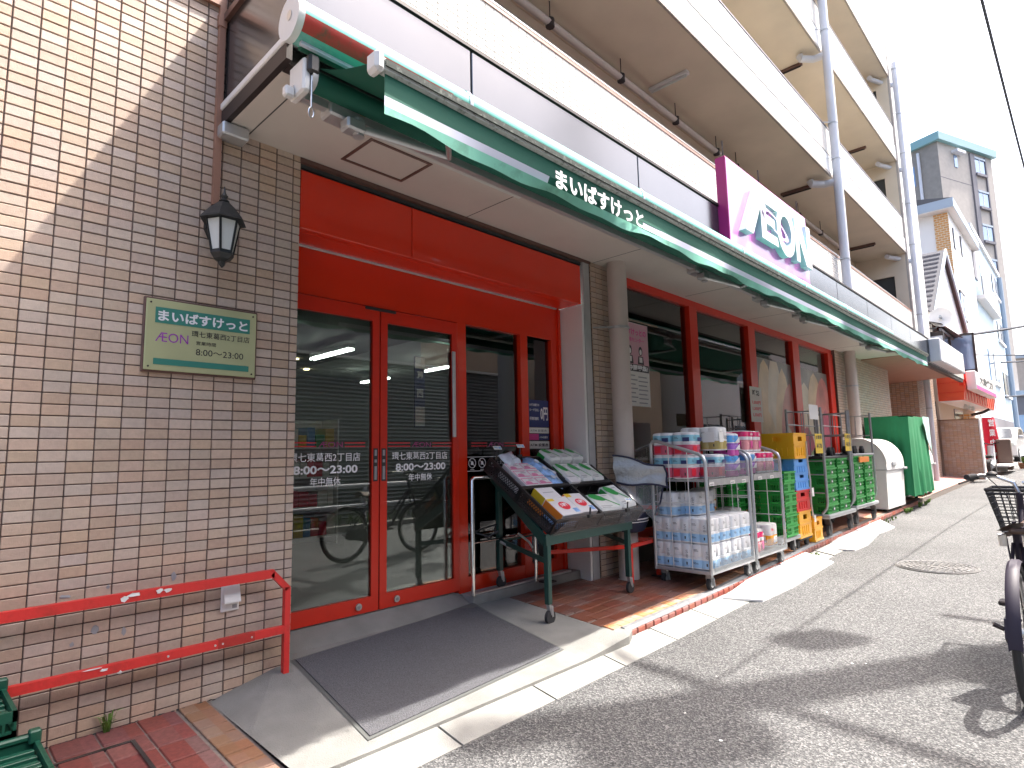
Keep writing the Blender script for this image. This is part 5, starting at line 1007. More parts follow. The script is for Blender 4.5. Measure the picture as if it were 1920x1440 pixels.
# ================================================================== ROLL PACKS (toilet paper) shared meshes
def scallop(w, d, nx, ny, h, r0=.010, taper=.012):
    """wrapped rolls: outline bulges once per roll; rounded shoulders"""
    pts = []
    def edge(a, b, n, L_):
        for k in range(n * 6):
            t = k / (n * 6); ph = (t * n) % 1; bl = .006 * math.sin(PI * ph) ** .7 - .003 * (1 - math.sin(PI * ph)) ** 3
            pts.append((a[0] + (b[0] - a[0]) * t, a[1] + (b[1] - a[1]) * t, bl, L_))
    q = [(-w / 2, -d / 2), (w / 2, -d / 2), (w / 2, d / 2), (-w / 2, d / 2)]
    edge(q[0], q[1], nx, (0, -1)); edge(q[1], q[2], ny, (1, 0)); edge(q[2], q[3], nx, (0, 1)); edge(q[3], q[0], ny, (-1, 0))
    out = []
    for x, y, bl, nn in pts:
        x2, y2 = x + nn[0] * bl, y + nn[1] * bl
        # round the vertical corners
        cxr = .020; 
        for sx in (-1, 1):
            for sy in (-1, 1):
                ex, ey = sx * (w / 2 - cxr), sy * (d / 2 - cxr)
                if sx * x2 > w / 2 - cxr and sy * y2 > d / 2 - cxr:
                    v = Vector((x2 - ex, y2 - ey)); 
                    if v.length > cxr: v = v.normalized() * cxr
                    x2, y2 = ex + v.x, ey + v.y
        out.append((x2, y2))
    n = len(out); lv = [(0, -.012), (.008, -.002), (.02, 0), (h * .48, .0), (h * .5, -.0035), (h * .52, 0), (h - .02, 0), (h - .008, -.003), (h, -.016), (h + .003, -.045)]
    mb = MB(); vs = []
    for z, o in lv:
        for x, y in out:
            f = 1 + o / (w / 2); f2 = 1 + o / (d / 2); vs.append((x * f, y * f2, z))
    fs = [(k * n + i, k * n + (i + 1) % n, (k + 1) * n + (i + 1) % n, (k + 1) * n + i) for k in range(len(lv) - 1) for i in range(n)]
    fs += [tuple(range(n))[::-1], tuple(range((len(lv) - 1) * n, len(lv) * n))]
    return mb.add(vs, fs)
bands('wrap_s8', [(0, (.74, .76, .80)), (.012, (.34, .58, .84)), (.082, (.76, .77, .79))], rough=.22, bump=.35, bscale=34)
bands('wrap_gold', [(0, (.76, .76, .74)), (.01, (.42, .34, .12)), (.085, (.76, .76, .75))], rough=.22, bump=.3, bscale=34)
bands('wrap_pinkblue', [(0, (.75, .76, .79)), (.015, (.62, .12, .20)), (.10, (.74, .75, .78)), (.13, (.25, .55, .68)), (.185, (.74, .74, .78))], rough=.22, bump=.3, bscale=34)
bands('wrap_red', [(0, (.76, .76, .77)), (.02, (.72, .30, .33)), (.12, (.76, .75, .77)), (.15, (.72, .02, .15)), (.20, (.76, .76, .78))], rough=.22, bump=.3, bscale=34)
bands('wrap_purple', [(0, (.55, .08, .38)), (.055, (.74, .74, .78)), (.062, (.30, .12, .52)), (.12, (.74, .74, .78)), (.128, (.10, .35, .72)), (.19, (.74, .75, .8))], rough=.2, bump=.3, bscale=34)
bands('wrap_orange', [(0, (.85, .36, .02)), (.10, (.76, .75, .73))], rough=.25, bump=.3, bscale=34)
PW, PD, PH = .205, .175, .212
def proto(name, body, prints, lab, cat, group):
    r = thing(name, lab, cat, (0, 0, -50), group, world=False)
    for nm, me in [body] + prints: o = bpy.data.objects.new(nm, me); COL.objects.link(o); o.parent = r
    return r
ffront = lambda y: dict(U=(1, 0, 0), V=(0, 0, 1)); 
def tx(body, w, h, o, U, V, m_, b=.02): return text_mb(body, w, h, o, U, V, bold=b).mesh('lettering', m_)
s8 = scallop(PW, PD, 2, 2, PH).mesh('wrapped_rolls', 'wrap_s8', True)
yf = -PD / 2 - .009; xf = -PW / 2 - .009
def marks(dark='print_dark'):
    a = MB().box(.055, .066, yf, yf + .001, .035, .058).box(-.06, -.02, yf, yf + .001, .155, .158).box(-.06, -.035, yf, yf + .001, .165, .168)
    a.box(xf, xf + .001, -.058, -.047, .035, .058).box(xf, xf + .001, .02, .06, .155, .158).box(xf, xf + .001, .03, .06, .165, .168)
    return a.mesh('print_mark', dark)
s8p = [('lettering', tx('S', .022, .028, (.05, yf, .13), (1, 0, 0), (0, 0, 1), 'print_grey', .0)) , ('lettering', tx('8', .022, .028, (.05, yf, .094), (1, 0, 0), (0, 0, 1), 'print_grey', .0)),
       ('lettering', tx('S', .022, .028, (xf, -.045, .13), LU, LV, 'print_grey', .0)), ('lettering', tx('8', .022, .028, (xf, -.045, .094), LU, LV, 'print_grey', .0)), ('lettering', tx('90m', .05, .018, (-.075, yf, .045), (1, 0, 0), (0, 0, 1), 'print_navy', .0)), ('lettering', tx('90m', .045, .018, (xf, .07, .045), LU, LV, 'print_navy', .0)), ('print_mark', marks())]
ROLLG = 'wrapped toilet roll packs on the carts'
S8 = proto('roll_pack', ('wrapped_rolls', s8), s8p, 'x', 'toilet paper', ROLLG)
def variant(matn, extra): return proto('roll_pack', ('wrapped_rolls', scallop(PW, PD, 2, 2, PH).mesh('wrapped_rolls', matn, True)), extra + [('print_mark', marks())], 'x', 'toilet paper', ROLLG)
GOLD = variant('wrap_gold', [('lettering', tx('110', .05, .035, (.02, yf, .10), (1, 0, 0), (0, 0, 1), 'print_dark')), ('label_sheet', MB().box(-.085, -.0, yf, yf + .001, .075, .165).mesh('label_sheet', 'poster_pink' if 0 else 'paper')), ('label_sheet', MB().box(xf, xf + .001, -.06, .05, .075, .165).mesh('label_sheet', 'paper'))])
blk = lambda m_, x0, x1, z0, z1: [('print_block', MB().box(x0, x1, yf, yf + .001, z0, z1).mesh('print_block', m_)), ('print_block', MB().box(xf, xf + .001, -x1 * .85, -x0 * .85, z0, z1).mesh('print_block', m_))]
PINKB = variant('wrap_pinkblue', blk('print_navy', .02, .095, .13, .165) + blk('print_red', -.07, .0, .03, .09))
RED = variant('wrap_red', [('lettering', tx('110', .05, .02, (.03, yf, .165), (1, 0, 0), (0, 0, 1), 'print_white'))] + blk('print_pink', .02, .07, .04, .11))
PURP = variant('wrap_purple', [('print_block', MB().add([(-.02, yf - .001, .06), (.09, yf - .001, .06), (.09, yf - .001, .115)], [(0, 1, 2)]).add([(-.02, yf - .001, .125), (.09, yf - .001, .125), (.09, yf - .001, .18)], [(0, 1, 2)]).mesh('print_block', 'box_white'))])
ORG = variant('wrap_orange', [('lettering', tx('90m', .06, .03, (-.07, yf, .14), (1, 0, 0), (0, 0, 1), 'print_red'))] + blk('paper', -.02, .06, .03, .09))
PROTO = [S8, GOLD, PINKB, RED, PURP, ORG]
def put(p, x, y, z, lab, rz_=0): return dup(p, (x, y, z), rz_ + rnd.uniform(-.05, .05), lab)
# ================================================================== SHELF CARTS
def cart(x0, x1, y0, y1, zg, lab, labels_at):
    t = thing('shelf_cart', lab, 'cart', ((x0 + x1) / 2, (y0 + y1) / 2, zg), 'white shelf carts of toilet paper')
    zb = zg + .135
    part('base_tray', MB().bbox(x0, x1, y0, y1, zb, zb + .03, .004).box(x0, x1, y0 - .001, y0 + .012, zb + .03, zb + .05), 'alu', t)
    for sx in (x0 + .012, x1 - .012):
        zt0, zt1 = zg + 1.13, zg + 1.27
        pts = [(sx, y0 + .012, zb), (sx, y0 + .012, zt0 - .06), (sx, y0 + .03, zt0 - .02), (sx, y0 + .07, zt0 + .008), (sx, y1 - .08, zt1 - .012), (sx, y1 - .035, zt1 - .012), (sx, y1 - .012, zt1 - .04), (sx, y1 - .012, zb)]
        f = part('side_frame', MB().tube(pts, .0155, 10), 'alu', t, smooth=True)
        w = MB()
        for k in (.33, .66): yy = y0 + (y1 - y0) * k; w.cyl((sx, yy, zb), (sx, yy, zt0 + (zt1 - zt0) * k - .01), .0045, n=6)
        for z in (zg + .48, zg + .72, zg + 1.05): w.cyl((sx, y0, z), (sx, y1, z), .0045, n=6)
        part('side_wire', w, 'white_plastic', f)
    zs = zg + .90
    part('shelf', MB().bbox(x0 + .02, x1 - .02, y0 + .005, y1, zs, zs + .02, .003).box(x0 + .03, x1 - .03, y0 - .004, y0 + .004, zs - .035, zs + .022), 'galv', t)
    w = MB(); 
    for k in range(5): xx = x0 + (x1 - x0) * (k + .5) / 5; w.cyl((xx, y1 - .01, zb), (xx, y1 - .01, zg + 1.15), .004, n=6)
    for z in (zg + .48, zg + .78, zg + 1.1): w.cyl((x0, y1 - .01, z), (x1, y1 - .01, z), .004, n=6)
    part('back_wire', w, 'white_plastic', t)
    part('shelf_guard', MB().grid(lambda u, v: (x0 + .03 + u * (x1 - x0 - .06), y0 - .003 - .006 * v * math.sin(u * 7), zs + .01 + .155 * v), 12, 3), 'plexi', t, smooth=True); part('base_guard', MB().grid(lambda u, v: (x0 + .04 + u * (x1 - x0 - .06), y0 - .003 - .008 * v * math.sin(u * 6 + 1), zb + .02 + .13 * v), 12, 3), 'plexi', t, smooth=True)
    part('price_tag', sum_boxes([(x0 + d, y0 - .008, zs - .034) for d in labels_at], .085, .03), 'paper', t)
    part('price_print', sum_boxes([(x0 + d + .01, y0 - .010, zs - .026) for d in labels_at], .06, .012), 'print_grey', t)
    for cx_, cy_ in ((x0 + .06, y0 + .06), (x1 - .06, y0 + .06), (x0 + .06, y1 - .06), (x1 - .06, y1 - .06)):
        c = part('castor', MB().bar((cx_, cy_, zb), (cx_ + .015, cy_, zb - .05), .05, .035).bar((cx_ + .012, cy_ - .024, zb - .03), (cx_ + .03, cy_ - .024, zb - .10), .03, .004).bar((cx_ + .012, cy_ + .024, zb - .03), (cx_ + .03, cy_ + .024, zb - .10), .03, .004), 'galv', t)
        part('castor_wheel', MB().cyl((cx_ + .02, cy_ - .016, zg + .052), (cx_ + .02, cy_ + .016, zg + .052), .052, n=20), 'rubber', c, smooth=True); part('hub', MB().cyl((cx_ + .02, cy_ - .019, zg + .052), (cx_ + .02, cy_ + .019, zg + .052), .03, n=14), 'galv', c, smooth=True)
    return zb + .03, zs + .02
def sum_boxes(ps, w, h):
    mb = MB()
    for x, y, z in ps: mb.box(x, x + w, y, y + .002, z, z + h)
    return mb
zb1, zs1 = cart(4.80, 5.68, -.87, -.33, .095, 'white tube shelf cart loaded with toilet paper, nearest the rack', (.03, .44, .68))
zb2, zs2 = cart(5.74, 6.50, -.87, -.38, .105, 'white tube shelf cart with pink packs on top, right of the loaded one', (.12, .42))
rown = ('front', 'middle', 'back'); coln = ('leftmost', 'second', 'third', 'rightmost')
for j in range(3):
    for i in range(4):
        for k in range(2): put(S8, 4.925 + i * .213, -.765 + j * .178, zb1 + k * .215, 'blue banded pack, %s in the %s row of the %s layer, left cart' % (coln[i], rown[j], ('bottom', 'second')[k]))
put(S8, 4.94, -.46, zb1 + .43, 'blue banded roll pack on the third layer, at the left end of the left cart'); put(S8, 5.10, -.58, zb1 + .43, 'blue banded roll pack on the third layer, middle one of its row'); put(S8, 5.31, -.55, zb1 + .43, 'blue banded roll pack on the third layer, right one of its row')
put(ORG, 5.56, -.45, zb1 + .43, 'orange footed roll pack standing under the cart shelf by the right post')
put(PINKB, 4.925, -.44, zs1, 'lower pink and blue roll pack at the back left of the left cart shelf'); put(PINKB, 4.925, -.44, zs1 + .20, 'upper pink and blue roll pack at the back left of the left cart shelf')
put(PINKB, 4.925, -.62, zs1, 'lower pink and blue roll pack at the front left of the left cart shelf'); put(PINKB, 4.94, -.63, zs1 + .20, 'upper pink and blue roll pack at the front left, tucked beside the gold ones')
put(PINKB, 5.14, -.755, zs1, 'pink and blue roll pack behind the plastic guard of the left cart shelf')
put(GOLD, 5.19, -.575, zs1 + .245, 'gold footed roll pack, left one on top of the left cart'); put(GOLD, 5.21, -.755, zs1 + .245, 'gold footed roll pack, right one on top of the left cart'); put(GOLD, 5.30, -.56, zs1, 'gold footed roll pack lying below the other gold ones')
put(PURP, 5.47, -.75, zs1 + .19, 'purple and blue roll pack stacked high at the right end of the left cart'); put(PURP, 5.46, -.74, zs1, 'purple and blue roll pack at the right end of the left cart shelf'); put(PURP, 5.48, -.50, zs1, 'purple and blue roll pack behind its twin on the left cart shelf')
put(RED, 5.70, -.60, zs1 + .215, 'crimson banded roll pack high between the two carts, left of two'); put(RED, 5.96, -.68, zs2 + .215, 'crimson banded roll pack high on the right cart')
put(RED, 6.19, -.67, zs2 + .215, 'crimson banded roll pack high on the right cart, furthest right')
put(PURP, 5.86, -.74, zs2, 'blue and purple roll pack behind the guard of the right cart'); put(RED, 6.10, -.74, zs2, 'crimson banded roll pack behind the guard of the right cart, left of two'); put(RED, 6.32, -.74, zs2, 'crimson banded roll pack behind the guard of the right cart, right of two')
put(ORG, 6.22, -.76, zb2 + .04, 'orange footed roll pack at the front right corner of the right cart base'); put(ORG, 6.02, -.70, zb2, 'orange footed roll pack beside the corner one on the right cart base'); put(ORG, 6.36, -.55, zb2, 'orange footed roll pack at the back right of the right cart base'); put(RED, 6.12, -.52, zb2 + .1, 'crimson banded roll pack in the middle of the right cart base'); put(RED, 5.88, -.76, zb2, 'crimson banded roll pack low on the right cart base'); put(ORG, 6.0, -.5, zb2 + .2, 'orange footed roll pack deep inside the right cart base')
for r_ in PROTO:
    for c in list(r_.children): bpy.data.objects.remove(c)
    bpy.data.objects.remove(r_)
# film stretched over the loaded cart
# ================================================================== CRATES
def crate_mesh(w, d, h, m_, slot=.028, name='crate_body', solid=False):
    mb = MB(); wl = .008
    mb.box(-w/2, w/2, -d/2, d/2, 0, .006)
    for (x0, x1, y0, y1) in ((-w/2, w/2, -d/2, -d/2 + wl), (-w/2, w/2, d/2 - wl, d/2), (-w/2, -w/2 + wl, -d/2 + wl, d/2 - wl), (w/2 - wl, w/2, -d/2 + wl, d/2 - wl)):
        mb.box(x0, x1, y0, y1, .006, h * .20); mb.box(x0, x1, y0, y1, h * .80, h)
        lx, ly = x1 - x0, y1 - y0; n = max(2, int(max(lx, ly) / slot))
        if solid: mb.box(x0, x1, y0, y1, h * .2, h * .8); continue
        for k in range(n + 1):
            if lx > ly: c = x0 + lx * k / n; mb.box(max(x0, c - .005), min(x1, c + .005), y0 + .001, y1 - .001, h * .20, h * .80)
            else: c = y0 + ly * k / n; mb.box(x0 + .001, x1 - .001, max(y0, c - .005), min(y1, c + .005), h * .20, h * .80)
        if lx > ly: mb.box(x0 + lx * .36, x1 - lx * .36, y0 + .0005, y1 - .0005, h * .2, h * .8)
        else: mb.box(x0 + .0005, x1 - .0005, y0 + ly * .36, y1 - ly * .36, h * .2, h * .8)
    r = .010                                                 # outer rim lip
    for z0, z1 in ((h - .016, h), (h * .47, h * .53)):
        rr_ = r if z1 == h else r * .5
        for b_ in ((-w/2 - rr_, w/2 + rr_, -d/2 - rr_, -d/2), (-w/2 - rr_, w/2 + rr_, d/2, d/2 + rr_), (-w/2 - rr_, -w/2, -d/2, d/2), (w/2, w/2 + rr_, -d/2, d/2)): mb.box(*b_, z0, z1)
    return mb.mesh(name, m_)
CW, CD, CH = .42, .33, .112
cm = crate_mesh(CW, CD, CH, 'crate_green'); lb = MB().box(-.045, .045, -CD/2 - .0115, -CD/2 - .0105, .035, .078).mesh('label_plate', 'crate_dark')
lt = MB().box(-.02, .02, -CD/2 - .0125, -CD/2 - .0118, .045, .068).mesh('print_mark', 'paper')
def crate(x, y, z, lab, group, rz_=0, me=cm, extra=True, name='crate'):
    r = thing(name, lab, 'crate', (x, y, z), group, rz_, world=False)
    for nm, m_ in (('crate_body', me),) + ((('label_plate', lb), ('print_mark', lt)) if extra else ()): o = bpy.data.objects.new(nm, m_); COL.objects.link(o); o.parent = r
    return r
ordn = ('bottom', 'second', 'third', 'fourth', 'fifth', 'sixth', 'seventh', 'eighth', 'ninth')
def stack(x, y, z0, n, where, group, rz_=0):
    for k in range(n): crate(x + rnd.uniform(-.006, .006), y + rnd.uniform(-.006, .006), z0 + k * (CH + .004), 'green slotted crate, %s in the stack %s' % (ordn[k], where), group, rz_ + rnd.uniform(-.015, .015))
GC = 'green slotted crates in stacks'
def dolly(x0, x1, y0, y1, z, lab):
    t = thing('dolly', lab, 'dolly', ((x0 + x1) / 2, (y0 + y1) / 2, z), 'wheeled bases under the crate stacks')
    part('deck', MB().bbox(x0, x1, y0, y1, z + .13, z + .175, .008), 'grey_plastic', t)
    for a in (x0 + .09, x1 - .09):
        for b in (y0 + .06, y1 - .06): part('wheel', MB().cyl((a, b - .018, z + .052), (a, b + .018, z + .052), .052, n=18), 'rubber', t, smooth=True); part('wheel_fork', MB().bar((a - .01, b - .024, z + .13), (a, b - .024, z + .05), .035, .005).bar((a - .01, b + .024, z + .13), (a, b + .024, z + .05), .035, .005), 'galv', t)
dolly(6.56, 7.12, -.80, -.30, side(6.8, -.5), 'grey wheeled base under the two crate stacks right of the carts')
zq = side(6.8, -.5) + .18
stack(6.42, -.24, zq - .0, 7, 'seen through the right cart', GC, .0); stack(6.86, -.60, zq, 6, 'between the right cart and the yellow crates', GC, PI / 2)
# yellow, blue, red, yellow stack
def bottle_crate(w, d, h, m_):
    mb = MB().box(-w/2, w/2, -d/2, d/2, 0, .008); t_ = .012
    for (x0, x1, y0, y1) in ((-w/2, w/2, -d/2, -d/2 + t_), (-w/2, w/2, d/2 - t_, d/2), (-w/2, -w/2 + t_, -d/2 + t_, d/2 - t_), (w/2 - t_, w/2, -d/2 + t_, d/2 - t_)):
        mb.box(x0, x1, y0, y1, .008, h * .68).box(x0, x1, y0, y1, h * .86, h)
        if x1 - x0 > y1 - y0: L_ = x1 - x0; mb.box(x0, x0 + L_ * .34, y0, y1, h * .68, h * .86).box(x1 - L_ * .34, x1, y0, y1, h * .68, h * .86)
        else: L_ = y1 - y0; mb.box(x0, x1, y0, y0 + L_ * .34, h * .68, h * .86).box(x0, x1, y1 - L_ * .34, y1, h * .68, h * .86)
    for z in (0, h * .5, h - .02):
        e = .007
        for b_ in ((-w/2 - e, w/2 + e, -d/2 - e, -d/2), (-w/2 - e, w/2 + e, d/2, d/2 + e), (-w/2 - e, -w/2, -d/2, d/2), (w/2, w/2 + e, -d/2, d/2)): mb.box(*b_, z, z + .02)
    for k in range(4): mb.box(-w/2 - .006, -w/2, -d * .3 + k * d * .17, -d * .3 + k * d * .17 + .01, h * .12, h * .44); mb.box(-w * .3 + k * w * .17, -w * .3 + k * w * .17 + .01, -d/2 - .006, -d/2, h * .12, h * .44)
    return mb.mesh('crate_body', m_)
YB = bottle_crate(.46, .36, .30, 'crate_yellow')
XX, YY = 7.44, -.58; zz = side(XX, YY) + .10
for m_, h, lab in ((bottle_crate(.42, .34, .30, 'crate_yellow'), .30, 'yellow crate at the bottom of the coloured stack'), (bottle_crate(.42, .34, .24, 'crate_red'), .24, 'red crate between the yellow and blue ones'), (bottle_crate(.42, .34, .20, 'crate_blue'), .20, 'blue crate right above the red one'),
                   (bottle_crate(.42, .34, .20, 'crate_blue'), .20, 'upper blue crate directly below the top yellow one'), (YB, .30, 'yellow crate at the top of the coloured stack')):
    crate(XX + rnd.uniform(-.01, .01), YY, zz, lab, 'solid coloured crates', rnd.uniform(-.03, .03), m_, False); zz += h + (0 if h != .20 else -.02)
mb = MB()
for a in (7.28, 7.58):
    for b in (-.70, -.46): mb.cyl((a, b - .015, side(a, b) + .045), (a, b + .015, side(a, b) + .045), .045, n=16)
mb.box(7.24, 7.64, -.75, -.42, side(XX, YY) + .075, side(XX, YY) + .098); single('small_dolly', mb, 'rubber', 'low black wheeled board under the coloured crate stack', 'dolly')
t = thing('strap', 'frayed tan strap hanging down the coloured crate stack', 'strap', (7.6, -.76, .9)); part('webbing', MB().tube([(7.62, -.77, 1.35), (7.60, -.775, 1.1), (7.63, -.78, .9), (7.60, -.78, .62), (7.64, -.78, .45)], .010, 5), 'pipe_beige', t)
part('strap_tag', MB().box(7.63, 7.70, -.79, -.787, .70, .80).box(7.64, 7.70, -.79, -.787, .40, .48), 'paper', t)
crate(7.92, -.60, side(7.9, -.6) + .002, 'small yellow crate alone on the tiles in front of the roll cage', 'solid coloured crates', .05, bottle_crate(.34, .27, .27, 'crate_yellow'), False)
# roll cages with green crates
def cage(x0, x1, y0, y1, zg, lab, tagx):
    t = thing('roll_cage', lab, 'roll cage', ((x0 + x1) / 2, (y0 + y1) / 2, zg), 'grey roll cages')
    zd = zg + .22
    part('cage_deck', MB().bbox(x0, x1, y0, y1, zd, zd + .05, .01), 'grey_plastic', t)
    for sx in (x0 + .02, x1 - .02):
        zt = zg + 1.62; f = part('end_frame', MB().tube([(sx, y0 + .02, zt), (sx, y0 + .02, zd + .20), (sx, y0 + .035, zd + .13), (sx, y0 + .09, zd + .06)], .017, 9).tube([(sx, y1 - .02, zt), (sx, y1 - .02, zd)], .017, 9), 'galv', t, smooth=True)
        w = MB()
        for z in (zt - .04, zt - .35, zt - .68, zd + .55, zd + .32): w.cyl((sx, y0 + .02, z), (sx, y1 - .02, z), .008, n=7)
        w.cyl((sx, (y0 + y1) / 2, zt - .04), (sx, (y0 + y1) / 2, zt - .35), .007, n=6); part('cage_rung', w, 'galv', f, smooth=True)
    w = MB()
    for z in (zg + 1.60, zg + 1.42, zg + 1.0): w.cyl((x0, y1 - .02, z), (x1, y1 - .02, z), .008, n=7)
    for k in range(1, 4): xx = x0 + (x1 - x0) * k / 4; w.cyl((xx, y1 - .02, zd), (xx, y1 - .02, zg + 1.6), .006, n=6)
    part('back_grid', w, 'galv', t, smooth=True)
    for a in (x0 + .12, x1 - .12):
        for b in (y0 + .07, y1 - .07): c = part('castor', MB().bar((a, b, zd), (a + .03, b, zd - .08), .06, .05).bar((a + .03, b - .03, zd - .04), (a + .05, b - .03, zg + .07), .05, .006), 'dark_metal', t); part('castor_wheel', MB().cyl((a + .04, b - .02, zg + .07), (a + .04, b + .02, zg + .07), .07, n=18), 'rubber', c, smooth=True)
    c = part('price_card', MB().box(tagx - .13, tagx + .13, y0 - .012, y0 - .008, zg + 1.04, zg + 1.28), 'print_yellow', t); part('lettering', text_mb('お買得', .22, .05, (tagx - .11, y0 - .014, zg + 1.21), FU, FV, bold=.02), 'print_dark', c); part('lettering', text_mb('¥178', .19, .06, (tagx - .095, y0 - .014, zg + 1.10), FU, FV, bold=.03), 'print_dark', c)
    return zd + .052
z1 = cage(8.18, 9.34, -.80, -.34, side(8.7, -.6), 'grey roll cage full of green crates, the nearer one', 7.95)
z2 = cage(9.46, 10.66, -.78, -.32, side(10, -.6), 'grey roll cage full of green crates, next to the white box', 9.25)
for k_, (x, z, w_) in enumerate(((8.48, z1, 'at the left of the nearer roll cage'), (8.98, z1, 'at the right of the nearer roll cage'), (9.74, z2, 'at the left of the farther roll cage'), (10.28, z2, 'at the right of the farther roll cage'))): stack(x, -.60, z, 6, w_, GC, 0)
wh = MB().cyl((0, -.02, .05), (0, .02, .05), .055, n=16).bar((0, -.03, 0), (0, -.03, .06), .05, .006).bar((0, .03, 0), (0, .03, .06), .05, .006).box(-.06, .06, -.05, .05, -.03, 0).mesh('folded_dolly', 'rubber')
for k_, x in enumerate((8.35, 8.62, 8.85, 9.1, 9.56, 9.75, 9.98, 10.2, 10.42)):
    o = link('upturned_wheel', wh); o.location = (x, -.66 + .04 * (k_ % 2), (z1 if x < 9.4 else z2) + .735); tag(o, '%s upturned black wheel from the left on top of the %s roll cage' % (('first', 'second', 'third', 'fourth', 'fifth')[k_ if k_ < 4 else k_ - 4], 'nearer' if x < 9.4 else 'farther'), 'wheel', 'upturned wheels on the %s roll cage' % ('nearer' if x < 9.4 else 'farther'))
single('dolly_plate', MB().bbox(8.2, 9.3, -.76, -.42, z1 + .69, z1 + .725, .008), 'black_plastic', 'black board lying on the crates of the nearer roll cage', 'board'); single('dolly_plate', MB().bbox(9.5, 10.62, -.78, -.42, z2 + .69, z2 + .725, .008), 'grey_plastic', 'grey board lying on the crates of the farther roll cage', 'board')
single('orange_tag', MB().bbox(9.72, 10.22, -.80, -.785, z2 + .60, z2 + .68, .003), 'print_orange', 'orange strip hanging under the board on the farther roll cage', 'tag')
single('white_card', MB().box(7.72, 8.05, -.80, -.796, 1.62, 1.80), 'paper', 'white card clipped at the top of the nearer roll cage', 'card')
# ================================================================== WHITE DOME BOXES AND GREEN COVER
def dome_box(x0, x1, y0, y1, zg, h, lab):
    t = thing('dome_box', lab, 'box', ((x0 + x1) / 2, (y0 + y1) / 2, zg), 'white round lidded boxes'); zb_ = zg + .05; zs = zb_ + h * .55; D = y1 - y0; R_ = h - h * .55
    body = [(y0 + .02, zb_), (y1, zb_), (y1, zs), (y0, zs)]
    part('box_body', MB().prism(body, 'x', x0 + .01, x1 - .01), 'white_plastic', t)
    arc = [(y0 - .012, zs)] + [(y0 - .012 + .0 + (D + .012) * .62 * (1 - math.cos(k * PI / 20)), zs + .10 + (R_ - .10) * math.sin(k * PI / 20)) for k in range(0, 11)] + [(y1, zs + R_ - .02), (y1, zs)]
    part('lid', MB().prism(arc, 'x', x0, x1), 'white_plastic', t, smooth=True)
    part('lid_seam', MB().box(x0 - .003, x1 + .003, y0 - .015, y1, zs - .008, zs + .004), 'print_grey', t)
    part('lid_rib', MB().tube([(x0 - .004, a, b) for a, b in arc[1:-1]], .012, 6), 'white_plastic', t, smooth=True)
    part('handle', MB().bbox(x0 + .35, x0 + .62, y0 - .035, y0 - .010, zs + .06, zs + .13, .01), 'print_grey', t); part('latch', MB().bbox(x1 - .12, x1 + .06, y0 - .05, y0 - .01, zs - .02, zs + .02, .008), 'alu', t)
    for a in (x0 + .15, x1 - .15):
        for b in (y0 + .1, y1 - .1): part('foot', MB().cyl((a, b, zg), (a, b, zb_), .03, n=10), 'dark_metal', t)
dome_box(11.45, 12.72, -.74, .0 - .12, side(12, -.5) - .02, 1.17, 'white box with rounded lid beside the green roll cage, nearer one'); dome_box(14.75, 16.0, -.66, -.10, side(15, -.5), 1.05, 'white box with rounded lid behind the green cloth cover, farther one')
t = thing('green_cover', 'green cloth draped over a tall cart between the two white boxes', 'cloth cover', (13.8, -.5, .3))
def drape(x0, x1, y0, y1, zt, zb_):
    pts = [];
    per = [(x0, y1), (x0, y0), (x1, y0), (x1, y1)]; segs = []
    for (a, b), n in (((per[0], per[1]), 26), ((per[1], per[2]), 26), ((per[2], per[3]), 14)):
        for k in range(n): u = k / n; segs.append((a[0] + (b[0] - a[0]) * u, a[1] + (b[1] - a[1]) * u, 0 if a[0] == b[0] and a[0] == x0 else 1))
    segs.append((*per[3], 1)); n = len(segs); mb = MB(); vs = []; c = ((x0 + x1) / 2, (y0 + y1) / 2)
    for j in range(13):
        v = j / 12
        for i, (x, y, s_) in enumerate(segs):
            amp = .030 * v * math.sin(i * 1.15 + 1.5 * math.sin(i * .37)) + .02 * v; dx, dy = (x - c[0]), (y - c[1]); 
            nx, ny = ((-1, 0) if i < 26 else (0, -1) if i < 52 else (1, 0)); vs.append((x + nx * amp, y + ny * amp, zt - (zt - zb_) * v - .02 * (1 if 20 < i < 34 else 0) * (1 - v) + .015 * math.sin(i * .9) * (j == 12)))
    mb.add(vs, [(j * n + i, j * n + i + 1, (j + 1) * n + i + 1, (j + 1) * n + i) for j in range(12) for i in range(n - 1)])
    mb.add([(x, y, zt - .001) for x, y in per], [(0, 1, 2, 3)]); return mb
part('cloth', drape(12.95, 14.55, -.84, -.12, 1.84, .38), 'cloth_green', t, smooth=True)
part('pale_patch', MB().grid(lambda u, v: (14.0 + .6 * u, -.885 - .01 * math.sin(9 * u), 1.85 - (.12 + .62 * u) * v), 8, 6), 'cloth_pale', t, smooth=True)
part('hidden_cart', MB().box(13.05, 14.45, -.72, -.18, .36, 1.8), 'galv', t); 
for a in (13.2, 14.3): part('wheel', MB().cyl((a, -.62, side(a, -.6) + .07), (a, -.58, side(a, -.6) + .07), .07, n=16), 'rubber', t, smooth=True)
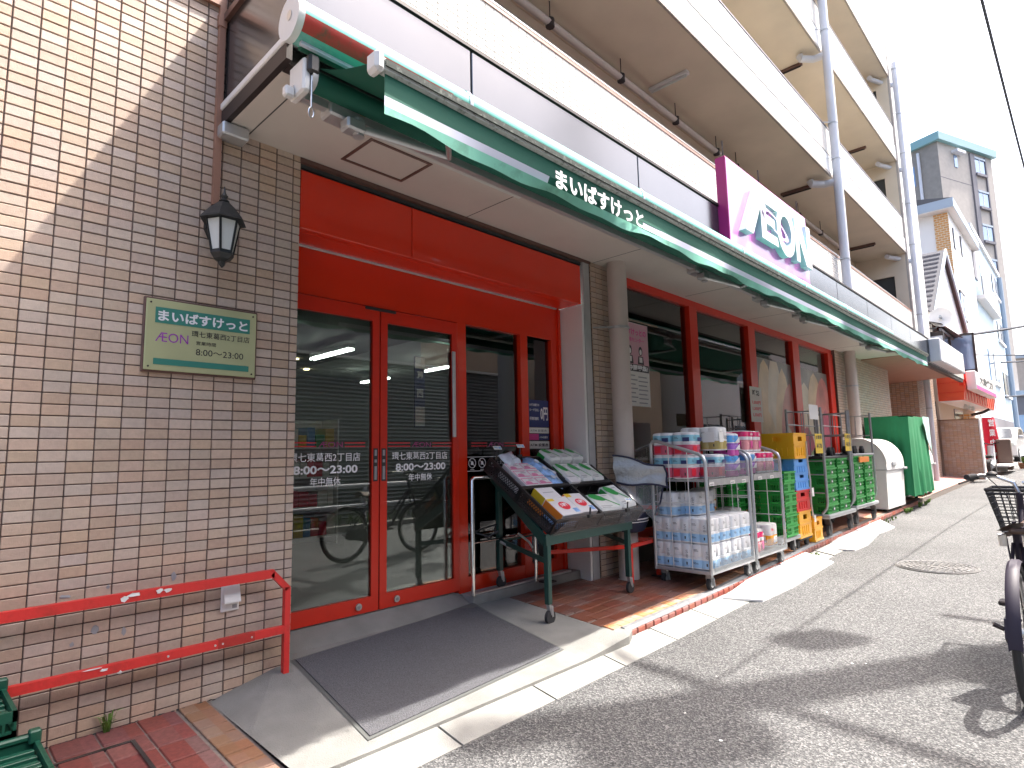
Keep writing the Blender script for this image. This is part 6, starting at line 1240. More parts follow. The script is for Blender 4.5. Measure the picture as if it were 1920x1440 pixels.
# ================================================================== ROAD THINGS
mat('iron', (.13, .125, .12), .5, metal=.5, var=.2, vscale=30); mat('iron_pale', (.22, .215, .21), .5, metal=.3, var=.2, vscale=30)
mat('plate_pale', (.74, .74, .73), .55, var=.05, vscale=6, dirt=.10, dscale=6, dcol=(.3, .3, .28))
def plate(P, lab):
    n = len(P); mb = MB(); top = [(x, y, z) for x, y, z in P]; bot = [(x, y, z - .018) for x, y, z in P]
    mb.add(top + bot, [tuple(range(n))] + [(i, n + i, n + (i + 1) % n, (i + 1) % n) for i in range(n)]); single('kerb_ramp_plate', mb, 'plate_pale', lab, 'ramp plate', 'white ramp plates along the kerb')
plate([(4.90, -.90, .045), (5.13, -1.14, .02), (5.75, -1.16, .022), (7.18, -1.10, .04), (7.34, -.73, .10), (5.9, -.79, .085)], 'long white ramp plate lying on the road edge in front of the carts')
plate([(7.98, -.80, .06), (8.05, -1.08, .06), (8.55, -1.10, .065), (9.55, -.99, .075), (9.72, -.63, .13), (8.8, -.68, .115)], 'middle white ramp plate at the kerb by the small yellow crate'); plate([(9.05, -.99, .085), (10.4, -1.01, .09), (11.1, -.60, .15), (9.75, -.60, .14)], 'far white ramp plate overlapping the middle one at the kerb')
t = thing('manhole_cover', 'round iron manhole cover set in the road', 'manhole cover', (7.5, -1.97, .03))
mz = g(7.5) + .004; part('rim', MB().cyl((7.5, -1.97, mz - .02), (7.5, -1.97, mz), .36, n=40), 'iron', t)
mb = MB()
for r_, n_ in ((.34, 1), (.30, 28), (.245, 24), (.19, 18), (.135, 12), (.08, 7)):
    if n_ == 1: mb.tube([(7.5 + r_ * math.cos(k * PI / 20), -1.97 + r_ * math.sin(k * PI / 20), mz + .002) for k in range(40)], .005, 5, closed=True); continue
    for k in range(n_): a0 = 2 * PI * k / n_; a1 = a0 + 2 * PI / n_ * .62; mb.bar((7.5 + r_ * math.cos(a0), -1.97 + r_ * math.sin(a0), mz + .003), (7.5 + r_ * math.cos(a1), -1.97 + r_ * math.sin(a1), mz + .003), .026, .006)
part('raised_pattern', mb, 'iron_pale', t)
rr = random.Random(11)
for (x0_, x1_, n_, lab) in ((7.35, 7.6, 5, 'tiny weeds at the kerb between the first two ramp plates'), (10.9, 11.6, 9, 'straggling weeds along the kerb after the ramp plates'), (12.4, 13.0, 16, 'green weed clump at the kerb by the white box'), (13.6, 15.2, 16, 'thin weeds along the kerb below the green cover'), (3.9, 5.0, 5, 'specks of moss along the foot of the brick kerb')):
    mb = MB()
    for k in range(n_): x = rr.uniform(x0_, x1_); blades(mb, x, ky(x) - .03 - rr.uniform(0, .08), g(x) + .005, 9, .10 if x > 12 else .05 if x > 7 else .015, rr)
    single('weeds', mb, 'leaf', lab, 'weeds')['kind'] = 'stuff'
mat('dirt', (.20, .18, .11), .95, var=.3, vscale=40)
mb = MB()
for k in range(160):
    x = rr.uniform(3.5, 12); shred_ = [(x + .03 * math.cos(q) * rr.uniform(.3, 1), ky(x) - .012 - abs(.014 * math.sin(q)) * rr.uniform(.3, 1), .0) for q in (0, 1, 2, 3, 4, 5)]
    zz_ = g(x) + .047; mb.add([(a, b, zz_) for a, b, c in shred_], [tuple(range(6))])
single('gutter_dirt', mb, 'dirt', 'line of dry dirt and moss where the gutter meets the brick kerb', 'dirt')['kind'] = 'stuff'
mb = MB()
for (x, y, s_) in ((2.6, -1.95, .012), (2.75, -1.7, .008), (4.0, -2.1, .012), (4.05, -2.16, .008), (3.3, -1.6, .007), (5.4, -2.0, .012), (3.2, -2.2, .006), (1.9, -1.02, .010)): mb.add([(x + s_ * math.cos(k * 1.05) * rr.uniform(.5, 1), y + s_ * math.sin(k * 1.05) * rr.uniform(.5, 1), .004) for k in range(6)], [tuple(range(6))])
single('litter_specks', mb, 'paper', 'small pale scraps scattered on the asphalt in front of the shop', 'litter')['kind'] = 'stuff'
# folded dark green crates bottom left
def folded(x0, x1, y0, y1, z, lab, n=5):
    t = thing('folding_crate', lab, 'crate', ((x0 + x1) / 2, (y0 + y1) / 2, z), 'dark green folding crates at the wall')
    b = MB(); h = .085
    b.box(x0, x1, y0, y1, z, z + .012)
    for (a, c, d, e) in ((x0, x1, y0, y0 + .014), (x0, x1, y1 - .014, y1), (x0, x0 + .014, y0, y1), (x1 - .014, x1, y0, y1)): b.box(a, c, d, e, z + .05, z + h); b.box(a, c, d, e, z + .0, z + .022)
    k = 0
    while x0 + k * .045 < x1: b.box(x0 + k * .045, min(x1, x0 + k * .045 + .008), y0 + .001, y0 + .010, z, z + h); k += 1
    k = 0
    while y0 + k * .045 < y1: b.box(x1 - .010, x1 - .001, y0 + k * .045, min(y1, y0 + k * .045 + .008), z, z + h); k += 1
    part('crate_base', b, 'crate_dark', t)
    p = MB(); yy = y0 + .02
    while yy < y1 - .03: p.bbox(x0 + .02, x1 - .02, yy, yy + .020, z + .052, z + .066 + .008 * ((int(yy * 100)) % 2), .002); yy += .030
    for k in range(4): xx = x0 + (x1 - x0) * (k + .5) / 4; p.box(xx - .005, xx + .005, y0 + .02, y1 - .02, z + .05, z + .060)
    part('folded_sides', p, 'crate_dark', t)
    hd = MB().bbox(x0 + .03, x1 - .01, y1 - .022, y1 + .004, z + h, z + h + .022, .006).bbox(x1 - .03, x1 + .006, y1 - .03, y1 + .008, z + h - .01, z + h + .035, .005).bbox(x0 + .03, x1 - .16, y0 - .002, y0 + .016, z + h, z + h + .016, .005)
    part('handle_bar', hd, 'crate_dark', t)
    for q, w_ in ((.020, .15), (.005, .17)): part('raised_lettering', MB().box(x1 - .10 - w_, x1 - .10, y0 - .003, y0 - .001, z + q + .028, z + q + .036), 'print_grey', t)
for k in range(4): folded(-.16, .375, -.44, -.10, .05 + k * .088, 'dark green folding crate, %s in the stack nearest the wall' % ('bottom', 'second', 'third', 'top')[k])
for k in range(3): folded(-.10, .435, -.80, -.455, .035 + k * .088, 'dark green folding crate, %s in the stack farther from the wall' % ('bottom', 'middle', 'top')[k])
# ================================================================== BICYCLE
t = thing('bicycle', 'dark purple bicycle with wire basket, seen from behind at the right edge', 'bicycle', (4.45, -2.88, 0))
def wheel(cx, cy, r, lab):
    ring = [(cx + r * math.cos(k * PI / 24), cy, .335 + r * math.sin(k * PI / 24)) for k in range(48)]
    w = part('wheel', MB().tube(ring, .020, 8, closed=True), 'rubber', t, smooth=True)
    part('wheel_rim', MB().tube([(cx + (r - .028) * math.cos(k * PI / 24), cy, .335 + (r - .028) * math.sin(k * PI / 24)) for k in range(48)], .011, 6, closed=True), 'steel', w, smooth=True)
    s = MB()
    for k in range(18): a = 2 * PI * k / 18; b = a + (.35 if k % 2 else -.35); s.cyl((cx + .025 * math.cos(b), cy + (.02 if k % 2 else -.02), .335 + .025 * math.sin(b)), (cx + (r - .03) * math.cos(a), cy, .335 + (r - .03) * math.sin(a)), .0012, n=4)
    s.cyl((cx, cy - .05, .335), (cx, cy + .05, .335), .022, n=12); part('spokes', s, 'steel', w)
    f = [(cx + (r + .035) * math.cos(a), .335 + (r + .035) * math.sin(a)) for a in [PI * k / 16 for k in ((3, 4, 5, 6, 7, 8, 9, 10, 11, 12, 13, 14, 15, 16) if cx < 4.5 else (2, 3, 4, 5, 6, 7, 8, 9, 10, 11, 12, 13, 14))]]
    mb = MB(); n = len(f); vs = []
    for o, dz in ((-.027, -.014), (-.014, 0), (.014, 0), (.027, -.014)):
        for a, b in f: vs.append((a, cy + o, b + dz * .8))
    mb.add(vs, [(j * n + i, j * n + i + 1, (j + 1) * n + i + 1, (j + 1) * n + i) for j in range(3) for i in range(n - 1)]); part('mudguard', mb, 'bike_purple', w, smooth=True)
wheel(3.93, -2.90, .315, 'rear'); wheel(5.03, -2.88, .315, 'front')
fr_ = MB().tube([(4.37, -2.89, .30), (4.28, -2.89, .78)], .016, 10).tube([(4.37, -2.89, .30), (4.60, -2.885, .40), (4.88, -2.88, .82)], .019, 10).tube([(4.33, -2.89, .50), (4.60, -2.885, .55), (4.90, -2.88, .88)], .015, 10).tube([(4.90, -2.88, .78), (4.86, -2.88, .96)], .018, 10)
for s_ in (-.055, .055): fr_.tube([(4.37, -2.89 + s_ * .6, .30), (3.93, -2.90 + s_, .335)], .010, 8).tube([(4.29, -2.89 + s_ * .3, .72), (3.93, -2.90 + s_, .335)], .009, 8).tube([(4.90, -2.88 + s_ * .8, .78), (5.03, -2.88 + s_, .335)], .011, 8)
part('frame', fr_, 'bike_purple', t, smooth=True)
def sad(u, v): a = (u - .5) * 2; L_ = v; w = .088 * (1 - L_) ** .8 + .022; return (4.14 + .28 * L_, -2.935 + a * w, .835 + .012 * (1 - a * a) - .035 * a * a - .012 * math.sin(PI * L_))
part('saddle', MB().grid(sad, 10, 12).grid(lambda u, v: (sad(u, v)[0], sad(u, v)[1], sad(u, v)[2] - .03 - .01 * (1 - abs(u - .5) * 2)), 6, 6).bbox(4.14, 4.20, -3.00, -2.87, .785, .815, .012), 'bike_brown', t, smooth=True); part('saddle_spring', MB().cyl((4.18, -2.94, .72), (4.17, -2.94, .78), .018, n=8).cyl((4.18, -2.84, .72), (4.17, -2.84, .78), .018, n=8), 'steel', t)
part('handlebar', MB().tube([(4.86, -2.88, .96), (4.87, -2.86, 1.02), (4.88, -2.77, 1.06), (4.82, -2.70, 1.065), (4.64, -2.66, 1.06)], .011, 8).tube([(4.87, -2.90, 1.02), (4.88, -3.02, 1.06), (4.82, -3.10, 1.065), (4.64, -3.14, 1.06)], .011, 8), 'steel', t, smooth=True)
part('grip', MB().tube([(4.76, -2.685, 1.063), (4.63, -2.658, 1.06)], .017, 10), 'rubber', t, smooth=True); part('grip', MB().tube([(4.76, -3.12, 1.063), (4.63, -3.142, 1.06)], .017, 10), 'rubber', t, smooth=True)
part('brake_lever', MB().tube([(4.80, -2.70, 1.05), (4.78, -2.65, 1.035), (4.64, -2.615, 1.02)], .006, 6).bbox(4.78, 4.83, -2.68, -2.64, 1.03, 1.075, .01), 'black_plastic', t, smooth=True); part('bell', MB().lathe([(.03, 0), (.03, .01), (.02, .022), (.005, .026)], (4.85, -2.76, 1.065), 12), 'black_plastic', t, smooth=True)
part('kickstand', MB().tube([(3.95, -2.845, .30), (4.25, -2.84, .22)], .009, 6).tube([(3.93, -2.83, .34), (3.92, -2.79, .36)], .012, 6), 'dark_metal', t, smooth=True)
part('crank', MB().cyl((4.37, -2.85, .30), (4.37, -2.835, .30), .08, n=20).bar((4.37, -2.83, .30), (4.50, -2.83, .36), .014, .02).bbox(4.46, 4.55, -2.83, -2.76, .345, .37, .006), 'dark_metal', t); part('chain_case', MB().prism([(3.90, .30), (3.93, .39), (4.40, .38), (4.45, .30), (4.38, .22), (3.95, .27)], 'y', -2.850, -2.832), 'bike_purple', t)
part('brake_cable', MB().tube([(4.82, -2.66, 1.05), (4.95, -2.70, 1.08), (5.0, -2.80, .95), (4.93, -2.86, .80)], .003, 5).tube([(4.82, -3.10, 1.05), (4.96, -3.02, 1.08), (4.99, -2.92, .96)], .003, 5), 'black', t)
bk = thing('wire_basket', 'black wire basket mounted in front of the bicycle handlebar', 'basket', (5.12, -2.86, .8)); bk.parent = None
bpy.data.objects.remove(bk)
BZ0, BZ1 = .70, .97
def bc(s_, z): f = (z - BZ0) / (BZ1 - BZ0); w = .115 + .060 * f; d0, d1 = 5.00 - .05 * f, 5.20 + .09 * f; return [(d0, -2.88 - w, z), (d1, -2.88 - w, z), (d1, -2.88 + w, z), (d0, -2.88 + w, z)]
mb = MB()
for z in (BZ0, .735, .77, .80, .84, .88, .92, BZ1): mb.tube(bc(0, z), .0035 if z < BZ1 else .009, 5, closed=True)
for e in range(4):
    for k in range(9):
        f = k / 9; a = bc(0, BZ0); b = bc(0, BZ1); p = Vector(a[e]).lerp(Vector(a[(e + 1) % 4]), f); q = Vector(b[e]).lerp(Vector(b[(e + 1) % 4]), f); mb.cyl(p, q, .0028, n=5)
for k in range(5): p = bc(0, BZ0); mb.cyl(Vector(p[0]).lerp(Vector(p[3]), k / 4), Vector(p[1]).lerp(Vector(p[2]), k / 4), .003, n=5)
part('basket', mb, 'black_plastic', t); part('basket_band', MB().tube(bc(0, .945), .008, 5, closed=True).quad(*[(x, y, BZ0 + .002) for x, y, z in bc(0, BZ0)]), 'black_plastic', t)
part('basket_stay', MB().tube([(5.04, -2.80, .335), (5.10, -2.77, .70)], .005, 6).tube([(5.04, -2.96, .335), (5.10, -2.99, .70)], .005, 6), 'bike_purple', t)

# ================================================================== NEIGHBOURS DOWN THE STREET
gz = lambda x: side(x, 0)
t = thing('light_box_sign', 'pale projecting light box with faint lettering at the end of the shop front', 'sign', (16.8, -.9, 3.4))
part('sign_case', MB().bbox(15.95, 19.3, -1.02, -.80, 3.13, 3.66, .02), 'pipe_white', t); part('sign_panel', MB().box(16.6, 19.25, -1.025, -1.021, 3.17, 3.62), 'house_white', t)
part('lettering', text_mb('まいばすけっと', 2.2, .22, (16.85, -1.028, 3.30), FU, FV), 'hood_green', t)
t = thing('screen_wall', 'low brown tiled wall standing across the pavement before the orange shop', 'wall', (21.8, -.5, .4))
part('wall_core', MB().box(21.72, 22.0, -.92, .0, .3, 2.02), 'pillar_brick', t)
mb = MB(); z = .34
while z < 2.0:
    y = -.915
    while y < -.02: mb.box(21.712, 21.72, y + .004, min(-.004, y + .096), z + .004, z + .046); y += .1
    z += .05
part('tile_field', mb, 'wall_tile_side', t, kind='stuff'); part('coping', MB().box(21.70, 22.02, -.94, .02, 2.02, 2.05), 'wood_brown', t); part('edge_post', MB().box(21.70, 22.0, -.96, -.925, .3, 2.04), 'white_paint', t)
t = thing('orange_shop', 'cream house with an orange tiled canopy and a signboard over its shop door', 'building', (25, 1, .4))
part('shop_wall', MB().box(21.9, 29.8, .0, 7, .2, 3.9), 'house_cream', t)
w_ = part('shop_window', MB().box(21.86, 21.9, .06, .9, 2.05, 2.62), 'win_dark', t); part('window_frame', MB().box(21.84, 21.86, .44, .50, 2.05, 2.62), 'house_cream', w_)
c = part('canopy', MB().prism([(-.62, 2.62), (-.66, 3.05), (-.55, 3.44), (.1, 3.44), (.1, 2.62)], 'x', 22.0, 29.6), 'orange_metal', t)
mb = MB()
for k in range(13): x = 22.0 + k * .63; mb.box(x - .012, x + .012, -.672, -.655, 2.64, 3.05).box(x - .012, x + .012, -.66, -.545, 3.05, 3.44)
mb.box(21.995, 29.61, -.668, -.64, 3.04, 3.06).box(21.992, 22.0, -.64, .1, 2.86, 2.875).box(21.992, 22.0, -.64, .1, 3.15, 3.165); part('canopy_ribs', mb, 'hood_red' if 0 else 'red_frame', c)
part('canopy_underside', MB().box(22.0, 29.6, -.60, .0, 2.60, 2.619), 'house_white', c)
s_ = part('signboard', MB().bbox(22.3, 27.4, -.92, -.68, 2.93, 3.50, .02), 'house_white', t); part('sign_strip', MB().box(22.35, 27.35, -.925, -.921, 2.95, 3.07), 'print_pink', s_); part('lettering', text_mb('大衆焼肉', 3.4, .28, (23.1, -.925, 3.14), FU, FV, bold=.03), 'print_dark', s_)
for x in (24.0, 24.8, 25.6): part('canopy_lamp', MB().lathe([(.03, 0), (.06, -.08), (.05, -.14)], (x, -.4, 2.6), 8), 'frost_glass', t, smooth=True)
part('door_recess', MB().box(24.6, 26.4, -.02, .0, .45, 2.5), 'win_dark', t); part('entry_panel', MB().box(26.6, 28.0, -.16, .0, .5, 2.4), 'orange_brick', t); part('pipe_stay', MB().tube([(27.2, -.05, 2.35), (27.2, -.5, 2.45), (27.2, -.7, 2.55)], .05, 8), 'dark_metal', t)
part('gable_front', MB().prism([(22.2, 3.9), (28.9, 3.9), (28.9, 5.75), (25.6, 8.10), (22.2, 5.45)], 'y', .0, .30), 'house_white', t)
part('house_side', MB().box(22.0, 28.9, .3, 6, 3.9, 5.4), 'house_white', t)
part('roof_slope', MB().quad((22.1, -.12, 5.42), (25.6, -.12, 8.22), (25.6, 6, 8.22), (22.1, 6, 5.42)).quad((29.2, -.12, 5.62), (25.6, -.12, 8.22), (25.6, 6, 8.22), (29.2, 6, 5.62)), 'roof_grey', t)
for k in range(13): z = 5.45 + k * .215; x = 22.1 + (z - 5.42) / 2.80 * 3.5; part('roof_course', MB().box(x - .035, x + .02, .0, 6, z - .01, z + .04), 'tower_dark', t)
part('barge_board', MB().bar((22.1, -.14, 5.36), (25.6, -.14, 8.18), .05, .17).bar((25.6, -.14, 8.18), (29.3, -.14, 5.50), .05, .17), 'trim_blue', t)
t = thing('satellite_dish', 'round white satellite dish on a bent arm at the end of the tiled building', 'satellite dish', (21.7, -.3, 5.1)); part('dish', MB().xform(Matrix.Identity(4)).lathe([(.02, .0), (.2, .02), (.36, .07), (.42, .10), (.42, .11), (.36, .08), (.2, .03)], (0, 0, 0), 26).xform(Matrix.Translation((22.0, -.27, 5.16)) @ Matrix.Rotation(-1.45, 4, 'Y') @ Matrix.Rotation(.25, 4, 'X') @ Matrix.Scale(.72, 4)), 'house_white', t, smooth=True); part('dish_arm', MB().tube([(21.65, .1, 4.85), (22.0, -.1, 4.85), (22.1, -.27, 5.1)], .025, 8).tube([(21.95, -.28, 5.14), (21.7, -.30, 5.16)], .04, 8), 'galv', t, smooth=True)
t = thing('bay_window', 'open shuttered bay window with a small roof above the orange canopy', 'window', (22.6, -.2, 4.3)); part('bay_roof', MB().add([(21.7, -.30, 4.95), (24.0, -.55, 4.75), (24.2, .2, 5.0), (21.7, .25, 5.15)], [(0, 1, 2, 3)]).box(21.7, 24.0, -.3, -.24, 4.72, 4.80), 'roof_grey', t)
part('bay_frame', MB().box(21.9, 22.0, -.3, .2, 3.6, 4.75).box(23.2, 23.3, -.3, .2, 3.6, 4.75), 'dark_metal', t); part('bay_pane', MB().box(22.0, 23.2, -.26, -.25, 3.65, 4.7), 'win_dark', t); part('shutter_slats', MB().box(21.86, 21.9, -.28, .18, 3.9, 4.6), 'pipe_white', t); part('open_sash', MB().box(24.2, 24.24, -.75, -.05, 3.5, 4.85), 'win_blue', t); part('sash_frame', MB().box(24.16, 24.2, -.8, -.74, 3.5, 4.9).box(24.16, 24.2, -.05, .0, 3.5, 4.9).box(24.16, 24.2, -.8, 0, 4.86, 4.92).box(24.16, 24.2, -.8, 0, 3.46, 3.52).box(24.16, 24.2, -.8, 0, 3.7, 3.73), 'dark_metal', t)
t = thing('brick_pilaster_house', 'tall white house with an orange brick corner strip and two slit windows', 'building', (34, 2, .5))
part('house_body', MB().box(31.0, 38.0, .3, 7, .3, 11.35), 'house_white', t); part('brick_strip', MB().box(30.96, 30.999, .3, .82, 4.0, 11.3), 'orange_brick', t)
part('eaves', MB().box(30.5, 38.6, .02, 7.5, 11.36, 11.75), 'trim_blue', t); part('eaves_underside', MB().box(30.52, 38.58, .04, 7.4, 11.33, 11.358), 'house_white', t); part('roof_top', MB().prism([(.02, 11.75), (4, 12.6), (7.5, 11.75)], 'x', 30.5, 38.6), 'roof_grey', t)
for x in (31.75, 33.9): part('slit_window', MB().box(x, x + .40, .25, .299, 9.9 + (x - 31.75) * .08, 10.8 + (x - 31.75) * .08), 'win_dark', t)
f = part('window', MB().box(31.8, 33.0, .25, .299, 6.8, 7.9), 'win_blue', t); part('window_frame', MB().box(31.7, 33.1, .24, .299, 7.9, 8.0).box(32.36, 32.42, .24, .25, 6.8, 7.9).box(31.7, 33.1, .24, .299, 6.72, 6.8), 'dark_metal', f)
t = thing('blue_house', 'narrow pale blue house with dark windows behind the orange shop', 'building', (44, 1, .6))
part('house_body', MB().box(38.05, 51.0, .32, 7, .5, 12.5), 'house_blue', t); part('roof_edge', MB().box(38.0, 51.2, .2, 7, 12.5, 12.75), 'house_white', t)
for (a, b, c_, d, m_) in ((46.8, 50.0, 10.7, 11.9, 'win_dark'), (46.8, 49.9, 7.7, 8.9, 'win_dark'), (46.8, 49.9, 4.3, 5.7, 'win_dark'), (40.2, 44.4, 4.7, 6.4, 'win_blue')):
    f = part('window', MB().box(a, b, .27, .319, c_, d), m_, t); part('sill', MB().box(a - .15, b + .15, .2, .319, c_ - .15, c_), 'house_white', f); part('window_bar', MB().box((a + b) / 2 - .06, (a + b) / 2 + .06, .25, .27, c_, d), 'print_grey', f)
part('shaded_recess', MB().box(38.1, 39.3, .28, .319, 9.9, 12.0), 'tower_dark', t); part('balcony_rail', MB().box(38.1, 45.2, .0, .05, 8.9, 9.9), 'print_grey', t); part('balcony_slab', MB().box(38.05, 45.4, -.05, .32, 8.72, 8.9), 'house_white', t); part('balcony_door', MB().box(41.0, 45.0, .28, .319, 9.9, 11.2), 'house_white', t)
part('corner_pipe', MB().tube([(50.8, .2, .6), (50.8, .2, 12.4)], .14, 8), 'trim_blue', t); part('garage_opening', MB().box(38.5, 49.5, .26, .319, .6, 2.7), 'tower_dark', t)
t = thing('tower_block', 'tall beige apartment tower with a teal roof edge far down the street', 'building', (60.27, 3.83, 0), rz=math.radians(-20.95), world=False)
def lp_(n_, mb, m_, p=None): return part(n_, mb, m_, p or t, world=False)
lp_('tower_body', MB().box(0, 8.15, 0, 12, .5, 27.2), 'tower_wall'); lp_('side_wall', MB().box(-.02, 0, .0, 12, .5, 27.2), 'tower_shaded' if mat('tower_shaded', (.25, .23, .21), .85, var=.08, vscale=3) else 0)  # side wall's shade is painted in as a darker wall colour
lp_('roof_edge', MB().box(-.35, 8.4, -.35, 12.2, 27.2, 27.9), 'trim_teal'); lp_('dark_recess', MB().box(4.55, 5.2, -.12, 0, .5, 27.0).box(6.85, 7.0, -.12, 0, .5, 27.0), 'tower_dark')
for k in range(9):
    z = 25.3 - k * 3.1; f = lp_('window', MB().box(5.25, 6.8, -.06, -.001, z, z + 1.35), 'win_blue'); lp_('sill', MB().box(5.2, 6.84, -.22, -.001, z - .22, z), 'tower_dark', f); lp_('window_bar', MB().box(5.98, 6.05, -.08, -.06, z, z + 1.35), 'house_white', f); lp_('lintel', MB().box(5.2, 6.84, -.14, -.001, z + 1.35, z + 1.52), 'trim_blue', f)
f = lp_('window', MB().box(2.2, 2.65, -.05, -.001, 25.3, 26.4), 'win_blue'); lp_('window_hood', MB().box(1.95, 3.2, -.5, -.001, 26.5, 26.75), 'pipe_white', f)
for z in (24.0, 18.6, 13.2): lp_('panel_joint', MB().box(0, 4.5, -.012, 0, z, z + .05), 'tower_dark')
lp_('tower_pipe', MB().tube([(-.14, 1.55, 1), (-.14, 1.55, 26.8)], .12, 8), 'pipe_white')
for z in (24.0, 20.5, 17.0): lp_('side_window', MB().box(-.06, -.021, 2.0, 3.2, z, z + 1.8), 'win_blue')
for (x, y0_, y1_, h_, m_, lab) in ((88, -2.2, 4, 11.0, 'tower_wall', 'grey block beyond the tower, nearer of the far ones'), (112, -5.2, -.5, 10.5, 'house_cream', 'beige block closing the view down the street'), (60, -.2, 2, 5.0, 'tower_dark', 'low dark fronted building past the blue house')):
    t = thing('far_building', lab, 'building', (x, (y0_ + y1_) / 2, .8), 'far buildings down the street'); part('block', MB().box(x, x + 10, y0_, y1_ + 4, .5, h_), m_, t)
    for k in range(2): part('window', MB().box(x - .04, x, y0_ + .5 + k * 1.7, y0_ + 1.5 + k * 1.7, h_ * .45, h_ * .45 + 1.3), 'win_blue', t); part('window', MB().box(x + 2 + k * 3, x + 3.4 + k * 3, y0_ - .04, y0_, h_ * .6, h_ * .6 + 1.3), 'win_dark', t)
    part('roof_edge', MB().box(x - .3, x + 10.3, y0_ - .3, y1_ + 4, h_, h_ + .4), 'trim_blue', t)
# parked white car (mostly hidden), banner, dark monument, planter
t = thing('parked_car', 'white hatchback parked far down the street beyond the red banner', 'car', (38, -1.2, .5)); zc = g(38) + .05
prof = [(35.4, zc + .28), (35.35, zc + .75), (35.5, zc + .98), (36.3, zc + 1.08), (37.1, zc + 1.58), (38.9, zc + 1.62), (39.9, zc + 1.45), (40.5, zc + 1.0), (40.55, zc + .35), (40.2, zc + .22), (35.7, zc + .22)]
part('body', MB().prism(prof, 'y', -1.35, .20), 'car_white', t, smooth=False)
part('window', MB().prism([(36.45, zc + 1.08), (37.15, zc + 1.5), (38.2, zc + 1.53), (38.2, zc + 1.08)], 'y', -1.36, -1.352).prism([(38.3, zc + 1.08), (38.3, zc + 1.53), (39.4, zc + 1.45), (39.8, zc + 1.08)], 'y', -1.36, -1.352), 'win_dark', t); part('windscreen', MB().quad((36.28, -1.2, zc + 1.10), (36.28, .1, zc + 1.10), (37.06, 0, zc + 1.56), (37.06, -1.1, zc + 1.56)), 'win_dark', t)
for x in (36.2, 39.6): w_ = part('wheel', MB().cyl((x, -1.38, zc + .30), (x, -1.18, zc + .30), .30, n=20), 'rubber', t, smooth=True); part('rim', MB().cyl((x, -1.39, zc + .30), (x, -1.375, zc + .30), .19, n=14), 'alu', w_)
part('headlight', MB().bbox(35.33, 35.42, -1.28, -.95, zc + .72, zc + .88, .02), 'frost_glass', t); part('headlight', MB().bbox(35.33, 35.42, -.20, .12, zc + .72, zc + .88, .02), 'frost_glass', t); part('mirror', MB().bbox(37.0, 37.15, -1.52, -1.36, zc + 1.08, zc + 1.22, .02), 'car_white', t); part('door_handle', MB().box(38.0, 38.15, -1.365, -1.352, zc + .95, zc + .98), 'alu', t)
t.location = Vector(t.location) + Vector((0, .62, 0))
t = thing('nobori_banner', 'red upright banner with white marks by the orange shop', 'banner', (29.5, -.8, .5)); part('banner_cloth', MB().grid(lambda u, v: (29.5 + .55 * u, -.75 - .32 * u + .05 * math.sin(3 * v + 4 * u), .55 + 1.75 * v), 6, 10), 'print_red', t, smooth=True); part('banner_pole', MB().cyl((29.48, -.72, g(29) + .1), (29.48, -.72, 2.4), .015, n=6), 'white', t)
for k, c_ in enumerate('営業中'): part('lettering', text_mb(c_, .30, .26, (29.60, -.87, 1.98 - k * .36), (.87, -.49, 0), (0, 0, 1), ext=.03, bold=(.03, .02, .03)[k]), 'white', t)
for k, z in enumerate((.66, .90)): part('white_mark', MB().quad((29.6, -.865, z), (29.9, -1.04, z + .03), (29.86, -1.02, z + .15), (29.62, -.875, z + .13)), 'white', t)
t.location = Vector(t.location) + Vector((-2.2, .30, -.03))
single('stone_block', MB().bbox(27.4, 27.8, -1.14, -.74, .4, 1.48, .03), 'monument', 'square dark brown stone block beside the red banner', 'stone block')
t = thing('potted_plant', 'bushy light green plant on the pavement before the brown stone block', 'plant', (29.5, -1.2, .5)); mb = MB(); blades(mb, 29.4, -1.30, .48, 120, .42, rr); part('foliage', mb, 'leaf', t); part('pot', MB().lathe([(.12, 0), (.17, .22), (.16, .22)], (29.4, -1.30, .38), 12), 'wood_brown', t, smooth=True)
t = thing('low_bench', 'low white slab on blocks beside the tiled screen wall', 'slab', (26, -.9, .5)); part('slab', MB().bbox(25.5, 28.6, -1.2, -.75, .55, .62, .01), 'white_paint', t); part('slab_foot', MB().box(25.8, 26.0, -1.1, -.85, .4, .55).box(28.1, 28.3, -1.1, -.85, .4, .55), 'concrete', t)
t = thing('parked_scooter', 'small dark scooter parked behind the tiled screen wall', 'scooter', (24.6, -.6, .45)); part('scooter_body', MB().tube([(24.0, -.85, .62), (24.3, -.84, .72), (24.75, -.82, .62), (25.1, -.8, .72), (25.2, -.8, 1.25)], .10, 8), 'car_white', t, smooth=True)
for x in (24.0, 25.3): part('wheel', MB().cyl((x, -.88, .62), (x, -.78, .62), .22, n=18), 'rubber', t, smooth=True)
part('handlebar', MB().tube([(25.1, -1.05, 1.35), (25.2, -.8, 1.30), (25.1, -.55, 1.35)], .02, 6), 'black', t, smooth=True); part('seat', MB().bbox(24.0, 24.6, -.92, -.72, .86, .97, .03), 'black', t)
t = thing('road_sign_post', 'dark motorbike parked at the far right beside the white car', 'motorbike', (34.5, -1.4, .5)); t.name = 'parked_motorbike'
part('bike_body', MB().tube([(33.4, -1.7, .85), (33.9, -1.7, 1.1), (34.5, -1.68, 1.05), (34.9, -1.66, 1.3)], .14, 8), 'black_plastic', t, smooth=True)
for x in (33.3, 34.9): part('wheel', MB().cyl((x, -1.75, .72), (x, -1.62, .72), .30, n=18), 'rubber', t, smooth=True)
part('handlebar', MB().tube([(34.8, -2.0, 1.5), (34.9, -1.68, 1.42), (34.8, -1.35, 1.5)], .03, 6), 'black', t, smooth=True)
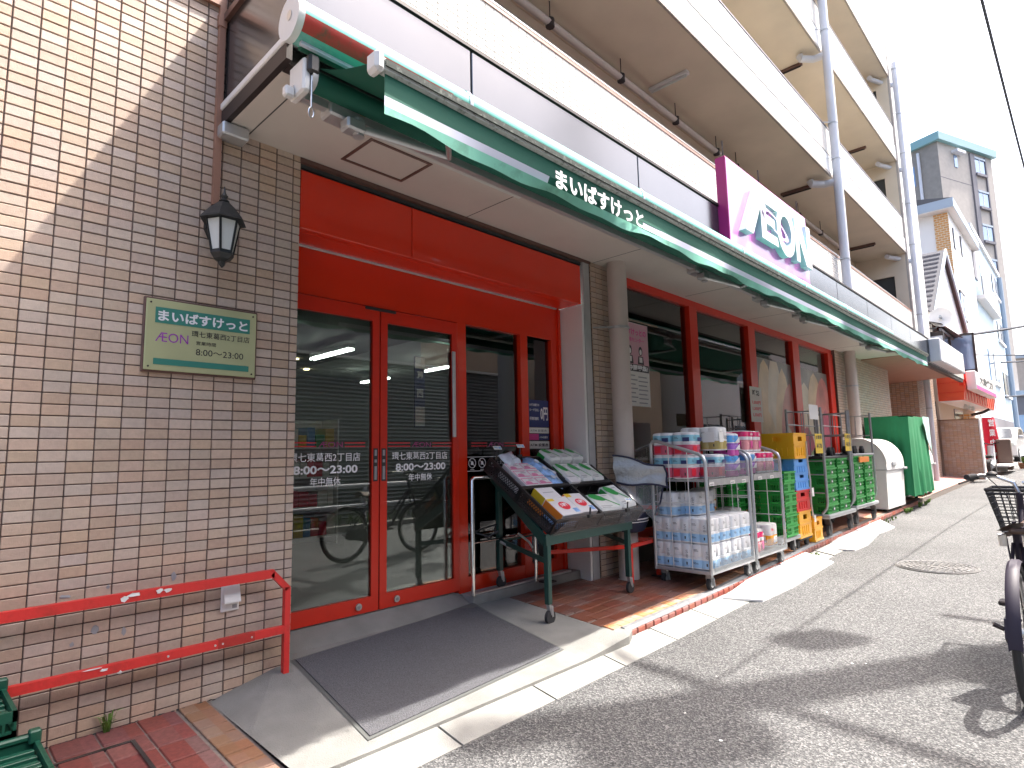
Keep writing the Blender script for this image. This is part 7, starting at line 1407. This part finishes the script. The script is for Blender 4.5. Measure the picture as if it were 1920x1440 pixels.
# ================================================================== CABLES AND POLE
def cable(name, pts, r, lab): single(name, MB().tube(pts, r, 6), 'cable', lab, 'cable', 'overhead cables')
def sag(a, b, s_, n=16): a = Vector(a); b = Vector(b); return [a.lerp(b, k / n) - Vector((0, 0, s_ * 4 * (k / n) * (1 - k / n))) for k in range(n + 1)]
cable('overhead_cable', sag((-10, -2.95, 4.95), (12.6, -2.95, 4.85), .15) + sag((12.7, -2.95, 4.85), (45, -2.95, 5.2), .3), .011, 'overhead cable crossing the white sky at the upper right')
cable('overhead_cable', sag((23.5, -.15, 4.75), (46, -6.5, 9.0), .2), .05, 'thick cable rising to the right from the bay window'); cable('overhead_cable', sag((24.5, -.3, 4.3), (52, -7.5, 7.8), .5), .02, 'thin cable rising to the right below the thick one')
cable('overhead_cable', sag((44, .1, 6.0), (62, -7, 8.5), .3), .05, 'dark cable from the blue house to the right edge, upper one'); cable('overhead_cable', sag((44, .1, 4.0), (58, -6, 6.2), .3), .05, 'dark cable from the blue house to the right edge, lower one')
cable('overhead_cable', sag((-10, -4.0, 7.2), (9.6, -5.4, 7.4), .3), .014, 'overhead cable on the far side of the street, outside the view')
t = thing('utility_pole', 'concrete utility pole with transformer across the street, casting the long road shadow', 'pole', (9.55, -5.5, 0))
part('pole_shaft', MB().cyl((9.55, -5.5, 0), (9.55, -5.5, 15.6), .23, .17, n=16), 'pole_concrete', t, smooth=True); part('transformer', MB().lathe([(.05, 0), (.17, .03), (.18, .5), (.14, .56), (.05, .6)], (9.05, -5.45, 9.3), 16), 'galv', t, smooth=True); part('transformer', MB().lathe([(.05, 0), (.26, .04), (.27, .8), (.22, .88), (.05, .92)], (9.0, -5.55, 12.9), 16), 'galv', t, smooth=True); part('crossarm', MB().bar((8.7, -6.4, 11.6), (8.9, -4.2, 11.6), .09).bar((9.55, -6.1, 8.2), (9.55, -4.6, 8.2), .08), 'galv', t); part('cabinet', MB().bbox(9.7, 9.95, -5.1, -4.75, 10.8, 11.5, .03), 'galv', t)
# ================================================================== ACROSS THE STREET (seen in the glass)
t = thing('corrugated_store', 'low grey corrugated shed across the street, reflected in the door glass', 'building', (3, -8.5, 0))
mb = MB(); zf = lambda k: k * .055
k = 0
while k * .085 < 3.35: z = k * .085; mb.quad((-14, -7.6, z), (12.2, -7.6, z), (12.2, -7.565, z + .043), (-14, -7.565, z + .043)); mb.quad((-14, -7.565, z + .043), (12.2, -7.565, z + .043), (12.2, -7.6, z + .085), (-14, -7.6, z + .085)); k += 1
part('corrugated_wall', mb, 'corrugated', t); part('shed_core', MB().box(-14, 12.2, -12, -7.62, 0, 3.4), 'corrugated', t); part('roof_lip', MB().box(-14.1, 12.3, -12, -7.5, 3.40, 3.46), 'house_white', t)
t = thing('tall_opposite_block', 'dark grey block behind the corrugated shed across the street', 'building', (-2, -13, 0)); part('block_wall', MB().box(-16, 10.2, -18, -9.6, 0, 7.6), 'tower_dark', t); part('roof_edge', MB().box(-16.2, 10.4, -18, -9.4, 7.6, 7.9), 'trim_blue', t)
for k in range(5): part('window', MB().box(-12 + k * 4.4, -10.2 + k * 4.4, -9.6, -9.56, 5.2, 6.4), 'win_blue', t)
t = thing('guard_rail', 'white pipe guard rail along the far side of the street', 'guard rail', (3, -5.75, 0)); mb = MB().tube([(-12, -5.75, .75), (13, -5.75, .8)], .03, 8).tube([(-12, -5.75, .40), (13, -5.75, .45)], .025, 8); k = -12
while k <= 13: mb.cyl((k, -5.75, 0), (k, -5.75, .78), .035, n=8); k += 2
part('rail_pipe', mb, 'pipe_white', t)
mb = MB()
for k in range(170): blades(mb, rr.uniform(-4, 12), rr.uniform(-7.2, -5.9), .0, 7, .28, rr)
single('verge_grass', mb, 'grass', 'strip of rough grass behind the far guard rail', 'grass')['kind'] = 'stuff'
part('far_kerb', MB().box(-30, 60, -5.85, -5.65, -.05, .10), 'concrete', kind='structure')
for (x0_, x1_, y1_, h_, m_, lab) in ((13.2, 19.5, -7.8, 6.6, 'house_cream', 'cream house across the street beside the shed'), (20.5, 27, -7.2, 7.4, 'house_white', 'white house across the street, second from the shed'), (28, 38, -7.0, 8.5, 'tower_wall', 'grey block across the street, farthest one'), (-26, -15, -7.4, 7.5, 'house_white', 'white house across the street on the left')):
    t = thing('opposite_house', lab, 'building', ((x0_ + x1_) / 2, y1_, 0), 'houses across the street'); part('house_body', MB().box(x0_, x1_, y1_ - 7, y1_, 0, h_), m_, t); part('roof', MB().prism([(y1_ + .5, h_), (y1_ - 3.5, h_ + 2), (y1_ - 7.5, h_)], 'x', x0_ - .4, x1_ + .4), 'roof_grey', t)
    for z in (1.1, 4.2):
        for k in range(2): w_ = part('window', MB().box(x0_ + 1 + k * 2.8, x0_ + 2.6 + k * 2.8, y1_, y1_ + .04, z, z + 1.2), 'win_dark', t); part('frame', MB().box(x0_ + .9 + k * 2.8, x0_ + 2.7 + k * 2.8, y1_, y1_ + .07, z - .08, z), 'house_white', w_)
t = thing('shop_board', 'red board sign on a house across the street, reflected in the shop window', 'sign', (16, -7.7, 2.5)); part('board', MB().box(15.2, 17.0, -7.78, -7.7, 2.0, 3.1), 'print_red', t); part('white_marks', MB().box(15.6, 15.8, -7.695, -7.69, 2.4, 2.8).box(16.0, 16.2, -7.695, -7.69, 2.4, 2.8).box(16.4, 16.6, -7.695, -7.69, 2.4, 2.8), 'white', t)
bpy.context.view_layer.update()
